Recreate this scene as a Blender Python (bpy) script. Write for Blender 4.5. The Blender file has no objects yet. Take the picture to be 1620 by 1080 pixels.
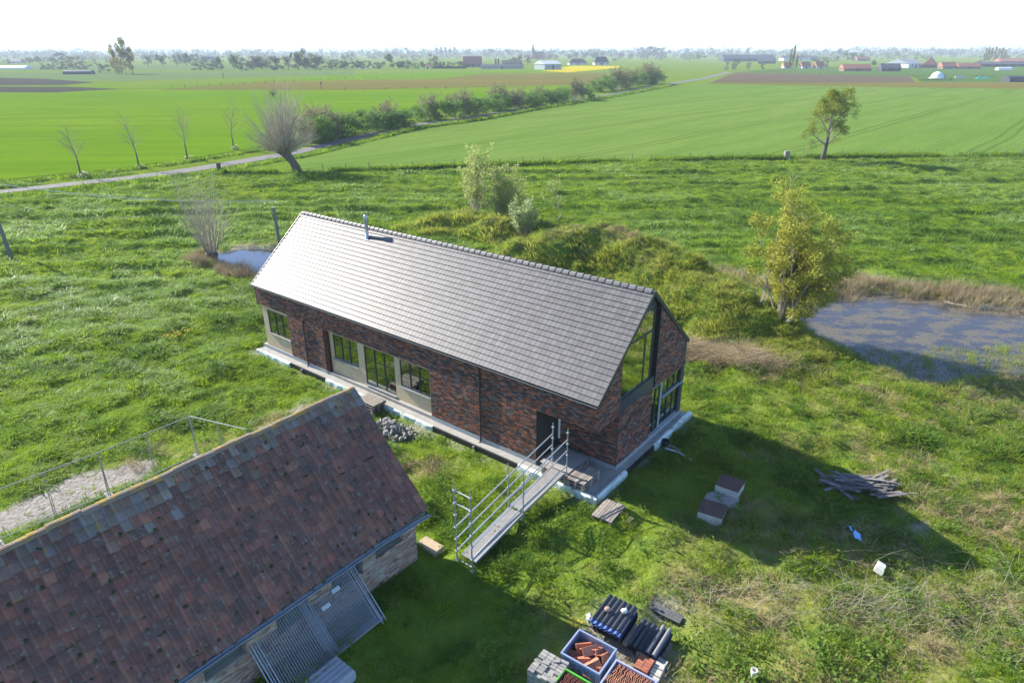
import bpy, math, random
import numpy as np
from mathutils import Vector, Matrix
SC = bpy.context.scene
COL = SC.collection
R = math.radians
PI = math.pi
rng = random.Random(7)

# ------------------------------------------------------------------ camera
CAM_H = 16.04
cd = bpy.data.cameras.new('camera'); cam = bpy.data.objects.new('camera', cd); COL.objects.link(cam)
cam.location = (0, 0, CAM_H)
cam.rotation_euler = (R(90) - 0.412, 0.002, 0)
cd.sensor_width = 36.0; cd.lens = 36.0 * 1049.6 / 1620.0
cd.clip_start = 0.5; cd.clip_end = 30000
SC.camera = cam
# ------------------------------------------------------------------ sky, sun, exposure
SUN_EL, SUN_AZ = R(30.5), R(146.0)           # azimuth from +X, counter-clockwise
w = bpy.data.worlds.new('World'); SC.world = w; w.use_nodes = True
nt = w.node_tree; nt.nodes.clear()
sky = nt.nodes.new('ShaderNodeTexSky'); sky.sky_type = 'NISHITA'; sky.sun_disc = False
sky.sun_elevation = SUN_EL; sky.sun_rotation = R(90) - SUN_AZ
sky.altitude = 6000; sky.air_density = 1.0; sky.dust_density = 0.0; sky.ozone_density = 2.4
bg = nt.nodes.new('ShaderNodeBackground'); bg.inputs['Strength'].default_value = 0.135
ow = nt.nodes.new('ShaderNodeOutputWorld')
nt.links.new(sky.outputs[0], bg.inputs[0]); nt.links.new(bg.outputs[0], ow.inputs[0])
sd = bpy.data.lights.new('sun', 'SUN'); sun = bpy.data.objects.new('sun', sd); COL.objects.link(sun)
sd.energy = 4.0; sd.angle = R(0.5); sd.color = (1.0, 0.93, 0.82)
sv = Vector((math.cos(SUN_AZ) * math.cos(SUN_EL), math.sin(SUN_AZ) * math.cos(SUN_EL), math.sin(SUN_EL)))
sun.rotation_euler = sv.to_track_quat('Z', 'Y').to_euler(); sun.location = (-60, 60, 60)
vs = SC.view_settings
vs.view_transform = 'Standard'; vs.look = 'None'; vs.gamma = 1; vs.use_curve_mapping = False
vs.exposure = 1.72
SC.cycles.max_bounces = 8; SC.cycles.diffuse_bounces = 4; SC.cycles.glossy_bounces = 3
SC.cycles.transmission_bounces = 4; SC.cycles.transparent_max_bounces = 8; SC.cycles.volume_bounces = 0

# ------------------------------------------------------------------ materials
def nn(t, kind, **kw):
    n = t.nodes.new(kind)
    for k, v in kw.items(): setattr(n, k, v)
    return n
def ramp_of(t, cols, const=False):
    r = nn(t, 'ShaderNodeValToRGB'); e = r.color_ramp.elements
    n = len(cols)
    for i, c in enumerate(cols):
        p = i / n if const else i / max(1, n - 1)
        if i < 2: el = e[i]; el.position = p
        else: el = e.new(p)
        el.color = (*c, 1)
    r.color_ramp.interpolation = 'CONSTANT' if const else 'LINEAR'
    return r
def mat(name, cols, c2=None, scale=6.0, amount=.5, rough=.8, spec=.3, metal=0.0, bump=0.0, bscale=None, coat=0.0,
        coat_rough=.3, vary=.0, stretch=None, detail=6, lo=.42, hi=.62, spots=None, translucent=0.0, const=False):
    """cols: one colour or a list picked per piece; c2: second colour mixed in by noise; vary: per piece brightness."""
    m = bpy.data.materials.new(name); m.use_nodes = True
    t = m.node_tree; b = t.nodes['Principled BSDF']; L = t.links
    geo = nn(t, 'ShaderNodeNewGeometry')
    pos = geo.outputs['Position']
    if stretch:
        mp = nn(t, 'ShaderNodeVectorMath', operation='MULTIPLY'); L.new(pos, mp.inputs[0]); mp.inputs[1].default_value = stretch; pos = mp.outputs[0]
    no = nn(t, 'ShaderNodeTexNoise'); no.inputs['Scale'].default_value = scale; no.inputs['Detail'].default_value = detail; no.inputs['Roughness'].default_value = .62
    L.new(pos, no.inputs['Vector'])
    if isinstance(cols[0], (int, float)): cols = [cols]
    at = nn(t, 'ShaderNodeAttribute', attribute_name='rnd'); oi = nn(t, 'ShaderNodeObjectInfo')
    ad = nn(t, 'ShaderNodeMath', operation='ADD'); L.new(at.outputs['Fac'], ad.inputs[0]); L.new(oi.outputs['Random'], ad.inputs[1])
    fr = nn(t, 'ShaderNodeMath', operation='FRACT'); L.new(ad.outputs[0], fr.inputs[0])
    if len(cols) > 1:
        r = ramp_of(t, cols, const); L.new(fr.outputs[0], r.inputs[0]); base = r.outputs[0]
    else:
        rg = nn(t, 'ShaderNodeRGB'); rg.outputs[0].default_value = (*cols[0], 1); base = rg.outputs[0]
    mr = nn(t, 'ShaderNodeMapRange'); mr.inputs[1].default_value = lo; mr.inputs[2].default_value = hi
    L.new(no.outputs['Fac'], mr.inputs[0])
    if c2 is not None:
        mx = nn(t, 'ShaderNodeMix', data_type='RGBA'); am = nn(t, 'ShaderNodeMath', operation='MULTIPLY'); am.inputs[1].default_value = amount
        L.new(mr.outputs[0], am.inputs[0]); L.new(am.outputs[0], mx.inputs[0]); L.new(base, mx.inputs[6]); mx.inputs[7].default_value = (*c2, 1)
        base = mx.outputs[2]
    if spots:
        sc_, th, colr, wd = spots
        n2 = nn(t, 'ShaderNodeTexNoise'); n2.inputs['Scale'].default_value = sc_; n2.inputs['Detail'].default_value = 5
        L.new(geo.outputs['Position'], n2.inputs['Vector'])
        m2 = nn(t, 'ShaderNodeMapRange'); m2.inputs[1].default_value = th; m2.inputs[2].default_value = th + wd
        L.new(n2.outputs['Fac'], m2.inputs[0])
        mx = nn(t, 'ShaderNodeMix', data_type='RGBA'); L.new(m2.outputs[0], mx.inputs[0]); L.new(base, mx.inputs[6]); mx.inputs[7].default_value = (*colr, 1)
        base = mx.outputs[2]
    if vary:
        f2 = nn(t, 'ShaderNodeMath', operation='MULTIPLY'); L.new(fr.outputs[0], f2.inputs[0]); f2.inputs[1].default_value = 7.31
        f3 = nn(t, 'ShaderNodeMath', operation='FRACT'); L.new(f2.outputs[0], f3.inputs[0])
        m3 = nn(t, 'ShaderNodeMapRange'); m3.inputs[3].default_value = 1 - vary; m3.inputs[4].default_value = 1 + vary; L.new(f3.outputs[0], m3.inputs[0])
        vm = nn(t, 'ShaderNodeVectorMath', operation='SCALE'); L.new(base, vm.inputs[0]); L.new(m3.outputs[0], vm.inputs['Scale']); base = vm.outputs[0]
    L.new(base, b.inputs['Base Color'])
    b.inputs['Roughness'].default_value = rough; b.inputs['Specular IOR Level'].default_value = spec; b.inputs['Metallic'].default_value = metal
    if coat: b.inputs['Coat Weight'].default_value = coat; b.inputs['Coat Roughness'].default_value = coat_rough
    if bump:
        bn = nn(t, 'ShaderNodeTexNoise'); bn.inputs['Scale'].default_value = bscale or scale * 4; bn.inputs['Detail'].default_value = 4
        L.new(pos, bn.inputs['Vector'])
        bp = nn(t, 'ShaderNodeBump'); bp.inputs['Strength'].default_value = bump; bp.inputs['Distance'].default_value = .05
        L.new(bn.outputs['Fac'], bp.inputs['Height']); L.new(bp.outputs[0], b.inputs['Normal'])
    if translucent:
        tr = nn(t, 'ShaderNodeBsdfTranslucent'); L.new(base, tr.inputs[0])
        mix = nn(t, 'ShaderNodeMixShader'); mix.inputs[0].default_value = translucent
        L.new(b.outputs[0], mix.inputs[1]); L.new(tr.outputs[0], mix.inputs[2]); L.new(mix.outputs[0], t.nodes['Material Output'].inputs[0])
    return m
def glass_mat(name, fac=.45, tint=(.55, .62, .58)):
    m = bpy.data.materials.new(name); m.use_nodes = True; t = m.node_tree; t.nodes.remove(t.nodes['Principled BSDF']); L = t.links
    tr = nn(t, 'ShaderNodeBsdfTransparent'); tr.inputs[0].default_value = (*tint, 1)
    gl = nn(t, 'ShaderNodeBsdfGlossy'); gl.inputs['Roughness'].default_value = .01; gl.inputs[0].default_value = (.86, .92, .88, 1)
    lw = nn(t, 'ShaderNodeLayerWeight'); lw.inputs[0].default_value = .3
    mr = nn(t, 'ShaderNodeMapRange'); mr.inputs[3].default_value = fac; mr.inputs[4].default_value = 1
    L.new(lw.outputs['Fresnel'], mr.inputs[0])
    mx = nn(t, 'ShaderNodeMixShader'); L.new(mr.outputs[0], mx.inputs[0]); L.new(tr.outputs[0], mx.inputs[1]); L.new(gl.outputs[0], mx.inputs[2])
    L.new(mx.outputs[0], t.nodes['Material Output'].inputs[0])
    return m
def leaf_mat(name, c1, c2, c3=None, transl=.45, scale=.25, rough=.6, spec=.25):
    """foliage: per clump random mix of c1..c3 with a slow drift over the ground, part of the light passing through"""
    m = bpy.data.materials.new(name); m.use_nodes = True; t = m.node_tree; b = t.nodes['Principled BSDF']; L = t.links
    geo = nn(t, 'ShaderNodeNewGeometry'); no = nn(t, 'ShaderNodeTexNoise'); no.inputs['Scale'].default_value = scale; no.inputs['Detail'].default_value = 4
    L.new(geo.outputs['Position'], no.inputs['Vector'])
    at = nn(t, 'ShaderNodeAttribute', attribute_name='rnd'); oi = nn(t, 'ShaderNodeObjectInfo')
    ad = nn(t, 'ShaderNodeMath', operation='ADD'); L.new(at.outputs['Fac'], ad.inputs[0]); L.new(oi.outputs['Random'], ad.inputs[1])
    fr = nn(t, 'ShaderNodeMath', operation='FRACT'); L.new(ad.outputs[0], fr.inputs[0])
    mr = nn(t, 'ShaderNodeMapRange'); mr.inputs[1].default_value = .32; mr.inputs[2].default_value = .68; L.new(no.outputs['Fac'], mr.inputs[0])
    av = nn(t, 'ShaderNodeMath', operation='MULTIPLY_ADD'); L.new(fr.outputs[0], av.inputs[0]); av.inputs[1].default_value = .45
    hv_ = nn(t, 'ShaderNodeMath', operation='MULTIPLY'); L.new(mr.outputs[0], hv_.inputs[0]); hv_.inputs[1].default_value = .55; L.new(hv_.outputs[0], av.inputs[2])
    r = ramp_of(t, [c1, c2] + ([c3] if c3 else [])); L.new(av.outputs[0], r.inputs[0])
    L.new(r.outputs[0], b.inputs['Base Color']); b.inputs['Roughness'].default_value = rough; b.inputs['Specular IOR Level'].default_value = spec
    tr = nn(t, 'ShaderNodeBsdfTranslucent'); L.new(r.outputs[0], tr.inputs[0])
    mix = nn(t, 'ShaderNodeMixShader'); mix.inputs[0].default_value = transl
    L.new(b.outputs[0], mix.inputs[1]); L.new(tr.outputs[0], mix.inputs[2]); L.new(mix.outputs[0], t.nodes['Material Output'].inputs[0])
    return m

# ------------------------------------------------------------------ mesh helpers
class MB:
    def __init__(s): s.v = []; s.f = []; s.m = []; s.r = []
    def add(s, v, f, mi=0, rnd=0.0):
        o = len(s.v); s.v.extend(v)
        for q in f: s.f.append(tuple(i + o for i in q)); s.m.append(mi); s.r.append(rnd)
        return s
    def box(s, x0, x1, y0, y1, z0, z1, mi=0, rnd=0.0):
        v = [(x0,y0,z0),(x1,y0,z0),(x1,y1,z0),(x0,y1,z0),(x0,y0,z1),(x1,y0,z1),(x1,y1,z1),(x0,y1,z1)]
        return s.add(v, [(0,3,2,1),(4,5,6,7),(0,1,5,4),(1,2,6,5),(2,3,7,6),(3,0,4,7)], mi, rnd)
    def bev(s, x0, x1, y0, y1, z0, z1, b, mi=0, rnd=0.0):
        """box with a bevelled top edge"""
        v = [(x0,y0,z0),(x1,y0,z0),(x1,y1,z0),(x0,y1,z0),(x0,y0,z1-b),(x1,y0,z1-b),(x1,y1,z1-b),(x0,y1,z1-b),
             (x0+b,y0+b,z1),(x1-b,y0+b,z1),(x1-b,y1-b,z1),(x0+b,y1-b,z1)]
        f = [(0,3,2,1),(0,1,5,4),(1,2,6,5),(2,3,7,6),(3,0,4,7),(4,5,9,8),(5,6,10,9),(6,7,11,10),(7,4,8,11),(8,9,10,11)]
        return s.add(v, f, mi, rnd)
    def obox(s, c, ax, half, mi=0, rnd=0.0):
        c = Vector(c); a = [Vector(q).normalized() * h for q, h in zip(ax, half)]
        v = [tuple(c + a[0]*i + a[1]*j + a[2]*k) for k in (-1,1) for j in (-1,1) for i in (-1,1)]
        return s.add(v, [(0,2,3,1),(4,5,7,6),(0,1,5,4),(1,3,7,5),(3,2,6,7),(2,0,4,6)], mi, rnd)
    def bar(s, p, q, wd, th, up=(0,0,1), mi=0, rnd=0.0):
        p = Vector(p); q = Vector(q); d = q - p; L = d.length; d.normalize(); u = Vector(up); sd_ = d.cross(u)
        if sd_.length < 1e-5: sd_ = d.cross(Vector((1,0,0)))
        sd_.normalize(); u = sd_.cross(d)
        return s.obox((p+q)/2, (d, sd_, u), (L/2, wd/2, th/2), mi, rnd)
    def tube(s, p, q, r0, r1=None, n=6, cap=True, mi=0, rnd=0.0):
        r1 = r0 if r1 is None else r1
        p = Vector(p); q = Vector(q); d = (q - p).normalized(); a = d.orthogonal().normalized(); b = d.cross(a)
        v = []
        for c, r in ((p, r0), (q, r1)):
            for i in range(n):
                t = 2*PI*i/n; v.append(tuple(c + (a*math.cos(t) + b*math.sin(t))*r))
        f = [(i, (i+1) % n, n + (i+1) % n, n + i) for i in range(n)]
        if cap: f += [tuple(range(n-1, -1, -1)), tuple(range(n, 2*n))]
        return s.add(v, f, mi, rnd)
    def path(s, pts, rad, n=5, mi=0, rnd=0.0):
        pts = [Vector(p) for p in pts]; v = []; m = len(pts)
        if not hasattr(rad, '__len__'): rad = [rad]*m
        a = None
        for k in range(m):
            d = (pts[min(k+1, m-1)] - pts[max(k-1, 0)]).normalized()
            if a is None: a = d.orthogonal().normalized()
            a = (a - d*a.dot(d)).normalized(); b = d.cross(a)
            for i in range(n):
                t = 2*PI*i/n; v.append(tuple(pts[k] + (a*math.cos(t) + b*math.sin(t))*rad[k]))
        f = [(k*n+i, k*n+(i+1) % n, (k+1)*n+(i+1) % n, (k+1)*n+i) for k in range(m-1) for i in range(n)]
        f += [tuple(range(n-1, -1, -1)), tuple(range((m-1)*n, m*n))]
        return s.add(v, f, mi, rnd)
    def lathe(s, prof, c=(0,0,0), n=16, mi=0, rnd=0.0):
        v = []; m = len(prof)
        for r, z in prof:
            for i in range(n): v.append((c[0]+r*math.cos(2*PI*i/n), c[1]+r*math.sin(2*PI*i/n), c[2]+z))
        f = [(k*n+i, k*n+(i+1) % n, (k+1)*n+(i+1) % n, (k+1)*n+i) for k in range(m-1) for i in range(n)]
        f += [tuple(range((m-1)*n, m*n))]
        return s.add(v, f, mi, rnd)
    def mesh(s, name, mats, smooth=False):
        me = bpy.data.meshes.new(name); me.from_pydata(s.v, [], s.f)
        for m in (mats if isinstance(mats, (list, tuple)) else [mats]): me.materials.append(m)
        me.polygons.foreach_set('material_index', s.m)
        a = me.attributes.new('rnd', 'FLOAT', 'FACE'); a.data.foreach_set('value', s.r)
        if smooth: me.polygons.foreach_set('use_smooth', [True]*len(s.f))
        me.update(); return me
    def build(s, name, mats, parent=None, smooth=False, loc=None, kind=None):
        return place(s.mesh(name, mats, smooth), name, parent, loc, kind)
def place(me, name, parent=None, loc=None, kind=None, rot=None, scale=None):
    o = bpy.data.objects.new(name, me); COL.objects.link(o)
    if parent is not None: o.parent = parent
    if loc is not None: o.location = loc
    if rot is not None: o.rotation_euler = rot
    if scale is not None: o.scale = scale
    if kind: o['kind'] = kind
    return o
def tag(o, label, cat, group=None):
    o['label'] = label; o['category'] = cat
    if group: o['group'] = group
    return o
def thing(name, label, cat, loc=(0,0,0), rz=0.0, group=None):
    o = bpy.data.objects.new(name, None); COL.objects.link(o); o.empty_display_size = .2
    o.location = loc; o.rotation_euler = (0, 0, rz)
    return tag(o, label, cat, group)
def dup(root, loc=None, rz=None, label=None, group=None, rot=None, scale=None):
    r = root.copy(); COL.objects.link(r)
    if loc is not None: r.location = loc
    if rz is not None: r.rotation_euler = (0, 0, rz)
    if rot is not None: r.rotation_euler = rot
    if scale is not None: r.scale = scale
    if label: r['label'] = label
    if group: r['group'] = group
    for ch in list(root.children):
        c = ch.copy(); COL.objects.link(c); c.parent = r
        for gch in list(ch.children):
            d = gch.copy(); COL.objects.link(d); d.parent = c
    return r
ORD = ['first','second','third','fourth','fifth','sixth','seventh','eighth','ninth','tenth','eleventh','twelfth','thirteenth','fourteenth','fifteenth','sixteenth','seventeenth','eighteenth','nineteenth','twentieth']
def ordinal(i): return ORD[i] if i < 20 else 'twenty-' + ORD[i-20] if i < 29 else 'far'

# ------------------------------------------------------------------ numpy terrain
def vn(x, y, s, seed):
    """value noise 0..1 at feature size s"""
    x = np.asarray(x, float)/s + seed*17.3; y = np.asarray(y, float)/s - seed*9.1
    xi = np.floor(x).astype(np.int64); yi = np.floor(y).astype(np.int64); fx = x-xi; fy = y-yi
    def hsh(a, b):
        n = (a*374761393 + b*668265263 + seed*974711) & 0xffffffff
        n = ((n ^ (n >> 13)) * 1274126177) & 0xffffffff
        return ((n ^ (n >> 16)) & 0xffff) / 65535.0
    sx = fx*fx*(3-2*fx); sy = fy*fy*(3-2*fy)
    a = hsh(xi, yi); b = hsh(xi+1, yi); c = hsh(xi, yi+1); d = hsh(xi+1, yi+1)
    return (a*(1-sx)+b*sx)*(1-sy) + (c*(1-sx)+d*sx)*sy
def inpoly(x, y, P):
    x = np.asarray(x, float); y = np.asarray(y, float); r = np.zeros(x.shape, bool); n = len(P)
    for i in range(n):
        x0, y0 = P[i]; x1, y1 = P[(i+1) % n]
        if y0 == y1: continue
        c = ((y0 > y) != (y1 > y)) & (x < (x1-x0)*(y-y0)/(y1-y0) + x0); r ^= c
    return r
def pdist(x, y, P, closed=True):
    d = np.full(np.shape(x), 1e9); n = len(P)
    for i in range(n if closed else n-1):
        x0, y0 = P[i]; x1, y1 = P[(i+1) % n]; dx, dy = x1-x0, y1-y0; l2 = dx*dx+dy*dy + 1e-9
        t = np.clip(((x-x0)*dx + (y-y0)*dy)/l2, 0, 1); d = np.minimum(d, np.hypot(x-x0-t*dx, y-y0-t*dy))
    return d
def sdf(x, y, P):
    d = pdist(x, y, P); return np.where(inpoly(x, y, P), -d, d)
HA = -.668; HU = (math.cos(HA), math.sin(HA)); HV = (-math.sin(HA), math.cos(HA)); H0 = (-14.57, 35.502)
BA = .898; BU = (math.cos(BA), math.sin(BA)); BV = (-math.sin(BA), math.cos(BA)); B0 = (-3.283, 17.99)
def hw(u, v): return (H0[0]+HU[0]*u+HV[0]*v, H0[1]+HU[1]*u+HV[1]*v)
def bw(u, v): return (B0[0]+BU[0]*u+BV[0]*v, B0[1]+BU[1]*u+BV[1]*v)
HOUSE = [hw(-.3, -.45), hw(23.0, -.45), hw(23.0, 8.1), hw(-.3, 8.1)]
BARN = [bw(-28, .0), bw(0, .0), bw(0, 5.8), bw(-28, 5.8)]
POND = [(18.6,44.3),(22.1,45.0),(26.2,45.8),(28.9,44.8),(31.5,43.2),(35,42.2),(42,42),(48,40),(48,32.6),(40,31.9),(34.6,32.2),(28.7,32.3),(25.2,32.0),(21.7,31.9),(20.4,33.6),(19.3,36.2),(18.4,38.9)]
MOAT = [(-26.4,54.0),(-26.4,56.2),(-24.2,58.4),(-21.0,57.8),(-18.0,57.0),(-17.0,52.5),(-18.6,49.0),(-20.6,50.0),(-23.0,52.6)]
PATH = [(-22.0,17.2),(-19.6,20.9),(-18.4,22.7),(-16.9,23.7),(-15.2,24.2),(-14.9,23.0),(-16.2,21.7),(-18.6,19.2),(-20.5,16.5)]
ROADN = [(-95,52),(-74,72.5),(-63.5,82.8),(-58.4,87.1),(-52.7,91.8),(-46.9,98.1),(-42.5,105.9),(-36.7,116.5),(-31.1,135),(-23.3,158.7),(-9.9,179),(7.7,216.8),(36.1,270),(75.9,356.2),(122.8,448),(179.8,583)]
ROADF = [(-97,54),(-76,74.5),(-65,84.8),(-60.1,89.8),(-54.3,94.8),(-48.7,102.2),(-44.2,110.6),(-38.6,121.5),(-34,139),(-25.8,164.5),(-12.4,186),(5.2,222),(33.5,276),(73.5,363),(120.5,455),(177,592)]
ROAD = ROADN + ROADF[::-1]
FENCE = [(-42.5,97.6),(-30.7,97.8),(-17.8,100.2),(-8.7,102.7),(4.9,105.3),(18.9,107.4),(34.8,110.2),(50.5,111.2),(66.9,112.5),(84.2,113),(104,114)]
LEFTP = ROADF + [(-4000,592),(-4000,54)]
M1 = [(-.2,50.6,1.2),(1.4,50.6,2.9),(3.5,50.7,3.7),(7.0,50.9,3.9),(10.3,47.7,3.5),(12.5,43.4,2.4),(14.4,38.5,1.6),(16.0,35.9,0.6)]
M2 = [(-9.2,63.7,.6),(-7.4,63.5,1.2),(-4.6,64.3,1.9),(-1.2,61.7,1.7),(2.3,59.6,1.2),(4.5,61.5,.4)]
def ridge(x, y, P, sg):
    hmax = np.zeros(np.shape(x))
    for (x0, y0, h0), (x1, y1, h1) in zip(P[:-1], P[1:]):
        dx, dy = x1-x0, y1-y0; t = np.clip(((x-x0)*dx + (y-y0)*dy)/(dx*dx+dy*dy), 0, 1)
        d = np.hypot(x-x0-t*dx, y-y0-t*dy); hmax = np.maximum(hmax, (h0+(h1-h0)*t)*np.exp(-(d/sg)**2))
    return hmax
def near_mask(x, y):
    return (np.abs(x) < 130) & (y < 140)
def mound(x, y): return np.maximum(ridge(x, y, M1, 3.3), ridge(x, y, M2, 3.0))
def height(x, y):
    x = np.asarray(x, float); y = np.asarray(y, float)
    z = np.zeros(x.shape); k = near_mask(x, y)
    if not k.any(): return z
    X, Y = x[k], y[k]
    fy = np.interp(X, [p[0] for p in FENCE], [p[1] for p in FENCE])
    past = np.clip((sdf(X, Y, ROAD)-.3)/2, 0, 1)*np.clip((fy-Y)/3, 0, 1)
    past *= 1-inpoly(X, Y, LEFTP)*np.clip((pdist(X, Y, ROADF, False)-6)/2, 0, 1)
    bump = (.30*(vn(X, Y, 6.5, 1)-.5) + .30*(vn(X, Y*1.4, 2.1, 2)-.5))*(1-.6*np.clip((Y-40)/15, 0, 1)) + .30*(vn(X, Y*1.3, .95, 3)-.5) + .13*(vn(X, Y*1.2, .5, 6)-.5) + np.clip((Y-42)/14, 0, 1)*.80*(vn(X*.10+Y*.05, Y-X*.05, 1.25, 4)-.5)
    keep = np.clip(pdist(X, Y, HOUSE)*.7, 0, 1)*np.where(inpoly(X, Y, HOUSE), 0, 1)
    keep *= np.clip(pdist(X, Y, BARN)*1.2, .15, 1)*np.where(inpoly(X, Y, BARN), 0, 1)
    keep *= np.clip(sdf(X, Y, PATH)+.4, .15, 1)
    mo = mound(X, Y)
    zz = bump*past*keep*(1+.8*np.clip(mo, 0, 1)) + mo*np.clip(pdist(X, Y, HOUSE)*.4, 0, 1)*np.where(inpoly(X, Y, HOUSE), 0, 1)
    zz += .35*np.exp(-(((X-12.5)/5.5)**2 + ((Y-12.2)/3.4)**2))
    for P, dep in ((POND, .75), (MOAT, .6)):
        d = sdf(X, Y, P) + (vn(X, Y, 2.4, 15)-.5)*1.5 + (vn(X, Y, .9, 16)-.5)*.7; tt = np.clip((.9-d)/2.0, 0, 1); tt = tt*tt*(3-2*tt)
        zz = zz*(1-tt) - dep*tt
    fl = pdist(X, Y, ROADN, False); zz -= .45*np.exp(-((fl-2.2)/1.0)**2)*(Y < 200)*np.where(inpoly(X, Y, ROAD), 0, 1)
    fl = pdist(X, Y, ROADF, False); zz -= .4*np.exp(-((fl-7.0)/1.2)**2)*np.where(inpoly(X, Y, ROAD), 0, 1)*(X < -42)
    z[k] = zz
    return z
def hz(x, y): return float(height(np.array([x]), np.array([y]))[0])
# ------------------------------------------------------------------ ground sheet
def graded(lo, hi, step, far, n):
    mid = np.arange(lo, hi+step*.5, step); t = np.linspace(0, 1, n+1)[1:]
    up = hi + step*4*t*n/8 + (far-hi-step*n/2)*t**3.2
    return mid, up
def make_ground():
    xm, xu = graded(-75, 75, .28, 12000, 26); xs = np.concatenate([-xu[::-1], xm, xu])
    ym, yu = graded(4, 118, .28, 14000, 34); ys = np.concatenate([[-400, -80, -20, -5], ym, yu])
    X, Y = np.meshgrid(xs, ys); Z = height(X.ravel(), Y.ravel()); nx, ny = len(xs), len(ys)
    co = np.stack([X.ravel(), Y.ravel(), Z], 1)
    i = np.arange((nx-1)*(ny-1)); r = i//(nx-1); c = i % (nx-1); a = r*nx+c
    F = np.stack([a, a+1, a+nx+1, a+nx], 1)
    me = bpy.data.meshes.new('ground'); me.vertices.add(len(co)); me.vertices.foreach_set('co', co.ravel())
    me.loops.add(F.size); me.loops.foreach_set('vertex_index', F.ravel().astype(np.int32))
    me.polygons.add(len(F)); me.polygons.foreach_set('loop_start', np.arange(0, F.size, 4, dtype=np.int32)); me.update(calc_edges=True)
    me.polygons.foreach_set('use_smooth', np.ones(len(F), bool))
    x, y = co[:, 0], co[:, 1]
    a = me.attributes.new('straw', 'FLOAT', 'POINT'); a.data.foreach_set('value', straw_zone(x, y).astype(np.float32))
    a = me.attributes.new('dirt', 'FLOAT', 'POINT'); a.data.foreach_set('value', dirt_zone(x, y).astype(np.float32))
    return me
def straw_zone(x, y):
    """where last year's dry grass shows: the rough ground right of the house, the mounds, patches by the ramp and the fence"""
    s = np.zeros(np.shape(x)); k = (np.abs(x) < 80) & (y < 110); X, Y = x[k], y[k]
    t = np.zeros(X.shape)
    for cx, cy, rx, ry, a in ((9,16.2,5.5,1.6,.8),(14.5,15.5,6,3,.8),(18,20.5,4.5,4.5,.65),(22,28.5,7,3.5,.65),(14.2,31.4,2.5,1.2,.9),(11.5,34.5,3.5,1.5,.95),(13,24.8,2.5,1.2,.5),
                              (-3.6,23.5,1.1,.8,.9),(-10.6,27.6,2.2,1.6,.75),(-13.8,25.5,2.2,1.2,.6),(-15.6,23.4,1.6,.8,.6),(27,31.5,5,2,.7),(9,13.2,6,2,.45),(3.2,14.0,2.2,1.4,.5),(9.6,19.3,3.2,2.2,.72),(12.4,18.4,3,1.4,.75),(7.2,17.9,2,1.2,.6),(17.5,24.5,3,2.5,.5),(20,18,3,2,.7),(15,12,6,3,.4),(1.0,21.6,1.2,1.2,.4)):
        d = ((X-cx)/rx)**2 + ((Y-cy)/ry)**2; t = np.maximum(t, a*np.exp(-d*1.1))
    t = np.maximum(t, .26*np.clip(mound(X, Y)-.3, 0, 1.2))
    t = np.maximum(t, .8*np.clip((mound(X, Y)-2.7)/.8, 0, 1))
    d = sdf(X, Y, POND); t = np.maximum(t, .95*np.exp(-((d-1.2)/1.4)**2)*(Y > 38)); t = np.maximum(t, .5*np.exp(-((d-1)/1.6)**2))
    d = sdf(X, Y, MOAT); t = np.maximum(t, .9*np.exp(-((d-.8)/.9)**2))
    t *= .72; n = vn(X, Y, 1.6, 31)*.6 + vn(X, Y, .6, 32)*.4
    s[k] = np.clip((t*1.35 + (n-.5)*1.3*(t > .04)) , 0, 1); return s
def dirt_zone(x, y):
    s = np.zeros(np.shape(x)); k = (np.abs(x) < 80) & (y < 110); X, Y = x[k], y[k]
    n = vn(X, Y, .7, 41)-.5
    d = sdf(X, Y, PATH) + n*.4; t = np.clip(.5-d*2.6, 0, 1)
    hd = pdist(X, Y, HOUSE); t = np.maximum(t, np.clip(.55-hd*1.2+n*.8, 0, .9)*np.where(inpoly(X, Y, HOUSE), 0, 1))
    for cx, cy, r in ((-10.4,28.4,.9),(-11.2,26.7,.7),(-5.3,26.4,1.1),(2.9,14.2,1.5),(3.6,13.2,1.2),(1.2,12.9,1.0),(4.72,15.62,.7),(14.6,19.2,.6),(9.3,16.8,.5)):
        t = np.maximum(t, np.clip(1.1-np.hypot(X-cx, Y-cy)/r+n, 0, .8))
    d = sdf(X, Y, POND); t = np.maximum(t, np.clip(.6-d*.9+n, 0, 1)); d = sdf(X, Y, MOAT); t = np.maximum(t, np.clip(.5-d+n, 0, 1))
    s[k] = t; return s
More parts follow.
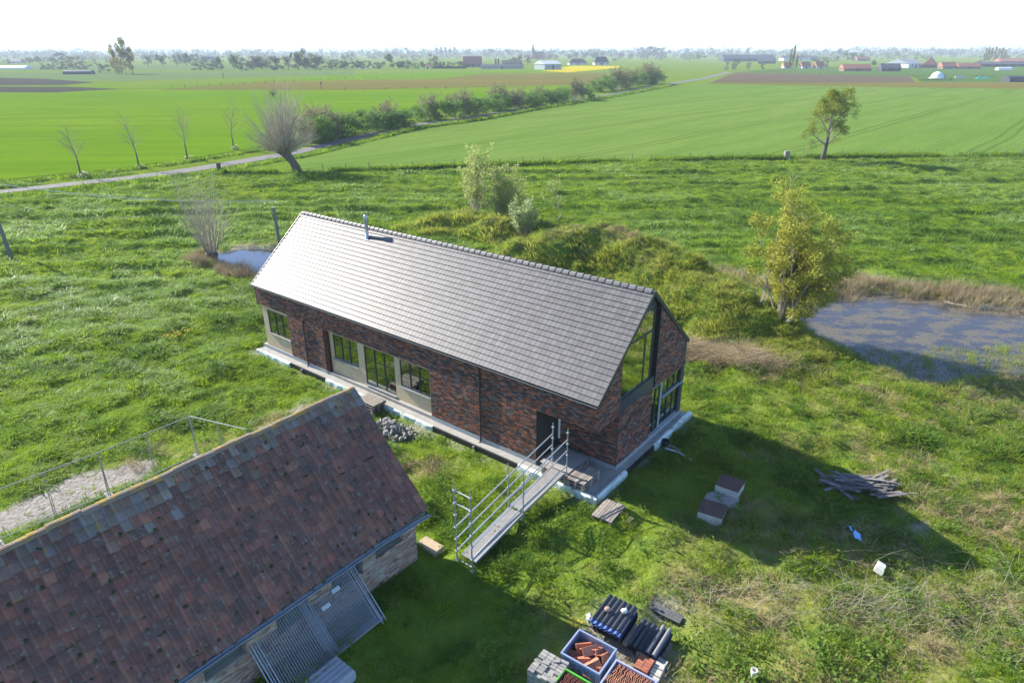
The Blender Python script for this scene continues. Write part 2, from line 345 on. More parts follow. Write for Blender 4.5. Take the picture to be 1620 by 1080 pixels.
def ground_mat():
    m = bpy.data.materials.new('ground_soil_and_turf'); m.use_nodes = True; t = m.node_tree; b = t.nodes['Principled BSDF']; L = t.links
    geo = nn(t, 'ShaderNodeNewGeometry'); pos = geo.outputs['Position']
    def noise(s, d=5):
        n = nn(t, 'ShaderNodeTexNoise'); n.inputs['Scale'].default_value = s; n.inputs['Detail'].default_value = d; L.new(pos, n.inputs['Vector']); return n.outputs['Fac']
    def mix(f, a, bb):
        x = nn(t, 'ShaderNodeMix', data_type='RGBA'); L.new(f, x.inputs[0])
        for q, i in ((a, 6), (bb, 7)):
            if isinstance(q, tuple): x.inputs[i].default_value = (*q, 1)
            else: L.new(q, x.inputs[i])
        return x.outputs[2]
    def rng_(f, lo, hi):
        x = nn(t, 'ShaderNodeMapRange'); x.inputs[1].default_value = lo; x.inputs[2].default_value = hi; L.new(f, x.inputs[0]); return x.outputs[0]
    g = mix(rng_(noise(.05), .35, .65), (.125, .190, .016), (.155, .210, .024))
    g = mix(rng_(noise(1.1), .4, .7), g, (.062, .130, .016))
    g = mix(rng_(noise(9), .45, .75), g, (.15, .20, .04))
    at = nn(t, 'ShaderNodeAttribute', attribute_name='straw'); g = mix(at.outputs['Fac'], g, mix(rng_(noise(5), .35, .65), (.25, .19, .10), (.17, .15, .06)))
    at = nn(t, 'ShaderNodeAttribute', attribute_name='dirt'); g = mix(at.outputs['Fac'], g, mix(rng_(noise(4), .35, .65), (.235, .215, .19), (.31, .29, .26)))
    L.new(g, b.inputs['Base Color']); b.inputs['Roughness'].default_value = .9; b.inputs['Specular IOR Level'].default_value = 0.0
    bp = nn(t, 'ShaderNodeBump'); bp.inputs['Strength'].default_value = .9; bp.inputs['Distance'].default_value = .10; L.new(noise(6), bp.inputs['Height']); L.new(bp.outputs[0], b.inputs['Normal'])
    return m
gme = make_ground(); gme.materials.append(ground_mat()); place(gme, 'ground', kind='structure')

def sheet(name, P, z, m):
    me = bpy.data.meshes.new(name); me.from_pydata([(x, y, z) for x, y in P], [], [tuple(range(len(P)))]); me.materials.append(m); me.update()
    if me.polygons[0].normal.z < 0: me.flip_normals()
    return place(me, name, kind='structure')
def field_mat(name, c1, c2, c3, big=.015, ang=0.0, lines=0.0, period=18.0, rows=0.0, stretch=1.0):
    """crop: broad patches, fine grain, faint drill rows and paired wheel tracks"""
    m = bpy.data.materials.new(name); m.use_nodes = True; t = m.node_tree; b = t.nodes['Principled BSDF']; L = t.links
    geo = nn(t, 'ShaderNodeNewGeometry'); mp = nn(t, 'ShaderNodeMapping'); mp.inputs['Rotation'].default_value = (0, 0, -ang); L.new(geo.outputs['Position'], mp.inputs[0])
    st = nn(t, 'ShaderNodeVectorMath', operation='MULTIPLY'); st.inputs[1].default_value = (1/stretch, 1, 1); L.new(mp.outputs[0], st.inputs[0])
    def noise(s, d, v): n = nn(t, 'ShaderNodeTexNoise'); n.inputs['Scale'].default_value = s; n.inputs['Detail'].default_value = d; L.new(v, n.inputs['Vector']); return n.outputs['Fac']
    def mapr(f, lo, hi, o0=0, o1=1):
        x = nn(t, 'ShaderNodeMapRange'); x.inputs[1].default_value = lo; x.inputs[2].default_value = hi; x.inputs[3].default_value = o0; x.inputs[4].default_value = o1; L.new(f, x.inputs[0]); return x.outputs[0]
    def mix(f, a, bb):
        x = nn(t, 'ShaderNodeMix', data_type='RGBA'); L.new(f, x.inputs[0])
        for q, i in ((a, 6), (bb, 7)):
            if isinstance(q, tuple): x.inputs[i].default_value = (*q, 1)
            else: L.new(q, x.inputs[i])
        return x.outputs[2]
    base = mix(mapr(noise(big, 4, st.outputs[0]), .38, .62), c1, c2)
    base = mix(mapr(noise(.22, 6, st.outputs[0]), .40, .66, 0, .75), base, c3)
    base = mix(mapr(noise(1.6, 4, st.outputs[0]), .42, .70, 0, .65), base, c3)
    sep = nn(t, 'ShaderNodeSeparateXYZ'); L.new(mp.outputs[0], sep.inputs[0])
    if lines:
        wob = nn(t, 'ShaderNodeMath', operation='MULTIPLY_ADD'); L.new(noise(.01, 2, mp.outputs[0]), wob.inputs[0]); wob.inputs[1].default_value = 8; L.new(sep.outputs['Y'], wob.inputs[2])
        md = nn(t, 'ShaderNodeMath', operation='PINGPONG'); md.inputs[1].default_value = period/2; L.new(wob.outputs[0], md.inputs[0])
        sb = nn(t, 'ShaderNodeMath', operation='SUBTRACT'); L.new(md.outputs[0], sb.inputs[0]); sb.inputs[1].default_value = 1.0
        ab = nn(t, 'ShaderNodeMath', operation='ABSOLUTE'); L.new(sb.outputs[0], ab.inputs[0])
        base = mix(mapr(ab.outputs[0], .45, .15, 0, lines), base, tuple(q*.55 for q in c3))
    L.new(base, b.inputs['Base Color']); b.inputs['Roughness'].default_value = .9; b.inputs['Specular IOR Level'].default_value = 0.0
    bp = nn(t, 'ShaderNodeBump'); bp.inputs['Strength'].default_value = .55; bp.inputs['Distance'].default_value = .25
    L.new(noise(1.1, 6, st.outputs[0]), bp.inputs['Height']); L.new(bp.outputs[0], b.inputs['Normal'])
    return m
def off(P, dx, dy): return [(x+dx, y+dy) for x, y in P]
barley = field_mat('barley_green', (.100, .200, .008), (.142, .222, .012), (.082, .160, .009), ang=R(4), stretch=6, big=.02, lines=.3, period=22)
wheat = field_mat('wheat_green', (.108, .195, .034), (.152, .214, .050), (.092, .165, .028), ang=R(48), lines=.5, period=24, big=.012, stretch=7)
pale = field_mat('pale_crop', (.11, .165, .055), (.125, .17, .065), (.09, .145, .05), ang=R(5), stretch=4)
fallow = field_mat('stubble_brown', (.150, .140, .030), (.095, .125, .030), (.145, .110, .035), big=.02, ang=R(3), stretch=7)
plough = field_mat('ploughed_soil', (.075, .070, .062), (.060, .062, .052), (.05, .055, .042), ang=R(10), stretch=3)
plough2 = field_mat('ploughed_brown', (.13, .095, .07), (.11, .088, .062), (.09, .078, .05), ang=R(-20), stretch=3)
lime = field_mat('lime_pasture', (.105, .20, .009), (.125, .21, .012), (.08, .165, .009), stretch=4)
rape = field_mat('rapeseed_yellow', (.42, .34, .006), (.45, .36, .01), (.34, .31, .01))
dull = field_mat('dull_pasture', (.07, .135, .03), (.085, .145, .04), (.055, .11, .026), stretch=3)
RL = [(x-7.0, y+5.4) for x, y in ROADF]
sheet('barley_field', [(-420,60)] + [(-150,34)] + RL[:11] + [(39,368),(-77,320.5),(-184,327.5),(-199,305),(-420,330)], .03, barley)
sheet('wheat_field', [(x, y+1.0) for x, y in FENCE[1:]] + [(260,122),(420,140),(520,330),(252,336),(228,318),(147,353),(104,378),(82,353),(39,267),(10.8,213.5),(-6.6,176),(-20,156),(-27.8,133),(-32.6,116),(-35.5,108)], .03, wheat)
sheet('pale_field', [(-900,430),(-439,430),(-268,437),(-233,430),(-186,487),(-121,547),(-140,640),(-440,620),(-900,700)], .03, pale)
sheet('far_pale_field', [(-1800,760),(-440,690),(-140,720),(-140,850),(-440,960),(-1800,1100)], .05, pale)
sheet('ploughed_field', [(-700,500),(-352,490),(-307,468),(-241,411),(-239,378),(-272,376),(-700,380)], .05, plough)
sheet('dark_field', [(-600,372),(-262,362),(-223,357),(-184,333),(-191,327.8),(-199,308),(-420,332)], .06, plough)
sheet('lime_field', [(-250,372),(-182,352),(-150,434),(-121,547),(29,671),(70,640),(-25,553),(-45,460),(-104,431),(-144,415),(-164,340),(-184,336)], .06, lime)
sheet('stubble_field', [(-164,340),(-144,415),(-104,431.5),(-44,449.7),(-25,553),(76,576),(64.7,489.5),(74,420),(41,369),(-77,322),(-163,329)], .05, fallow)
sheet('rapeseed_field', [(26,628),(70,846),(126,834),(114,754),(46,583)], .08, rape)
sheet('brown_field', [(111,396),(178.8,574.5),(206.8,545),(241.4,505.7),(266,477),(221.3,391),(168.9,388.4)], .06, plough2)
sheet('field_margin', [(104,379.5),(110,394),(169,386),(221.3,389),(400,380),(400,345),(252.3,338),(228,320),(147.3,354.5)], .05, fallow)
sheet('right_pasture', [(181,578),(209,547),(243,508),(269,478),(225,392),(400,384),(1400,640),(1400,900),(300,760)], .04, dull)
# lane
road_m = mat('lane_asphalt', (.145, .138, .13), (.105, .10, .093), scale=1.2, amount=.6, rough=.9, bump=.15, bscale=25)
rv = []; rf = []
for (x0, y0), (x1, y1) in zip(ROADN, ROADF): rv += [(x0, y0, .035), (x1, y1, .035)]
rf = [(2*i, 2*i+2, 2*i+3, 2*i+1) for i in range(len(ROADN)-1)]
me = bpy.data.meshes.new('lane'); me.from_pydata(rv, [], rf); me.materials.append(road_m); me.update()
if me.polygons[0].normal.z < 0: me.flip_normals()
place(me, 'road', kind='structure')
# water with rafts of floating weed
def water_mat(name, cover, col):
    m = bpy.data.materials.new(name); m.use_nodes = True; t = m.node_tree; b = t.nodes['Principled BSDF']; L = t.links
    geo = nn(t, 'ShaderNodeNewGeometry')
    st = nn(t, 'ShaderNodeVectorMath', operation='MULTIPLY'); st.inputs[1].default_value = (.55, 1, 1); L.new(geo.outputs['Position'], st.inputs[0])
    n = nn(t, 'ShaderNodeTexNoise'); n.inputs['Scale'].default_value = 1.05; n.inputs['Detail'].default_value = 10; n.inputs['Roughness'].default_value = .68; L.new(st.outputs[0], n.inputs['Vector'])
    mr = nn(t, 'ShaderNodeMapRange'); mr.inputs[1].default_value = cover; mr.inputs[2].default_value = cover+.07; L.new(n.outputs['Fac'], mr.inputs[0])
    n3 = nn(t, 'ShaderNodeTexNoise'); n3.inputs['Scale'].default_value = 14; n3.inputs['Detail'].default_value = 3; L.new(geo.outputs['Position'], n3.inputs['Vector'])
    m3 = nn(t, 'ShaderNodeMapRange'); m3.inputs[1].default_value = .4; m3.inputs[2].default_value = .6; L.new(n3.outputs['Fac'], m3.inputs[0])
    mm = nn(t, 'ShaderNodeMath', operation='MULTIPLY'); L.new(mr.outputs[0], mm.inputs[0]); L.new(m3.outputs[0], mm.inputs[1])
    cx = nn(t, 'ShaderNodeMix', data_type='RGBA'); L.new(mm.outputs[0], cx.inputs[0]); cx.inputs[6].default_value = (.046, .044, .045, 1); cx.inputs[7].default_value = (*col, 1); L.new(cx.outputs[2], b.inputs['Base Color'])
    rx = nn(t, 'ShaderNodeMapRange'); rx.inputs[3].default_value = .06; rx.inputs[4].default_value = .8; L.new(mm.outputs[0], rx.inputs[0]); L.new(rx.outputs[0], b.inputs['Roughness'])
    b.inputs['IOR'].default_value = 1.33; b.inputs['Specular IOR Level'].default_value = .65
    bn = nn(t, 'ShaderNodeTexNoise'); bn.inputs['Scale'].default_value = 5; bn.inputs['Detail'].default_value = 3; L.new(geo.outputs['Position'], bn.inputs['Vector'])
    bp = nn(t, 'ShaderNodeBump'); bp.inputs['Strength'].default_value = .12; bp.inputs['Distance'].default_value = .03; L.new(bn.outputs['Fac'], bp.inputs['Height']); L.new(bp.outputs[0], b.inputs['Normal'])
    return m
def grow(P, k):
    cx = sum(p[0] for p in P)/len(P); cy = sum(p[1] for p in P)/len(P)
    return [(cx+(x-cx)*k, cy+(y-cy)*k) for x, y in P]
sheet('pond_water', grow(POND, 1.12), -.22, water_mat('pond_surface', .475, (.17, .145, .085)))
sheet('ditch_water', grow(MOAT, 1.2), -.18, water_mat('ditch_surface', .62, (.14, .13, .06)))

# ------------------------------------------------------------------ scattered grass (stuff)
def scatter(name, protos, pts, sc, yaw, pick, tilt=None):
    """one stuff object: the points carry scale, turn and which tuft; the tufts are instanced on them"""
    c = bpy.data.collections.new(name + '_tufts')
    for k, me in enumerate(protos):
        o = bpy.data.objects.new('tuft_%02d' % k, me); c.objects.link(o)
    me = bpy.data.meshes.new(name); n = len(pts); me.vertices.add(n); me.vertices.foreach_set('co', np.asarray(pts, np.float32).ravel())
    for an, ar, ty in (('sc', sc, 'FLOAT'), ('yaw', yaw, 'FLOAT'), ('pick', pick, 'INT')):
        a = me.attributes.new(an, ty, 'POINT'); a.data.foreach_set('value', np.asarray(ar, np.int32 if ty == 'INT' else np.float32))
    o = place(me, name, kind='stuff')
    g = bpy.data.node_groups.new(name, 'GeometryNodeTree'); g.interface.new_socket('Geometry', in_out='INPUT', socket_type='NodeSocketGeometry'); g.interface.new_socket('Geometry', in_out='OUTPUT', socket_type='NodeSocketGeometry')
    gi = g.nodes.new('NodeGroupInput'); go = g.nodes.new('NodeGroupOutput'); ip = g.nodes.new('GeometryNodeInstanceOnPoints'); ci = g.nodes.new('GeometryNodeCollectionInfo')
    ci.inputs['Collection'].default_value = c; ci.inputs['Separate Children'].default_value = True; ci.inputs['Reset Children'].default_value = True
    def na(nm, ty):
        q = g.nodes.new('GeometryNodeInputNamedAttribute'); q.data_type = ty; q.inputs['Name'].default_value = nm; return q.outputs[0]
    cx = g.nodes.new('ShaderNodeCombineXYZ'); g.links.new(na('yaw', 'FLOAT'), cx.inputs['Z'])
    L = g.links.new
    L(gi.outputs[0], ip.inputs['Points']); L(ci.outputs[0], ip.inputs['Instance']); ip.inputs['Pick Instance'].default_value = True
    L(na('pick', 'INT'), ip.inputs['Instance Index']); L(cx.outputs[0], ip.inputs['Rotation']); L(na('sc', 'FLOAT'), ip.inputs['Scale']); L(ip.outputs[0], go.inputs[0])
    md = o.modifiers.new('scatter', 'NODES'); md.node_group = g
    return o
def tuft(name, m, n, h, spread, wid, lean, seed, hv=.35, seg=2):
    r = random.Random(seed); b = MB()
    for i in range(n):
        a = r.uniform(0, 2*PI); d = spread*math.sqrt(r.random()); x, y = d*math.cos(a), d*math.sin(a)
        la = a + r.uniform(-1.2, 1.2); hh = h*(1+r.uniform(-hv, hv)); ln = lean*r.uniform(.3, 1.2)*hh; fa = r.uniform(0, PI); w2 = wid*r.uniform(.7, 1.3)/2
        wx, wy = w2*math.cos(fa), w2*math.sin(fa); v = []; f = []
        for k in range(seg+1):
            t = k/seg; cx = x + ln*t*t*math.cos(la); cy = y + ln*t*t*math.sin(la); cz = hh*(t - .35*lean*t*t) - .02; q = 1 - .75*t*t
            v += [(cx-wx*q, cy-wy*q, cz), (cx+wx*q, cy+wy*q, cz)]
            if k: f.append((2*k-2, 2*k-1, 2*k+1, 2*k))
        b.add(v, f, 0, r.random()*.5)
    return b.mesh(name, m)
def leafy(name, m, n, h, spread, ls, seed):
    r = random.Random(seed); b = MB()
    for i in range(n):
        a = r.uniform(0, 2*PI); d = spread*math.sqrt(r.random()); z = h*(r.random()**.7)*(1-.5*(d/spread)**2); p = Vector((d*math.cos(a), d*math.sin(a), z))
        nrm = Vector((r.uniform(-1, 1), r.uniform(-1, 1), r.uniform(.2, 1.4))).normalized(); t = nrm.orthogonal().normalized(); t.rotate(Matrix.Rotation(r.uniform(0, 6.3), 3, nrm)); s = nrm.cross(t); l = ls*r.uniform(.6, 1.3)
        b.add([tuple(p - t*l), tuple(p + s*l*.5), tuple(p + t*l), tuple(p - s*l*.5)], [(0, 1, 2, 3)], 0, r.random()*.6)
    return b.mesh(name, m)
m_grass = leaf_mat('grass_blades', (.165, .285, .012), (.240, .360, .016), (.310, .395, .030), transl=.62, scale=.16)
m_lush = leaf_mat('lush_grass_blades', (.078, .175, .018), (.12, .225, .022), (.165, .265, .026), transl=.5, scale=.3)
m_silver = leaf_mat('pale_grass_blades', (.215, .345, .075), (.265, .385, .105), (.315, .41, .14), transl=.55, scale=.16, rough=.5, spec=.3)
m_straw = leaf_mat('dry_grass_blades', (.20, .165, .07), (.33, .265, .14), (.42, .34, .21), transl=.25, scale=.5)
m_reed = leaf_mat('reed_straw', (.26, .20, .115), (.36, .285, .165), (.46, .375, .235), transl=.2, scale=.6)
m_weed = leaf_mat('weed_leaves', (.115, .215, .026), (.185, .290, .042), (.260, .345, .075), transl=.6, scale=.5)
m_stalk = leaf_mat('dead_stalks', (.27, .245, .175), (.37, .335, .25), (.45, .41, .32), transl=.0, scale=.6)
m_olive = leaf_mat('rough_olive_blades', (.215, .270, .030), (.305, .340, .050), (.385, .375, .11), transl=.6, scale=.5)
P_g = [tuft('tuft', m_grass, 10, .15, .15, .022, 1.25, s) for s in (1, 2, 3)] + [tuft('tuft', m_lush, 13, .19, .14, .022, 1.1, s) for s in (4, 5)] + [tuft('tuft', m_silver, 11, .17, .15, .022, 1.2, s) for s in (6, 7)] + [tuft('tuft', m_olive, 15, .27, .15, .02, .9, s) for s in (8, 9)]
rs = np.random.RandomState(5)
def project(x, y, z):
    cp, sp = math.cos(.412), math.sin(.412); d = y*cp - (z-CAM_H)*sp; up = y*sp + (z-CAM_H)*cp
    return x/d, up/d, d
def inview(x, y, z, m=1.12):
    a, b_, d = project(x, y, z); k = 1049.6
    return (d > 1) & (np.abs(a)*k < 810*m) & (np.abs(b_)*k < 540*m+20)
def blocked(x, y):
    return inpoly(x, y, HOUSE) | inpoly(x, y, BARN) | (sdf(x, y, ROAD) < .25) | (sdf(x, y, POND) < .15) | (sdf(x, y, MOAT) < .1)
def cand(n, x0, x1, y0, y1):
    x = rs.uniform(x0, x1, n); y = rs.uniform(y0, y1, n); k = inview(x, y, 0.0) & ~blocked(x, y); return x[k], y[k]
fenx = [p[0] for p in FENCE]; feny = [p[1] for p in FENCE]
def pastureland(x, y): return (y < np.interp(x, fenx, feny)-.3) & ~(inpoly(x, y, LEFTP) & (pdist(x, y, ROADF, False) > 7.5))
# meadow
xs, ys = [], []
for (n, x0, x1, y0, y1) in ((36000, -24, 24, 10, 26), (56000, -40, 40, 26, 48), (34000, -72, 72, 48, 80), (22000, -100, 100, 80, 114)):
    a, b_ = cand(n, x0, x1, y0, y1); xs.append(a); ys.append(b_)
x = np.concatenate(xs); y = np.concatenate(ys)
k = pastureland(x, y); x, y = x[k], y[k]
st = straw_zone(x, y); dz = dirt_zone(x, y)
cl = vn(x, y*1.25, 1.1, 51)*.6 + vn(x, y*1.25, .5, 52)*.4          # clumps
band = vn(x*.18, y, 1.6, 61)                                         # drifts across the far meadow
keep = (rs.uniform(0, 1, len(x)) > dz*.95) & (rs.uniform(0, 1, len(x)) > st*.5)
x, y, cl, st, band = x[keep], y[keep], cl[keep], st[keep], band[keep]
d = np.hypot(np.hypot(x, y), CAM_H)
sc = (.50 + 1.05*np.clip((cl-.25)*1.7, 0, 1)**1.4)*np.clip(d/30, .75, 2.3)*rs.uniform(.8, 1.2, len(x))
far_ = np.clip((y-50)/25, 0, 1)*(x > -60)
lush = np.clip((vn(x, y, 1.3, 71)-.58)*6, 0, 1)
silv = np.clip((vn(x, y, 9, 81)*.55 + vn(x, y, 2.0, 82)*.45 - .44)*5, 0, 1)*np.where(y > 30, 1.0, .2)*np.where(x < -6, 1, .95)
u = rs.uniform(0, 1, len(x)); pk = rs.randint(0, 3, len(x)); pk = np.where(u < lush*.7, rs.randint(3, 5, len(x)), pk)
u = rs.uniform(0, 1, len(x)); pk = np.where((u < silv*.8), rs.randint(5, 7, len(x)), pk)
u = rs.uniform(0, 1, len(x)); pk = np.where((far_ > .3) & (u < .5*(band < .36)), rs.randint(3, 5, len(x)), pk)
mo_ = mound(x, y); u = rs.uniform(0, 1, len(x)); pk = np.where((mo_ > .3) & (u < .75), rs.randint(7, 9, len(x)), pk); u = rs.uniform(0, 1, len(x)); pk = np.where((x > 4) & (y < 36) & (u < .3*vn(x, y, 3, 95)), rs.randint(7, 9, len(x)), pk)
sc = sc*np.where(far_ > .3, np.where(band > .6, 1.25, .9), 1)*np.where(pk == 3, 1.25, 1)*np.where(pk == 4, 1.25, 1)
# kept shorter round the stored goods and on the trodden path to the ramp
for px_, py_, rad in ((2.6, 13.8, 2.6),): sc *= 1-.45*np.exp(-((x-px_)**2 + (y-py_)**2)/rad**2)
z = height(x, y); scatter('meadow_grass', P_g, np.stack([x, y, z], 1), sc, rs.uniform(0, 6.3, len(x)), pk)
# hummocks: the bigger clumps that cast their own small shadows over the pasture
x, y = cand(16000, -42, 42, 10, 62); k = pastureland(x, y); x, y = x[k], y[k]
pr = np.clip((vn(x, y, 2.6, 57)-.30)*2.2, .12, 1)*np.where(x > 2, .75, 1); k = (rs.uniform(0, 1, len(x)) < pr*.85) & (dirt_zone(x, y) < .25) & (np.hypot(x-2.6, y-13.7) > 2.6) & (pdist(x, y, HOUSE) > .6) & (pdist(x, y, BARN) > .5); x, y = x[k], y[k]
P_h = [tuft('hummock', m_grass, 46, .26, .26, .026, .9, s) for s in (181, 182)] + [tuft('hummock', m_lush, 50, .30, .26, .026, .85, s) for s in (183, 184)] + [tuft('hummock', m_silver, 46, .26, .26, .026, 1.0, 185)]
pk = rs.choice(5, len(x), p=[.32, .32, .15, .11, .10]); scatter('grass_hummocks', P_h, np.stack([x, y, height(x, y)], 1), rs.uniform(.5, 1.25, len(x)), rs.uniform(0, 6.3, len(x)), pk)
# rank verge grass along the lane, the ditch and the field fence
xs, ys, ss = [], [], []
def along(P, off_lo, off_hi, step, s0, s1, prob=None):
    for (x0, y0), (x1, y1) in zip(P[:-1], P[1:]):
        L_ = math.hypot(x1-x0, y1-y0); nx_, ny_ = -(y1-y0)/L_, (x1-x0)/L_
        for _ in range(int(L_/step)):
            t = rng.random(); o_ = rng.uniform(off_lo, off_hi); px_, py_ = x0+(x1-x0)*t+nx_*o_, y0+(y1-y0)*t+ny_*o_
            if prob and prob(px_, py_) < rng.random(): continue
            xs.append(px_); ys.append(py_); ss.append(rng.uniform(s0, s1))
along(ROADN[:12], -3.4, -1.3, .09, 2.0, 3.6); along(ROADF[:8], 4.6, 7.6, .08, 1.8, 3.2); along(ROADN[11:14], -4.5, -1.5, .35, 3, 5.5)
pfen = lambda a, b_: 1.0 if vn(np.array([a]), np.array([b_]), 7, 91)[0] > .52 else .1
along(FENCE, -.6, .5, .035, 1.6, 3.4, pfen)
xs = np.array(xs); ys = np.array(ys)
scatter('verge_grass', [tuft('verge_tuft', m_lush, 18, .26, .16, .024, .6, s) for s in (11, 12)] + [tuft('verge_tuft', m_grass, 18, .26, .16, .024, .6, 13)], np.stack([xs, ys, height(xs, ys)], 1), ss, rs.uniform(0, 6.3, len(xs)), rs.randint(0, 3, len(xs)))
# dry grass
x, y = cand(90000, -24, 36, 10, 72); k = pastureland(x, y); x, y = x[k], y[k]
st = straw_zone(x, y); u = rs.uniform(0, 1, len(x)); k = (u < (st-.2)*.85) & (u < np.where(y > 40, .5, .62)); x, y, st = x[k], y[k], st[k]
scatter('dry_grass', [tuft('dry_tuft', m_straw, 13, .30, .14, .014, 1.0, s) for s in (21, 22, 23)], np.stack([x, y, height(x, y)], 1), rs.uniform(.6, 1.3, len(x))*(.6+.6*st), rs.uniform(0, 6.3, len(x)), rs.randint(0, 3, len(x)))
# reeds round the water
def reedbed(name, P, n, lo, hi, cond, h, seed, s0=.6, s1=1.2):
    x0 = min(p[0] for p in P)-4; x1 = max(p[0] for p in P)+4; y0 = min(p[1] for p in P)-4; y1 = max(p[1] for p in P)+4
    x = rs.uniform(x0, x1, n); y = rs.uniform(y0, y1, n); d = sdf(x, y, P) + (vn(x, y, 1.5, seed)-.5)*1.6; k = (d > lo) & (d < hi) & cond(x, y); x, y = x[k], y[k]
    z = height(x, y)
    return scatter(name, [tuft('reed', m_reed, 12, h, .22, .018, .45, s) for s in (seed, seed+1, seed+2)], np.stack([x, y, z], 1), rs.uniform(s0, s1, len(x))*(.45+.9*vn(x, y, 1.7, seed+7)), rs.uniform(0, 6.3, len(x)), rs.randint(0, 3, len(x)))
reedbed('reed_bed', POND, 17000, -.9, 2.6, lambda a, b_: (b_ > 41.2) & ((a > 19) | (b_ > 46)), .95, 101)
x = rs.normal(0, 1, 500)*2.2 + 15.5; y = 49.5 + rs.normal(0, 1, 500)*.9 - (x-15.5)*.35
scatter('bank_reeds', [tuft('bank_reed', m_reed, 12, .8, .25, .02, .6, s) for s in (111, 112)], np.stack([x, y, height(x, y)], 1), rs.uniform(.5, 1.1, 500), rs.uniform(0, 6.3, 500), rs.randint(0, 2, 500))
reedbed('ditch_reeds', MOAT, 9000, -.7, 1.2, lambda a, b_: (b_ < 54.6 - (a+22)*.4), 1.0, 121, .5, 1.0)
x = rs.normal(11.7, 1.5, 620); y = 34.3 - (x-11.7)*.42 + rs.normal(0, .5, 620); k = ~inpoly(x, y, HOUSE); x, y = x[k], y[k]
scatter('flattened_reeds', [tuft('flat_reed', m_reed, 14, .75, .25, .018, 1.3, s) for s in (131, 132)], np.stack([x, y, height(x, y)], 1), rs.uniform(.5, 1.2, len(x)), rs.uniform(0, 6.3, len(x)), rs.randint(0, 2, len(x)))
# sedge standing in the shallow near side of the pond
x = rs.uniform(18, 40, 1900); y = rs.uniform(31.4, 38.5, 1900); d = sdf(x, y, POND); k = (d < .2) & (y < 34.6 + 1.9*vn(x, y, 2.2, 141) + np.clip((x-27)*.16, 0, 2.2)); x, y = x[k], y[k]
scatter('pond_sedge', [tuft('sedge', m_grass, 10, .34, .2, .016, .5, s) for s in (141, 142)] + [tuft('sedge', m_straw, 10, .3, .2, .016, .7, 143)], np.stack([x, y, np.full(len(x), -.24)], 1), rs.uniform(.5, 1.2, len(x)), rs.uniform(0, 6.3, len(x)), rs.randint(0, 3, len(x)))
# leafy weeds: nettles and brambles on the rough ground and the mounds
x, y = cand(80000, -14, 34, 9, 72); k = pastureland(x, y); x, y = x[k], y[k]
wz = np.maximum.reduce([.95*np.exp(-(((x-11.5)/6)**2 + ((y-12.0)/2.0)**2)), .55*np.exp(-(((x-15)/5)**2 + ((y-14.6)/2)**2)), .75*np.clip(mound(x, y)-.15, 0, 1.0), .6*np.exp(-(((x-25)/4)**2 + ((y-27)/4)**2)), .4*np.exp(-(((x-5.5)/2)**2 + ((y-13)/2)**2)), .10+0*x])
wz = wz*np.clip((vn(x, y, 1.4, 151)-.27)*3.5, 0, 1)
k = (rs.uniform(0, 1, len(x)) < wz*np.where(y > 28, .42, .8)) & (dirt_zone(x, y) < .3) & (np.hypot(x-2.6, y-13.7) > 2.3); x, y, wz = x[k], y[k], wz[k]
scatter('leafy_weeds', [leafy('weed', m_weed, 34, .34, .24, .055, s) for s in (161, 162, 163)], np.stack([x, y, height(x, y)], 1), rs.uniform(.6, 1.15, len(x))*np.where(y < 14.5, 1.4, 1), rs.uniform(0, 6.3, len(x)), rs.randint(0, 3, len(x)))
# tall dead stalks of last year's weeds
x = np.concatenate([rs.normal(16, 2.4, 230), rs.normal(11, 2.0, 90), rs.normal(6.4, 1.2, 30), rs.normal(25.5, 1.6, 60)]); y = np.concatenate([rs.normal(14.8, 1.5, 230), rs.normal(15.9, .7, 90), rs.normal(15.9, .6, 30), rs.normal(28.6, 1.2, 60)])
scatter('dead_stalks', [tuft('stalk', m_stalk, 5, .75, .3, .007, 1.5, s, .5, 3) for s in (171, 172, 173)], np.stack([x, y, height(x, y)], 1), rs.uniform(.5, 1.25, len(x)), rs.uniform(0, 6.3, len(x)), rs.randint(0, 3, len(x)))
# ------------------------------------------------------------------ the brick house
house = thing('brick_house', 'long new dark brick house with grey tiled roof and glazed gable', 'house', (H0[0], H0[1], 0), HA)
HL, HWD, EAV, RDG, BB, OT = 22.6, 7.65, 4.10, 7.40, .48, 2.87
m_brick = mat('house_brick', [(0.059,0.045,0.043), (0.125,0.065,0.043), (0.259,0.094,0.051), (0.099,0.077,0.072), (0.329,0.115,0.058), (0.183,0.080,0.048), (0.078,0.062,0.058), (0.379,0.144,0.073), (0.196,0.163,0.141)], (.03,.026,.03), scale=9, amount=.35, rough=.85, bump=.25, const=True, vary=.2)
m_mortar = mat('dark_mortar', (.085,.075,.068), (.055,.05,.046), scale=3, rough=.95)
m_tile = mat('roof_tile_glaze', (.118,.115,.114), (.100,.098,.098), scale=2, amount=.6, rough=.53, spec=.36, vary=.17, coat=.04, coat_rough=.5)
m_dark = mat('dark_metal', (.022,.024,.026), rough=.45, spec=.5)
m_frame = mat('window_aluminium', (.040,.046,.046), rough=.4, spec=.5)
m_zinc = mat('zinc', (.42,.45,.47), (.34,.37,.40), scale=4, rough=.38, metal=.7)
m_board = mat('sheathing_board', (.56,.43,.245), (.47,.38,.25), scale=3, amount=.7, rough=.85, bump=.15, bscale=40, spots=(9, .56, (.50,.47,.40), .1))
m_foil = mat('grey_membrane', (.30,.34,.345), (.24,.28,.29), scale=2, rough=.55, spec=.4)
m_insul = mat('white_insulation', (.66,.74,.69), (.48,.60,.54), scale=2.2, amount=.7, rough=.85, bump=.6, bscale=7, spots=(4, .56, (.30,.28,.20), .14))
m_black = mat('black_membrane', (.020,.020,.022), (.04,.04,.042), scale=3, rough=.5)
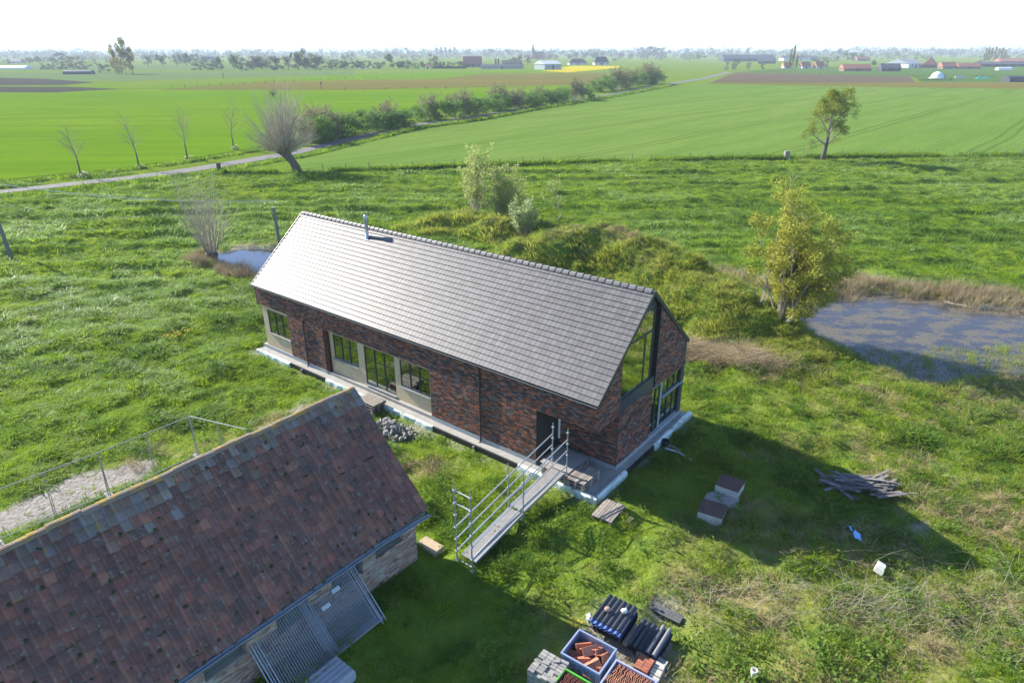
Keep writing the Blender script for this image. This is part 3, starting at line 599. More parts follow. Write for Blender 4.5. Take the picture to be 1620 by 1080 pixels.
m_conc = mat('concrete', (.34,.33,.30), (.26,.25,.23), scale=2.5, amount=.7, rough=.92, bump=.2, bscale=30)
m_glass = glass_mat('window_glass', .34)
m_glass2 = glass_mat('gable_glass', .62, (.45,.55,.50))
m_slat = mat('dark_cladding', (.030,.029,.028), (.045,.042,.038), scale=4, rough=.7, stretch=(1,1,.1))
m_plast = mat('inner_plaster', (.50,.48,.45), (.42,.41,.39), scale=1.2, rough=.95)
# walls: a mortar backing cut round the openings, bricks proud of it
O_F = [(-.1, 2.88, 0, 2.95), (5.97, 13.75, 0, OT), (19.77, 22.7, 0, OT)]           # openings on the long front (u0,u1,z0,z1)
roofz = lambda v: EAV-.02 + (min(v, HWD-v))*(RDG-EAV)/(HWD/2)
bk = MB()
def back(x0, x1, z0, z1): bk.box(x0, x1, .012, .30, z0, z1)
back(0, 2.88, 2.95, EAV); back(2.88, 5.97, BB, EAV); back(5.97, 13.75, OT, EAV); back(13.75, 19.77, BB, EAV); back(19.77, HL-.012, OT, EAV)
# right gable: pieces with their own outlines, extruded inwards
def gpoly(P, x0, x1, mb, mi=0):
    n = len(P); v = [(x1, a, z) for a, z in P] + [(x0, a, z) for a, z in P]
    f = [tuple(range(n)), tuple(range(2*n-1, n-1, -1))] + [(i, n+i, n+(i+1) % n, (i+1) % n) for i in range(n)]
    mb.add(v, f, mi)
GX = HL-.012
gpoly([(.302,OT),(1.68,OT),(1.68,roofz(1.68)),(.302,roofz(.302))], GX-.3, GX, bk)
gpoly([(1.70,BB),(4.50,BB),(4.50,2.93),(1.70,2.93)], GX-.3, GX, bk)
gpoly([(4.62,OT),(HWD,OT),(HWD,roofz(HWD)),(4.62,roofz(4.62))], GX-.3, GX, bk)
# porch back wall and the other two sides
bk.box(HL-2.82, HL-.012, 1.672, 1.96, BB, OT)
bk.box(0, HL, HWD-.3, HWD, BB, EAV)
gl_ = [(.3,2.95),(HWD-.3,2.95),(HWD-.3,roofz(HWD-.3)),(HWD/2,RDG-.05),(.3,roofz(.3))]
gpoly(gl_, 0, .3, bk); bk.box(.4, .6, .3, HWD-.3, BB, 2.95)
wall = bk.build('wall', m_mortar, house)
# bricks
bl, bh, gap = .215, .052, .011
pieces = []                       # (kind, centre along, z, length, offset, rnd)
def courses(u0, u1, z0, z1, ok, put):
    nz = int((z1-z0)/(bh+gap)); k = 0
    for i in range(nz+1):
        z = z0 + i*(bh+gap)
        if z+bh > z1+.02: break
        u = u0 - (rng.random()*bl)
        while u < u1:
            l = bl if rng.random() > .12 else bl*.5; a, b_ = max(u, u0), min(u+l, u1)
            if b_-a > .03: put(a, b_, z, ok)
            u += l+gap
def clip_open(a, b_, z, ops):
    segs = [(a, b_)]
    for (x0, x1, q0, q1) in ops:
        if z+bh*.5 < q0 or z+bh*.5 > q1: continue
        ns = []
        for s0, s1 in segs:
            if s1 <= x0 or s0 >= x1: ns.append((s0, s1)); continue
            if s0 < x0: ns.append((s0, x0))
            if s1 > x1: ns.append((x1, s1))
        segs = ns
    return [s for s in segs if s[1]-s[0] > .025]
front = []; gab = []; porch = []
courses(0, HL, BB, EAV-.02, None, lambda a, b_, z, ok: front.extend((p, q, z) for p, q in clip_open(a, b_, z, O_F)))
def gput(a, b_, z, ok):
    for p, q in clip_open(a, b_, z, [(-.1,1.69,0,OT), (1.68,4.62,2.93,9), (4.50,HWD+.1,0,OT)]):
        zt = roofz(q if (p+q)/2 < HWD/2 else p); zt2 = roofz(p if (p+q)/2 < HWD/2 else q)
        if z+bh < min(zt, zt2)-.02: gab.append((p, q, z))
        elif z+bh < max(zt, zt2)-.06 : gab.append(((p+q)/2 if p < 2 else p, q if p < 2 else (p+q)/2, z))
courses(0, HWD, BB, RDG, None, gput)
courses(HL-2.82, HL, BB, OT-.01, None, lambda a, b_, z, ok: porch.append((a, b_, z)))
# the 300 bricks nearest the camera, round the corner by the porch, are objects of their own
def bkey(kind, p): return 0
front.sort(key=lambda q: abs(q[0]-19.5) + abs(q[2]-1.6)*1.4 if q[0] > 16 else 1e3)
near_b = [q for q in front if q[1]-q[0] > .2][:300]; nset = set(near_b)
bm_ = MB(); bm_.box(-bl/2, bl/2, -.0, .05, 0, bh, 0, 0.0); brick_me = bm_.mesh('brick', m_brick)
for (a, b_, z) in near_b:
    o = place(brick_me, 'brick', wall, ((a+b_)/2, rng.uniform(-.004, .003), z)); o.scale.x = (b_-a)/bl
bw_ = MB()
for (a, b_, z) in front:
    if (a, b_, z) in nset: continue
    d = rng.uniform(-.004, .003); bw_.box(a, b_, d, d+.05, z, z+bh, 0, rng.random())
for (a, b_, z) in gab:
    d = rng.uniform(-.004, .003); bw_.box(HL-.05-d, HL-d, a if a > .06 else .052, b_, z, z+bh, 0, rng.random())
for (a, b_, z) in porch:
    d = rng.uniform(-.004, .003); bw_.box(a, b_-(.052 if b_ > HL-.01 else 0), 1.66+d, 1.71+d, z, z+bh, 0, rng.random())
bw_.build('brickwork', m_brick, wall, kind='stuff')
# porch soffit, slab, plinth
MB().box(19.77, HL-.055, .055, 1.655, OT+.003, OT+.06).build('porch_ceiling', m_dark, house)
pl = MB(); pl.box(.1, HL+.28, -.36, HWD+.3, -.35, .27); pl.box(.0, 19.77, .02, HWD, .27, .44); pl.box(19.77, HL-.02, 1.68, HWD, .27, .44)
slab = pl.build('floor_slab', m_conc, house)
fs = MB(); fs.box(.32, 5.97, -.006, .018, .272, BB-.004); fs.box(13.75, 19.77, -.006, .018, .272, BB-.004); fs.box(HL-.018, HL+.006, 1.70, HWD, .272, BB-.004); fs.box(19.79, HL-.02, 1.654, 1.676, .272, BB-.004)
fs.build('plinth_membrane', m_foil, house)
def insul(x0, x1, y0, y1, z0, z1, axis):
    """rough foam board: a box whose outer faces are cut into short lengths and pushed about"""
    b = MB(); L_ = (x1-x0) if axis == 0 else (y1-y0); n = max(2, int(L_/.35)); v = []; f = []
    for i in range(n+1):
        t = i/n; j = lambda s: rng.uniform(-s, s)
        if axis == 0: X = x0+L_*t; sec = [(X, y1, z0), (X, y0+j(.02), z0), (X, y0+j(.03), z1-.05+j(.02)), (X, y0+.05+j(.02), z1+j(.02)), (X, y1, z1+j(.015))]
        else: Y = y0+L_*t; sec = [(x0, Y, z0), (x1+j(.02), Y, z0), (x1+j(.03), Y, z1-.05+j(.02)), (x1-.05+j(.02), Y, z1+j(.02)), (x0, Y, z1+j(.015))]
        v += sec
        if i:
            a, c = (i-1)*5, i*5
            for k in range(4): f.append((a+k, a+k+1, c+k+1, c+k))
    f += [(0,1,2,3,4), tuple(range(n*5+4, n*5-1, -1))]
    return b.add(v, f).build('insulation_board', m_insul, house)
insul(.05, 3.2, -.50, -.363, -.2, .27, 0); insul(6.35, 14.2, -.46, -.363, -.2, .28, 0); insul(19.2, 23.0, -.52, -.363, -.25, .33, 0)
insul(22.883, 23.02, -.36, 1.9, -.25, .33, 1); insul(22.883, 23.03, 4.4, 8.1, -.2, .33, 1)
kb = MB(); kb.box(3.2, 6.35, -.43, -.362, -.2, .262); kb.box(14.2, 19.2, -.43, -.362, -.2, .24); kb.box(22.882, 22.95, 1.9, 4.4, -.2, .24)
kb.build('damp_proof_board', m_black, house)
# windows ----------------------------------------------------------------
def window(name, u0, u1, z0, z1, cols, rows, v=.20, fr=.05, parent=house, axis=0, glass=m_glass, rowpos=None):
    """frame part with mullions and panes as sub-parts; axis 0: on the long front, 1: on the gable (u runs along the gable)"""
    def bx(b, a0, a1, y0, y1, c0, c1):
        if axis == 0: b.box(a0, a1, v+y0, v+y1, c0, c1)
        else: b.box(HL-v-y1, HL-v-y0, a0, a1, c0, c1)
    f = MB()
    bx(f, u0, u1, 0, .06, z0, z0+fr); bx(f, u0, u1, 0, .06, z1-fr, z1); bx(f, u0, u0+fr, 0, .06, z0+fr, z1-fr); bx(f, u1-fr, u1, 0, .06, z0+fr, z1-fr)
    fo = f.build(name, m_frame, parent)
    us = [u0+fr+(u1-u0-2*fr)*i/cols for i in range(cols+1)]
    rp = rowpos or [i/rows for i in range(1, rows)]
    zs = [z0+fr] + [z0+fr+(z1-z0-2*fr)*q for q in rp] + [z1-fr]
    for q in us[1:-1]:
        b = MB(); bx(b, q-.03, q+.03, -.012, .058, z0+fr, z1-fr); b.build('mullion', m_frame, fo)
    for q in zs[1:-1]:
        for i in range(cols):
            b = MB(); bx(b, us[i]+.03, us[i+1]-.03, .005, .05, q-.016, q+.016); b.build('glazing_bar', m_frame, fo)
    for i in range(cols):
        for j in range(len(zs)-1):
            b = MB(); bx(b, us[i]+.02, us[i+1]-.02, .022, .032, zs[j]+.004, zs[j+1]-.004); b.build('pane', glass, fo)
    return fo
RV = .20
# panel of sheathing behind the openings, cut round the windows
pb = MB(); p2 = MB()
def panel(x0, x1, z0, z1, y=RV): (pb if y == RV else p2).box(x0, x1, y, y+.08, z0, z1)
for a, b_, z0, z1 in ((6.22,6.5,.30,OT), (6.5,8.47,.30,1.30), (8.47,8.95,.30,OT), (8.95,11.17,.30,.58), (11.17,11.54,.30,OT), (11.54,13.53,.30,1.26), (13.53,13.76,.30,OT), (6.5,8.47,2.70,OT), (8.95,11.17,2.70,OT), (11.54,13.53,2.69,OT)): panel(a, b_, z0, z1)
for a, b_, z0, z1 in ((.32,.80,.30,2.97), (.80,2.83,.30,1.30), (2.83,2.9,.30,2.97), (.80,2.83,2.73,2.97)): panel(a, b_, z0, z1, .10)
pb.build('sheathing_panel', m_board, house); p2.build('sheathing_panel', m_board, house)
MB().box(5.975, 6.215, .03, .30, .30, OT-.003).build('recess_cladding', mat('rust_cladding', (.075,.030,.02), (.03,.02,.02), scale=5, rough=.8), house)
window('window', .80, 2.83, 1.30, 2.73, 3, 2, .12, rowpos=[.5])
window('window', 6.50, 8.47, 1.30, 2.70, 3, 2, RV+.02, rowpos=[.62]); window('window', 11.54, 13.53, 1.26, 2.69, 3, 2, RV+.02, rowpos=[.6])
window('glazed_door', 8.95, 11.17, .58, 2.70, 3, 3, RV+.02)
sb = MB()
for a, b_, z, y in ((.78,2.85,1.28,.06), (6.46,8.5,1.27,.13), (11.5,13.56,1.23,.13), (8.92,11.2,.55,.12)): sb.box(a, b_, y-.03, y+.09, z-.02, z+.012)
sb.build('window_sill', m_zinc, house)
# left corner window on the far side of the corner
MB().box(.30, .36, .12, 2.2, .30, 2.94).build('corner_panel', m_board, house)
# gable glazing
gg = MB(); f0 = .06; y0, y1 = 1.70, 4.26; zb = 3.48
zt = lambda v: roofz(v)-.20
gx = HL-.10
def gbar(b, P, t=.05): gpoly(P, gx-.04, gx+.03, b)
gbar(gg, [(y0,zb),(y1,zb),(y1,zb+f0),(y0,zb+f0)]); gbar(gg, [(y0,zb+f0),(y0+f0,zb+f0),(y0+f0,zt(y0+f0)),(y0,zt(y0))])
gbar(gg, [(y1-f0,zb+f0),(y1,zb+f0),(y1,zt(y1)),(y1-f0,zt(y1-f0))]); gbar(gg, [(y0+f0,zt(y0+f0)-.08),(HWD/2,zt(HWD/2)-.09),(y1-f0,zt(y1-f0)-.08),(y1-f0,zt(y1-f0)),(HWD/2,zt(HWD/2)),(y0+f0,zt(y0+f0))])
gfr = gg.build('gable_window', m_frame, house)
tz = 5.68
b = MB(); gpoly([(2.06,tz-.035),(y1-f0,tz-.035),(y1-f0,tz+.035),(2.14,tz+.035)], gx-.035, gx+.025, b); b.build('glazing_bar', m_frame, gfr)
b = MB(); gpoly([(3.58,zb+f0),(3.65,zb+f0),(3.65,tz-.035),(3.58,tz-.035)], gx-.035, gx+.025, b); b.build('mullion', m_frame, gfr)
for P in ([(y0+.05,zb+.05),(3.58,zb+.05),(3.58,tz-.04),(2.10,tz-.04),(y0+.05,zt(y0+.05)-.03)], [(3.65,zb+.05),(y1-.05,zb+.05),(y1-.05,tz-.04),(3.65,tz-.04)], [(2.20,tz+.04),(y1-.05,tz+.04),(y1-.05,zt(y1-.05)-.04),(HWD/2,zt(HWD/2)-.06)]):
    b = MB(); gpoly(P, gx-.012, gx, b); b.build('pane', m_glass2, gfr)
b = MB(); gpoly([(1.69,2.94),(4.62,2.94),(4.62,3.475),(1.69,3.475)], HL-.16, HL-.015, b); b.build('apron_panel', mat('blue_grey_panel', (.050,.060,.075), rough=.3, spec=.6), house)
b = MB(); gpoly([(4.265,3.48),(4.61,3.48),(4.61,roofz(4.61)-.19),(4.265,roofz(4.265)-.19)], HL-.28, HL-.16, b); b.build('slot_cladding', m_dark, house)
b = MB(); b.box(HL-.16, HL+.03, 4.575, 4.617, 2.94, roofz(4.6)-.2); b.build('corner_trim', m_dark, house)
# ground floor corner window on the gable
sb = MB(); X0, X1 = HL-.14, HL-.05
for a, b_, z0, z1 in ((4.505,4.56,.44,OT-.005), (5.40,5.56,.44,OT-.005), (7.42,7.62,.44,OT-.005), (4.56,5.40,.44,.52), (5.56,7.42,.44,.56), (4.56,5.40,2.78,OT-.005), (5.56,7.42,2.80,OT-.005)): sb.box(X0, X1, a, b_, z0, z1)
sb.box(HL-.16, HL+.02, 5.58, 7.64, 1.98, 2.05)
sb.build('grey_post', m_foil, house)
window('window', 4.56, 5.40, .53, 2.77, 2, 3, .07, axis=1); window('window', 5.57, 7.40, 2.06, 2.79, 3, 1, .07, axis=1); window('window', 5.57, 7.40, .57, 1.97, 3, 2, .07, axis=1)
# porch door wall, panelled in dark upright boards
fr_ = MB(); fr_.box(19.74, 19.765, .005, 1.655, .45, OT-.005); pf = fr_.build('porch_cladding', m_slat, house)
bd_ = MB(); bd_.box(0, .02, 0, .098, 0, OT-.46); bdm = bd_.mesh('board', m_slat)
for i in range(16): place(bdm, 'board', pf, (19.766+rng.uniform(0, .004), .03+i*.1015, .452))
MB().box(19.79, 19.85, 1.58, 1.652, .82, OT-.1).build('white_pipe', mat('white_plastic', (.78,.80,.80), rough=.4), house)
# rain pipes on the front
for u, z1 in ((4.36, 3.0), (16.80, EAV-.1)):
    b = MB(); b.path([(u, -.045, z1), (u, -.045, .34), (u, -.1, .26), (u-.02, -.46, .12)], .04, 8); b.tube((u, -.045, z1-.4), (u, -.045, z1-.36), .05, n=8); b.tube((u, -.045, 1.4), (u, -.045, 1.44), .05, n=8)
    b.build('downpipe', m_dark if u > 10 else mat('brown_pipe', (.06,.05,.05), rough=.5), house, smooth=False)
    MB().tube((u-.06, -.47, -.05), (u-.06, -.47, .22), .06, .055, 10).build('pipe_shoe', m_zinc, house)
# inside: floor, partitions so that the panes look into a room
ib = MB(); ib.box(.7, HL-.4, 3.9, 4.0, .45, 3.2); ib.box(5.0, 5.1, .4, 3.9, .45, 3.2); ib.box(15.5, 15.6, .4, 7.2, .45, 3.2)
ib.build('inner_wall', m_plast, house)
MB().box(.62, HL-.34, .32, HWD-.32, 3.22, 3.32).build('upper_floor', m_plast, house)
# roof ------------------------------------------------------------------
RO = MB(); OV = .07
sl = math.atan2(RDG-EAV, HWD/2); cs, sn = math.cos(sl), math.sin(sl)
for sgn in (0, 1):
    ya, yb = (-OV, HWD/2) if sgn == 0 else (HWD+OV, HWD/2)
    za = EAV - OV*math.tan(sl); 
    P = [(ya, za), (yb, RDG), (yb, RDG-.16), (ya, za-.06)]
    gpoly(P if sgn == 0 else P[::-1], -.07, HL+.02, RO)
roof = RO.build('roof', m_dark, house)
SLN = math.hypot(HWD/2+OV, RDG-EAV+OV*math.tan(sl)); NR = 20; EX = SLN/NR; NCOL = 102; TW = (HL+.10)/NCOL
tb = MB(); tb.bev(-TW/2+.003, TW/2-.003, -.012, EX+.03, 0, .020, .003); tile_me = tb.mesh('roof_tile', m_tile)
tiles = []
for r_ in range(NR):
    for c in range(NCOL):
        tiles.append((r_, c))
tiles.sort(key=lambda q: (math.hypot((q[1]+.5)*TW-HL-.0, (q[0]-6)*EX*1.6)))
tilt = .034/EX
def tile_mat(r_, c, back=False):
    x = -.08 + (c+.5)*TW; s = r_*EX
    y = -OV + s*cs; z = EAV - OV*math.tan(sl) + s*sn
    p = Vector((x, y, z)) + Vector((0, -sn, cs))*.036
    rot = Matrix.Rotation(sl-tilt + rng.uniform(-.004, .004), 4, 'X') @ Matrix.Rotation(rng.uniform(-.004, .004), 4, 'Y')
    M = Matrix.Translation(p) @ rot
    if back: M = Matrix.Translation((0, HWD, 0)) @ Matrix.Diagonal((1, -1, 1, 1)) @ M
    return M
for (r_, c) in tiles[:300]:
    o = place(tile_me, 'roof_tile', roof); o.matrix_local = tile_mat(r_, c)
tf = MB(); tv = [v.co.copy() for v in tile_me.vertices]; tfc = [tuple(p.vertices) for p in tile_me.polygons]
for (r_, c) in tiles[300:]:
    M = tile_mat(r_, c); tf.add([tuple(M @ q) for q in tv], tfc, 0, rng.random())
for r_ in range(NR):                                                   # far slope, unseen: one long course per row
    M = tile_mat(r_, 0, True); x0, x1 = -.08, HL+.02
    tf.add([tuple(Vector((q[0], (M @ Vector((0, q[1], q[2]))).y, (M @ Vector((0, q[1], q[2]))).z))) for q in ((x0,-.012,0),(x1,-.012,0),(x1,EX+.04,.016),(x0,EX+.04,.016),(x0,-.012,.016),(x1,-.012,.016))], [(4,5,2,3),(0,1,5,4)], 0, rng.random())
tf.build('roof_tile_courses', m_tile, roof, kind='stuff')
# ridge caps
rc = MB(); n = 5; cap = []
for x, g_ in ((0, .0), (.335, .030)):
    for a, z in ((-.135, -.08), (-.09, .012), (-.03, .055), (.03, .055), (.09, .012), (.135, -.08)): cap.append((x, a*(1+g_*2), z+g_))
rc.add(cap, [(i, i+1, 7+i, 6+i) for i in range(5)] + [(0,6,7,1)][:0] + [(5,4,3,2,1,0), (6,7,8,9,10,11)])
rcm = rc.mesh('ridge_tile', m_tile)
for i in range(64):
    o = place(rcm, 'ridge_tile', roof, (-.08+i*.3535, HWD/2, RDG+.055)); o.rotation_euler = (rng.uniform(-.01, .01), 0, rng.uniform(-.006, .006))
# verge and eave trim
vb = MB()
for s in (1, -1):
    a = Vector((HL+.045, HWD/2 + s*(HWD/2+OV+.02), EAV-OV*math.tan(sl)-.03)); c = Vector((HL+.045, HWD/2, RDG+.0))
    vb.bar(a, c, .03, .16, (0, -s*sn, cs))
    a = Vector((-.10, HWD/2 + s*(HWD/2+OV+.02), EAV-OV*math.tan(sl)-.03)); c = Vector((-.10, HWD/2, RDG+.0)); vb.bar(a, c, .03, .16, (0, -s*sn, cs))
vb.build('verge_trim', mat('verge_metal', (.030,.040,.034), rough=.45, spec=.5), roof)
gb = MB(); zg = EAV-OV*math.tan(sl)
gb.box(-.09, HL+.03, -.135, -.075, zg-.09, zg-.035); gb.build('gutter', m_dark, house)
MB().box(-.09, HL+.03, -.139, -.1355, zg-.055, zg-.043).build('gutter_lip', mat('pale_lip', (.55,.55,.52), rough=.5), house)
MB().box(HL-.35, HL+.0, HWD/2-.05, HWD/2+.05, RDG+.02, RDG+.06).build('ridge_end', m_zinc, roof)
# flue: a child of the house, fixed through the roof
fl = MB(); c0 = (6.15, 3.357, 6.90)
fl.lathe([(.12,-.02),(.12,.22),(.10,.24),(.085,.26),(.085,.93),(.105,.95),(.105,1.0),(.12,1.02),(.12,1.28),(.10,1.33),(.0,1.35)], c0, 14)
flue = fl.build('flue', m_zinc, house, smooth=True)
f2 = MB(); M = Matrix.Translation(Vector(c0)+Vector((0, -sn*0, .17))) @ Matrix.Rotation(sl, 4, 'X')
f2.add([tuple(M @ Vector(q)) for q in ((-.22,-.25,-.06),(.22,-.25,-.06),(.22,.25,-.06),(-.22,.25,-.06),(-.16,-.18,.0),(.16,-.18,.0),(.16,.18,.0),(-.16,.18,.0))], [(4,5,6,7),(0,1,5,4),(1,2,6,5),(2,3,7,6),(3,0,4,7)])
f2.build('flashing', m_dark, flue)

# ------------------------------------------------------------------ the old barn
barn = thing('old_barn', 'old low brick barn with mossy red-brown pantile roof', 'barn', (B0[0], B0[1], 0), BA)
BLN, BWD, BEV, BRD = 27.0, 5.82, 2.30, 5.42
m_obrick = mat('old_brick', [(.30,.16,.105), (.40,.27,.19), (.34,.21,.14), (.24,.13,.10), (.44,.34,.25), (.30,.20,.15), (.37,.25,.17), (.16,.11,.10)], (.34,.31,.25), scale=5, amount=.45, rough=.95, const=True, vary=.2, spots=(1.3, .57, (.36,.34,.27), .12))
m_omort = mat('old_mortar', (.36,.33,.27), (.26,.24,.20), scale=3, rough=.98)
m_pan = mat('old_pantile', [(0.273,0.119,0.083), (0.203,0.109,0.088), (0.304,0.127,0.088), (0.163,0.106,0.091), (0.242,0.119,0.089), (0.350,0.165,0.110), (0.187,0.109,0.091), (0.280,0.122,0.088), (0.218,0.127,0.099), (0.233,0.115,0.088)], (.085,.078,.070), scale=2.2, amount=.55, rough=.9, bump=.45, bscale=18, vary=.14, spots=(8, .58, (.23,.205,.16), .10), spec=.2)
m_rtile = mat('lichen_ridge', [(.27,.18,.085), (.30,.21,.075), (.24,.16,.10), (.21,.17,.13)], (.20,.19,.17), scale=4, amount=.6, rough=.95, bump=.5, bscale=14, spots=(3, .55, (.36,.24,.06), .08))
m_pan_top = mat('lichen_pantile', [(0.250,0.237,0.225), (0.200,0.125,0.106), (0.213,0.206,0.206), (0.250,0.150,0.112), (0.275,0.250,0.213)], (.20,.17,.09), scale=3, amount=.5, rough=.95, bump=.4, bscale=16, vary=.2, spots=(5, .60, (.27,.20,.06), .08))
O_B = [(-1.75,-.57,1.18,1.90), (-3.45,-2.28,1.05,1.95), (-5.33,-4.28,1.0,1.97), (-7.45,-6.29,1.15,1.92), (-10.2,-8.08,.9,1.9), (-14,-12,.9,1.9)]
bk = MB(); us = [-BLN]; 
for (a, b_, z0, z1) in sorted(O_B):
    bk.box(us[-1], a, .012, .32, -.3, BEV-.02); bk.box(a, b_, .012, .32, -.3, z0); bk.box(a, b_, .012, .32, z1, BEV-.02); us.append(b_)
bk.box(us[-1], -.012, .012, .32, -.3, BEV-.02)
bk.box(-BLN, 0, BWD-.3, BWD, -.3, BEV-.02)
for X in (-BLN, -.30):
    v = [(X, .32, -.3), (X, BWD-.3, -.3), (X, BWD-.3, BEV), (X, BWD/2, BRD-.35), (X, .32, BEV)]
    n = 5; vv = [(X+.288, a, z) for _, a, z in v] + v
    bk.add(vv, [tuple(range(5)), tuple(range(9, 4, -1))] + [(i, n+i, n+(i+1) % n, (i+1) % n) for i in range(n)])
bwall = bk.build('wall', m_omort, barn)
ob = []
courses(-13.5, 0, -.12, BEV-.06, None, lambda a, b_, z, ok: ob.extend((p, q, z) for p, q in clip_open(a, b_, z, O_B)))
ob.sort(key=lambda q: abs(q[0]+1.8) if q[1]-q[0] > .2 and q[0] > -4 else 99)
bm_ = MB(); bm_.box(-bl/2, bl/2, 0, .05, 0, bh, 0, 0.0); ob_me = bm_.mesh('brick', m_obrick)
for (a, b_, z) in ob[:300]:
    o = place(ob_me, 'brick', bwall, ((a+b_)/2, rng.uniform(-.006, .005), z)); o.scale.x = (b_-a)/bl
b = MB()
for (a, b_, z) in ob[300:]:
    d = rng.uniform(-.006, .005); b.box(a, b_, d, d+.05, z, z+bh, 0, rng.random())
b.build('brickwork', m_obrick, bwall, kind='stuff')
# openings: boards, grimy panes and sills
m_oldwood = mat('grey_green_board', (.13,.17,.145), (.085,.105,.095), scale=5, amount=.7, rough=.9, stretch=(1,1,.15), vary=.2)
m_grime = mat('grimy_pane', (.12,.135,.115), (.09,.10,.085), scale=3, rough=.35, spec=.5)
for k, (a, b_, z0, z1) in enumerate(O_B):
    if k in (2,):
        q = MB(); q.box(a, b_, .20, .215, z0, z1); sh = q.build('shutter', m_oldwood, barn)
        n = 8; wdt = (b_-a)/n
        for i in range(n): MB().box(a+i*wdt+.004, a+(i+1)*wdt-.004, .165+rng.uniform(0, .012), .198, z0+.01, z1-.01, 0, rng.random()).build('board', m_oldwood, sh)
    else:
        q = MB(); q.box(a, b_, .19, .25, z0, z0+.05); q.box(a, b_, .19, .25, z1-.05, z1); q.box(a, a+.05, .19, .25, z0+.05, z1-.05); q.box(b_-.05, b_, .19, .25, z0+.05, z1-.05)
        wf = q.build('window_frame', m_oldwood, barn)
        MB().box(a+.05, b_-.05, .215, .225, z0+.05, z1-.05).build('pane', m_grime, wf)
    q = MB(); q.box(a-.02, b_+.02, .055, .19, z0-.05, z0+.004); q.build('sill', m_omort, barn)
# pantiles
bsl = math.atan2(BRD-BEV, BWD/2); bcs, bsn = math.cos(bsl), math.sin(bsl); BOV = .27
ze = BEV - BOV*math.tan(bsl)*.0
roofline = lambda s: (-BOV + s*bcs, BEV - .22 + s*bsn)               # (v,z) at s up the slope
BS = (BWD/2+BOV)/bcs; RT = roofline(BS)
q = MB()
for sg in (0, 1):
    P = [roofline(0), roofline(BS), (RT[0], RT[1]-.12), (roofline(0)[0], roofline(0)[1]-.05)]
    if sg: P = [(BWD-a, z) for a, z in P][::-1]
    n = 4; X0, X1 = -BLN-.2, .25; v = [(X1, a, z) for a, z in P] + [(X0, a, z) for a, z in P]
    q.add(v, [(0,1,2,3), (7,6,5,4)] + [(i, n+i, n+(i+1) % n, (i+1) % n) for i in range(n)])
broof = q.build('roof', mat('roof_battens', (.03,.026,.022), rough=.95), barn)
PR = 16; PEX = BS/PR; PW = .232; PC = int((BLN+.45)/PW)
def pantile(m):
    t = MB(); prof = [(-.135,.012), (-.105,.052), (-.065,.060), (-.03,.030), (.01,.004), (.055,-.002), (.10,.006), (.128,.026)]; v = []
    for yy, zz in ((-.01, .026), (PEX+.05, -.014)):
        for xx, z in prof: v.append((xx, yy, z+zz+.02))
    for xx, z in prof: v.append((xx, -.01, z+.012))
    n = len(prof); f = [(i, i+1, n+i+1, n+i) for i in range(n-1)] + [(2*n+i, 2*n+i+1, i+1, i) for i in range(n-1)]
    t.add(v, f); return t.mesh('pantile', m, smooth=False)
pm, pmt = pantile(m_pan), pantile(m_pan_top)
pt = []
for r_ in range(PR):
    for c in range(PC):
        x = .25 - (c+.5)*PW
        pt.append((r_, c, x))
missing = {(2, 45), (3, 45), (1, 45)}
sag = lambda x, s: -.05*math.sin(max(0, min(1, (-x)/14))*PI)*math.sin(s/BS*PI) + .018*math.sin(x*1.7+s*2.1) + .012*math.sin(x*4.1-s*1.3)
def pmtx(r_, x, dx=0, dy=0, back=False):
    s = r_*PEX + dy; a, z = roofline(s); s_ = sag(x, s)
    p = Vector((x+dx, a, z)) + Vector((0, -bsn, bcs))*(.085+s_)
    M = Matrix.Translation(p) @ Matrix.Rotation(bsl-.05+rng.uniform(-.02, .02), 4, 'X') @ Matrix.Rotation(rng.uniform(-.025, .025), 4, 'Y') @ Matrix.Rotation(rng.uniform(-.025, .025), 4, 'Z')
    if back: M = Matrix.Translation((0, BWD, 0)) @ Matrix.Diagonal((1, -1, 1, 1)) @ M
    return M
def campos(q):                                                         # how far from the viewpoint above the yard
    a, z = roofline(q[0]*PEX); X = bw(q[2], a); return math.hypot(math.hypot(*X), z-CAM_H)
pt = [q for q in pt if (q[0], q[1]) not in missing]
pt.sort(key=lambda q: campos(q) + (60 if q[2] < -10.5 and q[0] < 3 else 0))
joined = MB(); jt = MB()
pv = [v.co.copy() for v in pm.vertices]; pf_ = [tuple(p.vertices) for p in pm.polygons]
for k, (r_, c, x) in enumerate(pt):
    dy = rng.uniform(-.018, .018); dx = rng.uniform(-.008, .008)
    if r_ == 8 and 3 <= c <= 10: dy += .07                             # the slipped course leaves a dark gap
    top = r_ >= PR-1 and rng.random() < .8 or (r_ == PR-2 and rng.random() < .45) or (r_ >= PR-4 and rng.random() < .10)
    M = pmtx(r_, x, dx, dy)
    if k < 300: o = place(pmt if top else pm, 'pantile', broof); o.matrix_local = M
    else: (jt if top else joined).add([tuple(M @ v) for v in pv], pf_, 0, rng.random())
for r_ in range(PR):
    for c in range(0, PC, 1):
        M = pmtx(r_, .25-(c+.5)*PW, 0, 0, True); joined.add([tuple(M @ v) for v in pv], [tuple(reversed(f)) for f in pf_[:7]], 0, rng.random())
joined.build('pantile_courses', m_pan, broof, kind='stuff'); jt.build('lichen_pantile_courses', m_pan_top, broof, kind='stuff')
rt = MB(); v = []
for x in (0, .40):
    for i in range(7):
        t = PI*i/6; v.append((x, .125*math.cos(t), .10*math.sin(t)-.03))
rt.add(v, [(i+1, i, 7+i, 8+i) for i in range(6)] + [tuple(range(7)), tuple(range(13, 6, -1))]); rtm = rt.mesh('ridge_tile', m_rtile, smooth=False)
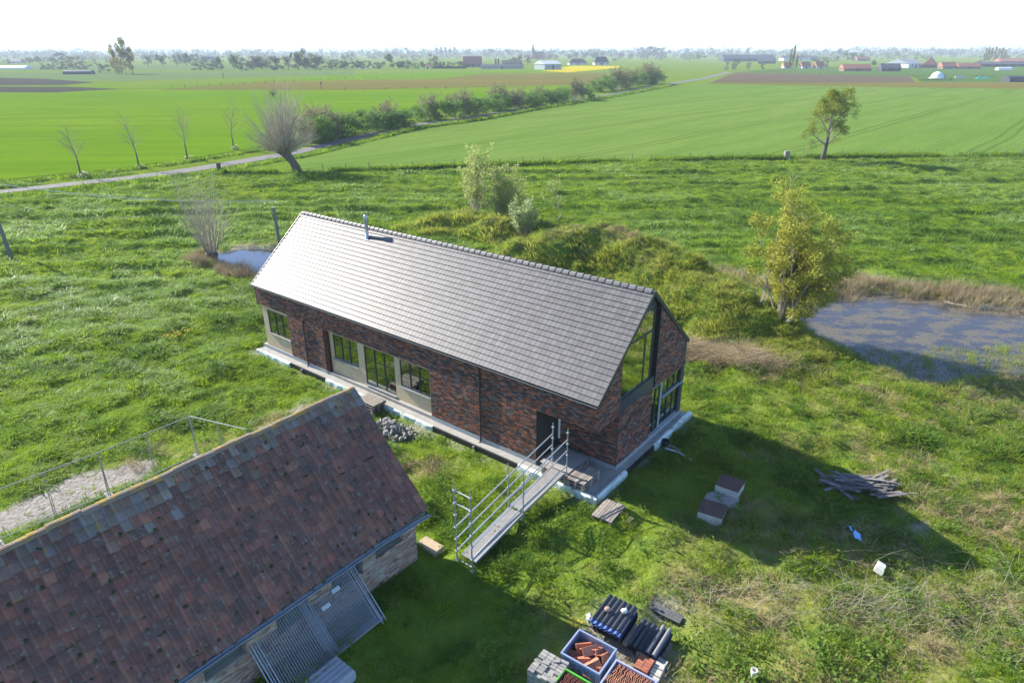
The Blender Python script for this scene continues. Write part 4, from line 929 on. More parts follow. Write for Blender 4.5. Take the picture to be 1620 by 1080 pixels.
for i in range(int((BLN+.4)/.385)):
    x = -.16 - i*.385; o = place(rtm, 'ridge_tile', broof, (x, BWD/2+rng.uniform(-.012, .012), RT[1]+.10+sag(x, BS)+rng.uniform(-.012, .012)))
    o.rotation_euler = (rng.uniform(-.06, .06), rng.uniform(-.03, .03), rng.uniform(-.03, .03))
mo = MB()
for i in range(430):                                                   # cushions of moss in the joints
    r_ = int(rng.random()**1.6*PR); x = -rng.uniform(.5, 17); s = r_*PEX+rng.uniform(-.03, .03); a, z = roofline(s)
    p = Vector((x, a, z)) + Vector((0, -bsn, bcs))*(.13+sag(x, s)); rr = rng.uniform(.025, .07)
    vv = []
    for j in range(6):
        t = 2*PI*j/6; vv.append(tuple(p + Vector((math.cos(t)*rr*rng.uniform(.7, 1.4), math.sin(t)*rr*bcs, math.sin(t)*rr*bsn))))
    vv.append(tuple(p + Vector((0, -bsn, bcs))*rr*.6)); mo.add(vv, [(j, (j+1) % 6, 6) for j in range(6)], 0, rng.random())
mo.build('moss_cushions', mat('moss', [(.035,.05,.02), (.05,.055,.03), (.07,.08,.03)], rough=1), broof, kind='stuff')
# bargeboard, gutter
q = MB(); q.bar((.27, roofline(0)[0], roofline(0)[1]+.0), (.27, RT[0], RT[1]+.0), .03, .14, (0, -bsn, bcs)); q.build('verge_board', mat('old_verge', (.10,.085,.075), rough=.95), barn)
q = MB(); v = []; n = 7
gp = [(.34,-.42,1.90), (-.3,-.40,1.93), (-1.35,-.385,2.0), (-1.4,-.37,2.03), (-6,-.37,2.05), (-14,-.36,2.05), (-27,-.36,2.05)]
for (x, y, z) in gp:
    for i in range(n):
        t = PI + PI*i/(n-1); v.append((x, y+.075*math.cos(t), z+.075*math.sin(t)))
q.add(v, [(k*n+i, (k+1)*n+i, (k+1)*n+i+1, k*n+i+1) for k in range(len(gp)-1) for i in range(n-1)])
gut = q.build('gutter', mat('blue_grey_zinc', (.30,.36,.42), (.22,.27,.32), scale=3, rough=.5, metal=.3), barn, smooth=True)
so = gut.modifiers.new('thick', 'SOLIDIFY'); so.thickness = .008
MB().box(-27, .22, -.29, -.265, 1.92, 2.06).build('eave_board', mat('eave_paint', (.10,.11,.12), rough=.8), barn)
# ------------------------------------------------------------------ things round the house
m_galv = mat('galvanised_steel', (.40,.43,.46), (.30,.33,.36), scale=6, rough=.42, metal=.6)
m_wood = mat('weathered_pallet', [(.30,.26,.215), (.24,.21,.18), (.36,.315,.26), (.20,.18,.16)], (.17,.15,.13), scale=5, amount=.6, rough=.95, bump=.2, bscale=40, stretch=(1,1,1))
m_greywood = mat('grey_plank', [(.19,.18,.17), (.14,.13,.125), (.24,.23,.215), (.10,.092,.085), (.16,.145,.13)], (.12,.105,.095), scale=4, amount=.55, rough=.95, bump=.2, bscale=30)
m_deck = mat('alloy_deck', (.46,.44,.40), (.36,.345,.32), scale=5, amount=.7, rough=.6, bump=.1)
# pallet: top boards, blocks and bottom boards, each a part
_pb = MB().box(-.60, .60, -.05, .05, 0, .022).mesh('board', m_wood)
_pc = MB().box(-.05, .05, -.40, .40, 0, .022).mesh('cross_board', m_wood)
_pk = MB().box(-.07, .07, -.05, .05, 0, .078).mesh('block', m_wood)
def pallet(label, loc, rz, group, n=7, tiltx=0.0, first=None):
    t = thing('pallet', label, 'pallet', loc, rz, group); t.rotation_euler = (tiltx, 0, rz)
    for i in range(n):
        o = place(_pb, 'board', t, (rng.uniform(-.01, .01), -.35+i*.7/(n-1), .122+rng.uniform(0, .004))); o.rotation_euler.z = rng.uniform(-.012, .012)
    for x in (-.53, 0, .53):
        place(_pc, 'cross_board', t, (x, 0, .0995))
        for y in (-.34, 0, .34): place(_pk, 'block', t, (x, y, .0215))
    for y in (-.34, 0, .34): place(_pb, 'bottom_board', t, (0, y, -.001))
    return t
PG = 'wooden pallets lying about the house'
def hloc(u, v, z=None):
    x, y = hw(u, v); return (x, y, hz(x, y) if z is None else z)
# porch: two stacks of three pallets and a sheet on top
for k, lab in enumerate(('lowest', 'middle', 'topmost')):
    pallet('%s wooden pallet of the three stacked under the porch sheet' % lab, hloc(22.02, .12, .272+k*.148), HA+PI/2+rng.uniform(-.01, .01), PG)
    pallet('%s pallet in the porch stack beside the dark door boards' % lab, hloc(20.98, -.05, .272+k*.148), HA+rng.uniform(-.01, .01), PG)
    pallet('%s pallet at the back of the porch against the brick wall' % lab, hloc(20.98, .79, .272+k*.148), HA+rng.uniform(-.01, .01), PG)
b = MB(); b.box(-.72, .66, -.98, .46, 0, .018)
o = b.build('plywood_sheet', mat('grey_plywood', (.30,.285,.265), (.23,.215,.20), scale=3, amount=.7, rough=.9), None, loc=hloc(20.88, .73, .722)); o.rotation_euler.z = HA
tag(o, 'grey plywood sheet laid over the pallets in the porch', 'board')
# two pallets stacked as a step at the glazed door, lower ones beside the barn gable
for k in range(4):
    pallet('pallet %s in the step stack at the glazed door' % ('at the bottom', 'second from the bottom', 'third from the bottom', 'on top')[k], hloc(10.35+(.12 if k == 3 else 0), -.80, hz(*hw(10.3, -1.0))+.02+k*.148), HA+PI/2*0+rng.uniform(-.06, .06), PG)
for k in range(3):
    pallet('%s pallet of the front stack between the door step and the barn gable' % ('bottom', 'middle', 'uppermost')[k], hloc(9.95, -1.68, hz(*hw(10, -1.8))+.02+k*.148), HA+rng.uniform(-.06, .06), PG)
pallet('grey pallet lying in the grass off the porch corner', hloc(23.72, -.75, hz(*hw(23.7, -.7))+.03), HA+PI/2+.06, PG)
t = thing('broken_slat', 'few loose slats in the grass beside the grey pallet', 'slats', hloc(24.55, -.55), HA+PI/2, None)
for i in range(4): place(_pb, 'slat', t, (0, i*.11, .05)).scale = (.3+.05*(i % 2), .6, 1)
# scaffold ramp
ramp = thing('scaffold_ramp', 'galvanised scaffold ramp with railings leading up to the porch', 'ramp', (H0[0], H0[1], 0), HA)
U0, U1 = 20.80, 21.50
posts = {}
for (v, zb_, zt_) in ((-5.95, 0, 3.05), (-3.12, 0, 2.25), (-.30, .30, 2.62)):
    for u in (U0, U1):
        x, y = hw(u, v); g0 = hz(x, y) if zb_ == 0 else zb_
        b = MB(); b.tube((u, v, g0+.02), (u, v, zt_), .0242, n=10); b.tube((u, v, zt_), (u, v, zt_+.18), .019, n=8)
        p = b.build('upright', m_galv, ramp)
        z = .40 if zb_ == 0 else .62
        while z < zt_+.02:
            q = MB(); q.lathe([(.026,-.012),(.062,-.012),(.062,.012),(.026,.012)], (u, v, z), 10); q.build('rosette', m_galv, p); z += .5
        q = MB(); q.box(u-.075, u+.075, v-.075, v+.075, g0-.03, g0+.02); q.build('base_plate', m_galv, p)
def rail(a, c): b = MB(); b.tube(a, c, .0242, n=8); b.build('rail', m_galv, ramp)
for u in (U0, U1):
    for dz in (0, .5):
        rail((u, -5.95, .90+dz), (u, -3.12, 1.38+dz)); rail((u, -3.12, 1.38+dz), (u, -.30, 1.62+dz+.2))
    rail((u, -5.95, .40), (u, -3.12, .88)); rail((u, -3.12, .88), (u, -.30, 1.12+.0))
for z in (2.4, 2.9): rail((U0, -5.95, z), (U1, -5.95, z))
for v, z in ((-3.12, .40), (-.30, .66), (-5.95, .06)): rail((U0, v, z), (U1, v, z))
dk = []
def deck(va, za, vb, zb_):
    d = MB(); a = Vector((21.15, va, za)); c = Vector((21.15, vb, zb_)); d.bar(a, c, .61, .012); 
    o = d.build('deck', m_deck, ramp)
    for i in range(13):
        x = -.285+i*.0475; MB().bar(a+Vector((x, 0, .014)), c+Vector((x, 0, .014)), .020, .016).build('deck_rib', m_deck, o)
    for s in (-.315, .315): MB().bar(a+Vector((s, 0, -.02)), c+Vector((s, 0, -.02)), .03, .10).build('deck_rim', m_galv, o)
deck(-5.75, .10, -3.10, .50); deck(-3.05, .55, -.42, .80)
# rubble heap
m_stone = mat('rubble', [(.30,.29,.27), (.38,.36,.33), (.24,.23,.22), (.42,.40,.36), (.28,.24,.20)], (.18,.17,.16), scale=7, amount=.5, rough=.95, bump=.3, bscale=25)
def rock(seed, sub=1):
    r = random.Random(seed); bm = __import__('bmesh').new(); __import__('bmesh').ops.create_icosphere(bm, subdivisions=sub, radius=1)
    for v in bm.verts: v.co *= r.uniform(.72, 1.15); 
    for v in bm.verts:
        for ax in range(3):
            if abs(v.co[ax]) > .72: v.co[ax] = math.copysign(.72, v.co[ax])
    b = MB(); b.add([tuple(v.co) for v in bm.verts], [tuple(v.index for v in f.verts) for f in bm.faces]); bm.free(); return b
rocks = [rock(s).mesh('stone', m_stone) for s in range(6)]
rx, ry = hw(12.6, -1.55)
rub = thing('rubble_pile', 'heap of broken grey stones on the grass by the house front', 'rubble', (rx, ry, hz(rx, ry)), HA)
for i in range(95):
    a = rng.gauss(0, .48); c = rng.gauss(0, .30); hh = max(0, .42*math.exp(-(a/.65)**2-(c/.42)**2)); s = rng.uniform(.06, .15)
    place(rng.choice(rocks), 'stone', rub, (a*1.15, c, hh*rng.uniform(.35, 1)+.03), rot=(rng.uniform(0, 3), rng.uniform(0, 3), rng.uniform(0, 3)), scale=(s*1.2, s, s*.75))
# inspection pits
m_rust = mat('rusty_plate', (.13,.075,.055), (.085,.055,.045), scale=3, amount=.7, rough=.8, spots=(6, .6, (.20,.11,.06), .1))
m_pit = mat('pit_concrete', (.52,.49,.43), (.40,.37,.32), scale=3, amount=.7, rough=.95, bump=.2, bscale=25)
for (x, y, a, lab) in ((8.50,21.55,-.62,'square concrete pit with rusty lid, the one farther from the porch'), (7.46,20.22,-.50,'square concrete pit with rusty lid, nearer the ramp side')):
    z = hz(x, y); t = thing('inspection_pit', lab, 'pit', (x, y, z), a, 'inspection pits in the grass')
    MB().box(-.44, .44, -.42, .42, -.3, .36).build('surround', m_pit, t); MB().bev(-.46, .46, -.44, .44, .362, .40, .01).build('lid', m_rust, t)
    MB().tube((-.3, -.2, .40), (-.3, -.2, .425), .03, n=8).build('lifting_eye', m_rust, t)
b = MB(); n = 11; b.add([(.62*math.cos(2*PI*i/n)*rng.uniform(.8, 1.15), .42*math.sin(2*PI*i/n)*rng.uniform(.8, 1.15), .05) for i in range(n)] + [(.7*math.cos(2*PI*i/n), .5*math.sin(2*PI*i/n), -.2) for i in range(n)], [tuple(range(n))] + [(i, n+i, n+(i+1) % n, (i+1) % n) for i in range(n)])
o = b.build('concrete_patch', m_conc, None, loc=(8.02, 21.0, hz(8.02, 21.0)+.09)); tag(o, 'spilt concrete patch between the two lidded pits', 'concrete')
# heap of old boards
hp_ = thing('plank_pile', 'untidy heap of old grey boards in the shadow tip', 'planks', (13.6, 21.9, hz(13.6, 21.9)), 0)
for i in range(64):
    f = rng.random(); cx = -1.1+2.4*f; ang = -.85+1.4*f+rng.gauss(0, .33); L_ = rng.uniform(.6, 1.7); wd = rng.uniform(.06, .15); zz = .05+.40*rng.random()*math.exp(-((cx-.1)/1.0)**2)
    o = place(MB().box(-.5, .5, -.5, .5, -.5, .5).mesh('plank', m_greywood) if i == 0 else plank_me, 'plank', hp_, (cx+rng.gauss(0, .12), rng.gauss(.05, .26)-.25*f, zz), rot=(rng.gauss(0, .14), rng.gauss(0, .07), ang), scale=(L_, wd, .03))
    if i == 0: plank_me = o.data
# loose pipe and bits by the gable
gx_, gy_ = hw(23.75, 2.3)
t = thing('drain_pipe', 'loose white bent drain pipe with black bucket end lying by the gable', 'pipe', (6.75, 25.1, hz(6.75, 25.1)), 0)
m_wp = mat('white_pipe', (.62,.64,.64), rough=.45)
MB().lathe([(.15,0),(.17,.25),(.14,.25),(.13,.05),(0,.05)], (0,0,.05), 12).build('black_bucket', mat('bucket_black', (.03,.03,.032), rough=.5), t)
b = MB(); b.path([(-.05,-.3,.08),(.2,-.5,.10),(.45,-.66,.10),(.62,-.95,.12),(.85,-1.3,.12)], .045, 8); b.build('pipe', m_wp, t)
b = MB(); b.path([(.1,-.12,.10),(.35,-.28,.12),(.55,-.55,.10)], .03, 6); b.build('hose', mat('grey_hose', (.3,.31,.31), rough=.5), t)
# blue scrap, white box, white pipe
b = MB(); b.add([(-.16,-.12,.16),(.10,-.16,.05),(.16,.10,.12),(-.04,.16,.26),(-.14,.08,.22)], [(0,1,2),(0,2,3),(0,3,4)]); b.add([(-.1,.3,.12),(-.02,.3,.10),(-.03,.46,.22),(-.09,.45,.2)], [(0,1,2,3)])
o = b.build('blue_sheet', mat('blue_plastic', (.20,.42,.75), rough=.4), None, loc=(12.15, 18.7, hz(12.15, 18.7)+.05)); tag(o, 'scrap of light blue plastic sheet in the shaded grass', 'plastic')
so = o.modifiers.new('thick', 'SOLIDIFY'); so.thickness = .006
t = thing('white_box', 'pale tilted plastic box half hidden in dry stalks', 'box', (12.2, 17.25, hz(12.2, 17.25)+.12), .95); t.rotation_euler = (.25, .35, .95)
m_cream = mat('cream_plastic', (.66,.65,.52), (.56,.55,.43), scale=4, rough=.6)
MB().bev(-.30, .30, -.13, .13, 0, .20, .02).build('body', m_cream, t); MB().bev(-.02, .31, -.135, .135, .202, .235, .012).build('lid', mat('pale_lid', (.75,.74,.66), rough=.5), t)
MB().box(-.31, .31, -.15, -.135, .02, .12).build('green_side', mat('green_side', (.25,.42,.33), rough=.6), t)
x, y = 6.68, 13.18; b = MB(); b.lathe([(.075,-.3),(.075,.28),(.095,.30),(.095,.42),(.078,.42),(.065,.30),(.065,.05),(.0,.05)], (0,0,0), 16)
o = b.build('standpipe', mat('cream_pipe', (.72,.70,.62), (.6,.58,.5), scale=6, rough=.5), None, smooth=True, loc=(x, y, hz(x, y)+.08)); tag(o, 'upright white plastic pipe end sticking out of the weeds', 'pipe')

# ------------------------------------------------------------------ stored materials at the bottom edge
m_cr = mat('blue_grey_plastic', (.23,.29,.42), (.20,.26,.37), scale=3, rough=.55, spec=.4)
m_crg = mat('green_plastic', (.085,.38,.035), (.07,.33,.03), scale=3, rough=.5, spec=.4)
m_crl = mat('lilac_grey_plastic', (.30,.33,.46), (.27,.30,.42), scale=3, rough=.55, spec=.4)
m_terra = mat('terracotta', [(.42,.165,.095), (.38,.145,.085), (.46,.20,.12), (.35,.135,.085)], (.30,.12,.08), scale=5, amount=.4, rough=.85, bump=.1)
m_redt = mat('dark_red_tile', [(.22,.085,.065), (.27,.11,.08), (.18,.075,.06), (.24,.10,.08)], (.14,.065,.055), scale=5, amount=.45, rough=.9)
m_oldt = mat('old_red_tile', [(.48,.22,.14), (.54,.29,.19), (.40,.185,.12), (.50,.31,.22)], (.28,.15,.11), scale=6, amount=.5, rough=.9)
def crate(label, x, y, rz, m, z=None, L_=1.2, W_=1.0, H_=.72):
    z = hz(x, y) if z is None else z
    t = thing('plastic_crate', label, 'crate', (x, y, z+.02), rz, 'plastic pallet crates holding tiles')
    a, c = L_/2, W_/2; w_ = .028
    for (x0, x1, y0, y1) in ((-a,a,-c,-c+w_), (-a,a,c-w_,c), (-a,-a+w_,-c+w_,c-w_), (a-w_,a,-c+w_,c-w_)):
        p = MB().box(x0, x1, y0, y1, .10, H_-.06).build('side', m, t)
        long_ = (x1-x0) > (y1-y0); n = 6 if long_ else 5
        for i in range(n):
            s = (i+.5)/n
            if long_: q = x0+(x1-x0)*s; o_ = -.014 if y0 < 0 else w_; MB().box(q-.02, q+.02, y0+(o_ if y0 < 0 else w_), y0+(o_ if y0 < 0 else w_)+.014, .13, H_-.1).build('rib', m, p)
            else: q = y0+(y1-y0)*s; o_ = -.014 if x0 < 0 else w_; MB().box(x0+(o_ if x0 < 0 else w_), x0+(o_ if x0 < 0 else w_)+.014, q-.02, q+.02, .13, H_-.1).build('rib', m, p)
    r = MB(); r.bev(-a-.02, a+.02, -c-.02, -c+w_+.005, H_-.06, H_, .008); r.bev(-a-.02, a+.02, c-w_-.005, c+.02, H_-.06, H_, .008); r.bev(-a-.02, -a+w_+.005, -c+w_+.006, c-w_-.006, H_-.06, H_, .008); r.bev(a-w_-.005, a+.02, -c+w_+.006, c-w_-.006, H_-.06, H_, .008)
    r.build('rim', m, t); MB().box(-a+w_+.002, a-w_-.002, -c+w_+.002, c-w_-.002, .10, .13).build('floor', m, t)
    for sx in (-1, 0, 1):
        for sy in (-1, 1): MB().box(sx*(a-.1)-.08, sx*(a-.1)+.08, sy*(c-.1)-.08, sy*(c-.1)+.08, 0, .098).build('foot', m, t)
    return t
CA = -.62
cb = crate('blue-grey plastic crate holding loose orange ridge tiles', 2.12, 13.52, CA, m_cr)
cl_ = crate('lilac-grey plastic crate filled with rows of old orange tiles', 3.05, 12.50, CA, m_crl)
cg = crate('bright green plastic crate filled with dark red tiles', 1.62, 12.27, CA, m_crg)
def loc_in(t, p): return t.matrix_basis @ Vector(p) if False else Matrix.Translation(t.location) @ Matrix.Rotation(t.rotation_euler.z, 4, 'Z') @ Vector(p)
# ridge tiles (angled V) in the blue crate
q = MB(); q.add([(-.21,-.14,0),(.21,-.14,0),(.21,0,.13),(-.21,0,.13),(.21,.14,0),(-.21,.14,0),(-.21,-.125,-.012),(.21,-.125,-.012),(.21,0,.108),(-.21,0,.108),(.21,.125,-.012),(-.21,.125,-.012)],
      [(0,1,2,3),(3,2,4,5),(7,6,9,8),(8,9,11,10),(0,6,7,1),(5,4,10,11),(0,3,9,6),(3,5,11,9),(2,1,7,8),(4,2,8,10)]); vme = q.mesh('ridge_tile', m_terra)
spots_ = [(-.30,.18,.48,.9,.1,.2),(-.05,.12,.56,1.0,-.15,.1),(.22,-.22,.47,.95,.1,-.25),(.0,-.12,.40,.7,.2,.1),(-.25,-.22,.36,1.1,0,.3),(.3,.25,.42,1.55,.4,.5),(.12,.28,.46,1.4,.3,.5),(-.38,-.05,.33,.2,.1,0),(.42,-.05,.36,1.5,.5,.4),(-.1,-.32,.33,.0,.1,.1),(.35,-.33,.36,.1,0,.1)]
labs = ['leaning at the far corner of', 'lying topmost in the middle of', 'slanting at the right side of', 'underneath the middle one in', 'low at the left front of', 'propped at the far right of', 'next to the propped one in', 'flat at the left end of', 'tucked against the right end of', 'lowest at the front of', 'in the near right corner of']
for (x, y, z, a, rx_, ry_), lb in zip(spots_, labs):
    p = loc_in(cb, (x, y, z)); o = place(vme, 'ridge_tile', None, tuple(p), rot=(rx_, ry_, CA+a), scale=(1.2, 1.35, 1.25)); tag(o, 'orange angled ridge tile %s the blue crate' % lb, 'ridge tile', 'loose orange ridge tiles')
MB().box(-.55, .55, -.45, .45, .13, .26).build('tile_bed', m_terra, cb)
# rows of tiles on edge in the other two
q = MB(); prof = [(-.115,.0), (-.07,.028), (-.02,.034), (.03,.010), (.08,-.002), (.115,.014)]; v = []
for zz in (-.17, .17):
    for x_, y_ in prof: v.append((x_, y_, zz))
for zz in (-.17, .17):
    for x_, y_ in prof: v.append((x_, y_+.014, zz))
n = 6; q.add(v, [(i, i+1, n+i+1, n+i) for i in range(n-1)] + [(2*n+i+1, 2*n+i, 3*n+i, 3*n+i+1) for i in range(n-1)] + [(n+i, n+i+1, 3*n+i+1, 3*n+i) for i in range(n-1)] + [(i+1, i, 2*n+i, 2*n+i+1) for i in range(n-1)] + [(0, n, 3*n, 2*n), (n-1, 3*n-1, 4*n-1, 2*n-1)])
for t, m, lab, nm, rows, cnt in ((cl_, m_oldt, 'old orange tile on edge in the lilac-grey crate', 'old orange tiles in the lilac-grey crate', 4, 19), (cg, m_redt, 'dark red tile on edge in the green crate', 'dark red tiles in the green crate', 4, 18)):
    em = q.mesh('roof_tile', m)
    for r_ in range(rows):
        for i in range(cnt):
            p = loc_in(t, (-.52+i*1.02/cnt+rng.uniform(-.006, .006), -.36+r_*.235+rng.uniform(-.01, .01), .50+rng.uniform(-.015, .015)+.04*(r_ == 1)))
            o = place(em, 'roof_tile', None, tuple(p), rot=(rng.uniform(-.05, .05), rng.uniform(-.12, .02)*.6, CA+PI/2+rng.uniform(-.03, .03))); tag(o, '%s, %s in the %s row' % (lab, ordinal(i), ordinal(r_)), 'roof tile', nm)
# block of grey bricks
m_gb = mat('grey_paver', [(.27,.27,.25), (.22,.22,.205), (.33,.325,.30), (.18,.18,.17)], (.17,.17,.155), scale=8, amount=.4, rough=.95)
gb_me = MB().bev(-.10, .10, -.048, .048, -.03, .03, .006).mesh('grey_brick', m_gb)
bx0, by0 = .98, 13.08; bz = hz(bx0, by0)
Mx = Matrix.Translation((bx0, by0, bz)) @ Matrix.Rotation(CA, 4, 'Z')
for k in range(9):
    for i in range(4):
        for j in range(8):
            if k < 8 and 0 < i < 3 and 0 < j < 7: continue
            if k == 8 and (rng.random() < .12 or (i == 2 and j in (2, 3))): continue
            loose = k == 8 and rng.random() < .3
            p = Mx @ Vector((-.33+i*.212, -.37+j*.104, .05+k*.064+(.03 if loose else 0)))
            o = place(gb_me, 'grey_brick', None, tuple(p), rot=(rng.uniform(-.25, .25) if loose else 0, rng.uniform(-.15, .15) if loose else 0, CA+(rng.uniform(-.6, .6) if loose else rng.uniform(-.02, .02))))
            tag(o, '%sgrey brick of the block stack, %s layer up, %s row, %s along' % ('crooked ' if loose else '', ordinal(k), ordinal(i), ordinal(j)), 'brick', 'grey bricks stacked in a block' if not loose else 'grey bricks loose on the block')
# middle filling of the stack so that it is not hollow
o = MB().box(-.22, .22, -.31, .31, .02, .54).build('brick_core', m_gb, None, loc=(bx0, by0, bz)); o.rotation_euler.z = CA; tag(o, 'grey bricks packed in the middle of the block stack', 'bricks')
# corrugated dark sheets
m_cor = mat('blue_black_sheet', (.030,.038,.050), (.045,.052,.062), scale=5, amount=.6, rough=.42, spec=.55, vary=.2)
m_corb = mat('blue_edge_sheet', (.10,.16,.36), (.08,.13,.29), scale=5, rough=.4, spec=.5)
def corr(m, nw=6, W_=.98, L_=1.12, amp=.026, th=.012):
    b = MB(); v = []; N = nw*8
    for yy in (-L_/2, L_/2):
        for top in (0, 1):
            for i in range(N+1):
                ph = i/8*2*PI; v.append((-W_/2+W_*i/N, yy, amp*math.sin(ph) + th*top))
    n = N+1; f = []
    for i in range(N):
        f += [(n+i, n+i+1, 3*n+i+1, 3*n+i), (i+1, i, 2*n+i, 2*n+i+1), (i, i+1, n+i+1, n+i), (2*n+i+1, 2*n+i, 3*n+i, 3*n+i+1)]
    return b.add(v, f).mesh('corrugated_sheet', m)
ce, ceb = corr(m_cor), corr(m_corb)
SA = -.62
s1 = (3.05, 14.85); z = hz(*s1)+.12
for k in range(9):
    o = place(ceb if k in (6, 7) else ce, 'corrugated_sheet', None, (s1[0]+rng.uniform(-.02, .02)-(.075 if k in (6, 7) else 0)-.012*(k < 6), s1[1]+rng.uniform(-.02, .02)-(.105 if k in (6, 7) else 0), z+.05+k*.055), rot=(0, 0, SA+rng.uniform(-.02, .02)))
    tag(o, ('blue-edged corrugated sheet, %s of the two blue ones in the tall stack' % ('lower' if k == 6 else 'upper') if k in (6, 7) else 'topmost dark corrugated sheet with two cobbles on it' if k == 8 else '%s dark corrugated sheet from the bottom of the tall stack' % ordinal(k)), 'sheet', 'dark corrugated roof sheets, tall stack')
for (dx, dy, lab, col_) in ((-.22,-.12,'pinkish cobble weighing down the left of the tall sheet stack',(.40,.27,.22)), (.22,.12,'white cobble weighing down the right of the tall sheet stack',(.70,.69,.68))):
    p = Matrix.Translation((s1[0], s1[1], z+.05+8*.055+.11)) @ Matrix.Rotation(SA, 4, 'Z') @ Vector((dx, dy, 0))
    o = place(rock(40+int(dx*10), 2).mesh('cobble', mat('cobble', col_, tuple(q*.8 for q in col_), scale=9, rough=.9), smooth=True), 'cobble', None, tuple(p), rot=(.2, .1, .4), scale=(.12,.10,.085)); tag(o, lab, 'stone')
s2 = (4.02, 14.42); z2 = hz(*s2)+.10
for k in range(4):
    o = place(ce, 'corrugated_sheet', None, (s2[0]+rng.uniform(-.03, .03), s2[1]+rng.uniform(-.03, .03), z2+.05+k*.055), rot=(0, 0, SA+rng.uniform(-.03, .03))); tag(o, '%s dark corrugated sheet from the bottom of the lower right stack' % ordinal(k) if k < 3 else 'topmost sheet of the lower stack, under two grey ridge caps', 'sheet', 'dark corrugated roof sheets, lower stack')
m_cap = mat('grey_cap', (.22,.225,.23), (.17,.175,.18), scale=6, rough=.6)
for i, dx in enumerate((.18, .38)):
    b = MB(); v = []
    for yy in (-.58, .58):
        for k in range(7): t = PI*k/6; v.append((.055*math.cos(t), yy, .06*math.sin(t)))
    b.add(v, [(k+1, k, 7+k, 8+k) for k in range(6)] + [tuple(range(7)), tuple(range(13, 6, -1))])
    p = Matrix.Translation((s2[0], s2[1], z2+.05+3*.055+.06)) @ Matrix.Rotation(SA, 4, 'Z') @ Vector((dx, 0, 0))
    o = b.build('corrugated_capping', m_cap, None, loc=tuple(p)); o.rotation_euler.z = SA; tag(o, 'long grey half-round ridge cap, the %s of the pair on the lower stack' % ('left' if i == 0 else 'right'), 'ridge cap', 'grey ridge caps')
o = place(corr(mat('grey_sheet', (.12,.125,.13), (.16,.165,.16), scale=5, rough=.55), 3, .36, 1.15), 'corrugated_sheet', None, (4.72, 15.62, hz(4.72, 15.62)+.20), rot=(0.03, 0, SA+PI/2)); tag(o, 'narrow grey corrugated sheet lying alone in the grass', 'sheet')
for (s, lab, zz) in ((s1, 'pallet under the tall stack of dark sheets', 0), (s2, 'pallet under the lower stack of dark sheets', -.03)): pallet(lab, (s[0], s[1], hz(*s)-.02+zz), SA, PG)
# red bricks and white blocks
rb_me = MB().bev(-.10, .10, -.048, .048, -.03, .03, .004).mesh('red_brick', mat('red_paver', [(.36,.125,.075), (.32,.11,.07), (.40,.15,.09), (.30,.12,.08)], (.24,.10,.07), scale=8, amount=.4, rough=.95))
rx0, ry0 = 3.70, 13.52; rz_ = hz(rx0, ry0); Mx = Matrix.Translation((rx0, ry0, rz_)) @ Matrix.Rotation(CA, 4, 'Z')
for k in range(5):
    for i in range(2):
        for j in range(5):
            if k < 4 and i > 0 and 0 < j < 4 and False: continue
            p = Mx @ Vector((-.105+i*.21, -.22+j*.104, .04+k*.064)); o = place(rb_me, 'red_brick', None, tuple(p), rot=(0, 0, CA+rng.uniform(-.03, .03)))
            tag(o, 'red brick of the small stack, %s layer up, %s row, %s along' % (ordinal(k), ordinal(i), ordinal(j)), 'brick', 'red bricks in a small stack')
wb = MB().bev(-.15, .15, -.12, .12, 0, .18, .012).mesh('white_block', mat('aerated_block', (.44,.425,.38), (.35,.335,.30), scale=5, rough=.95, bump=.2))
for i, lb in enumerate(('nearest of', 'middle one of', 'farthest of')):
    p = Mx @ Vector((.40-.02*i, -.26+.26*i, .05)); o = place(wb, 'white_block', None, tuple(p), rot=(0, 0, CA+.05*i)); tag(o, '%s three pale blocks beside the red bricks' % lb, 'block', 'pale building blocks')
st = MB().bev(-.11, .11, -.03, .03, 0, .2, .006).mesh('pale_tile', mat('pale_tile', [(.42,.42,.36), (.34,.35,.29), (.48,.46,.40)], (.28,.30,.24), scale=6, rough=.95))
for i in range(12):
    p = Mx @ Vector((-.36+i*.075, .42+rng.uniform(-.02, .02), .02)); o = place(st, 'pale_tile', None, tuple(p), rot=(rng.uniform(-.1, .1), 0, CA+PI/2+rng.uniform(-.06, .06))); tag(o, '%s pale lichened tile from the left on edge behind the red bricks' % ordinal(i), 'tile', 'pale tiles on edge')
# rolled plastic and rags
def crumple(name, m, loc, s, seed, lab, cat):
    b = rock(seed, 2); b.v = [(x*s[0]*random.Random(seed+i).uniform(.6, 1.3), y*s[1]*random.Random(seed*3+i).uniform(.6, 1.3), z*s[2]*random.Random(seed*7+i).uniform(.5, 1.3)) for i, (x, y, z) in enumerate(b.v)]
    o = b.build(name, m, None, loc=loc); tag(o, lab, cat); return o
m_film = mat('plastic_film', (.55,.60,.62), (.40,.45,.47), scale=5, rough=.3, spec=.6)
crumple('plastic_film', m_film, (2.86, 13.66, hz(2.86, 13.66)+.12), (.16,.22,.12), 61, 'crumpled clear plastic film between the blue crate and the red bricks', 'plastic')
crumple('rag', mat('grey_rag', (.42,.40,.40), (.28,.27,.27), scale=8, rough=.9), (2.35, 15.35, hz(2.35, 15.35)+.12), (.16,.2,.14), 62, 'crumpled grey rag in the grass left of the tall sheet stack', 'rag')
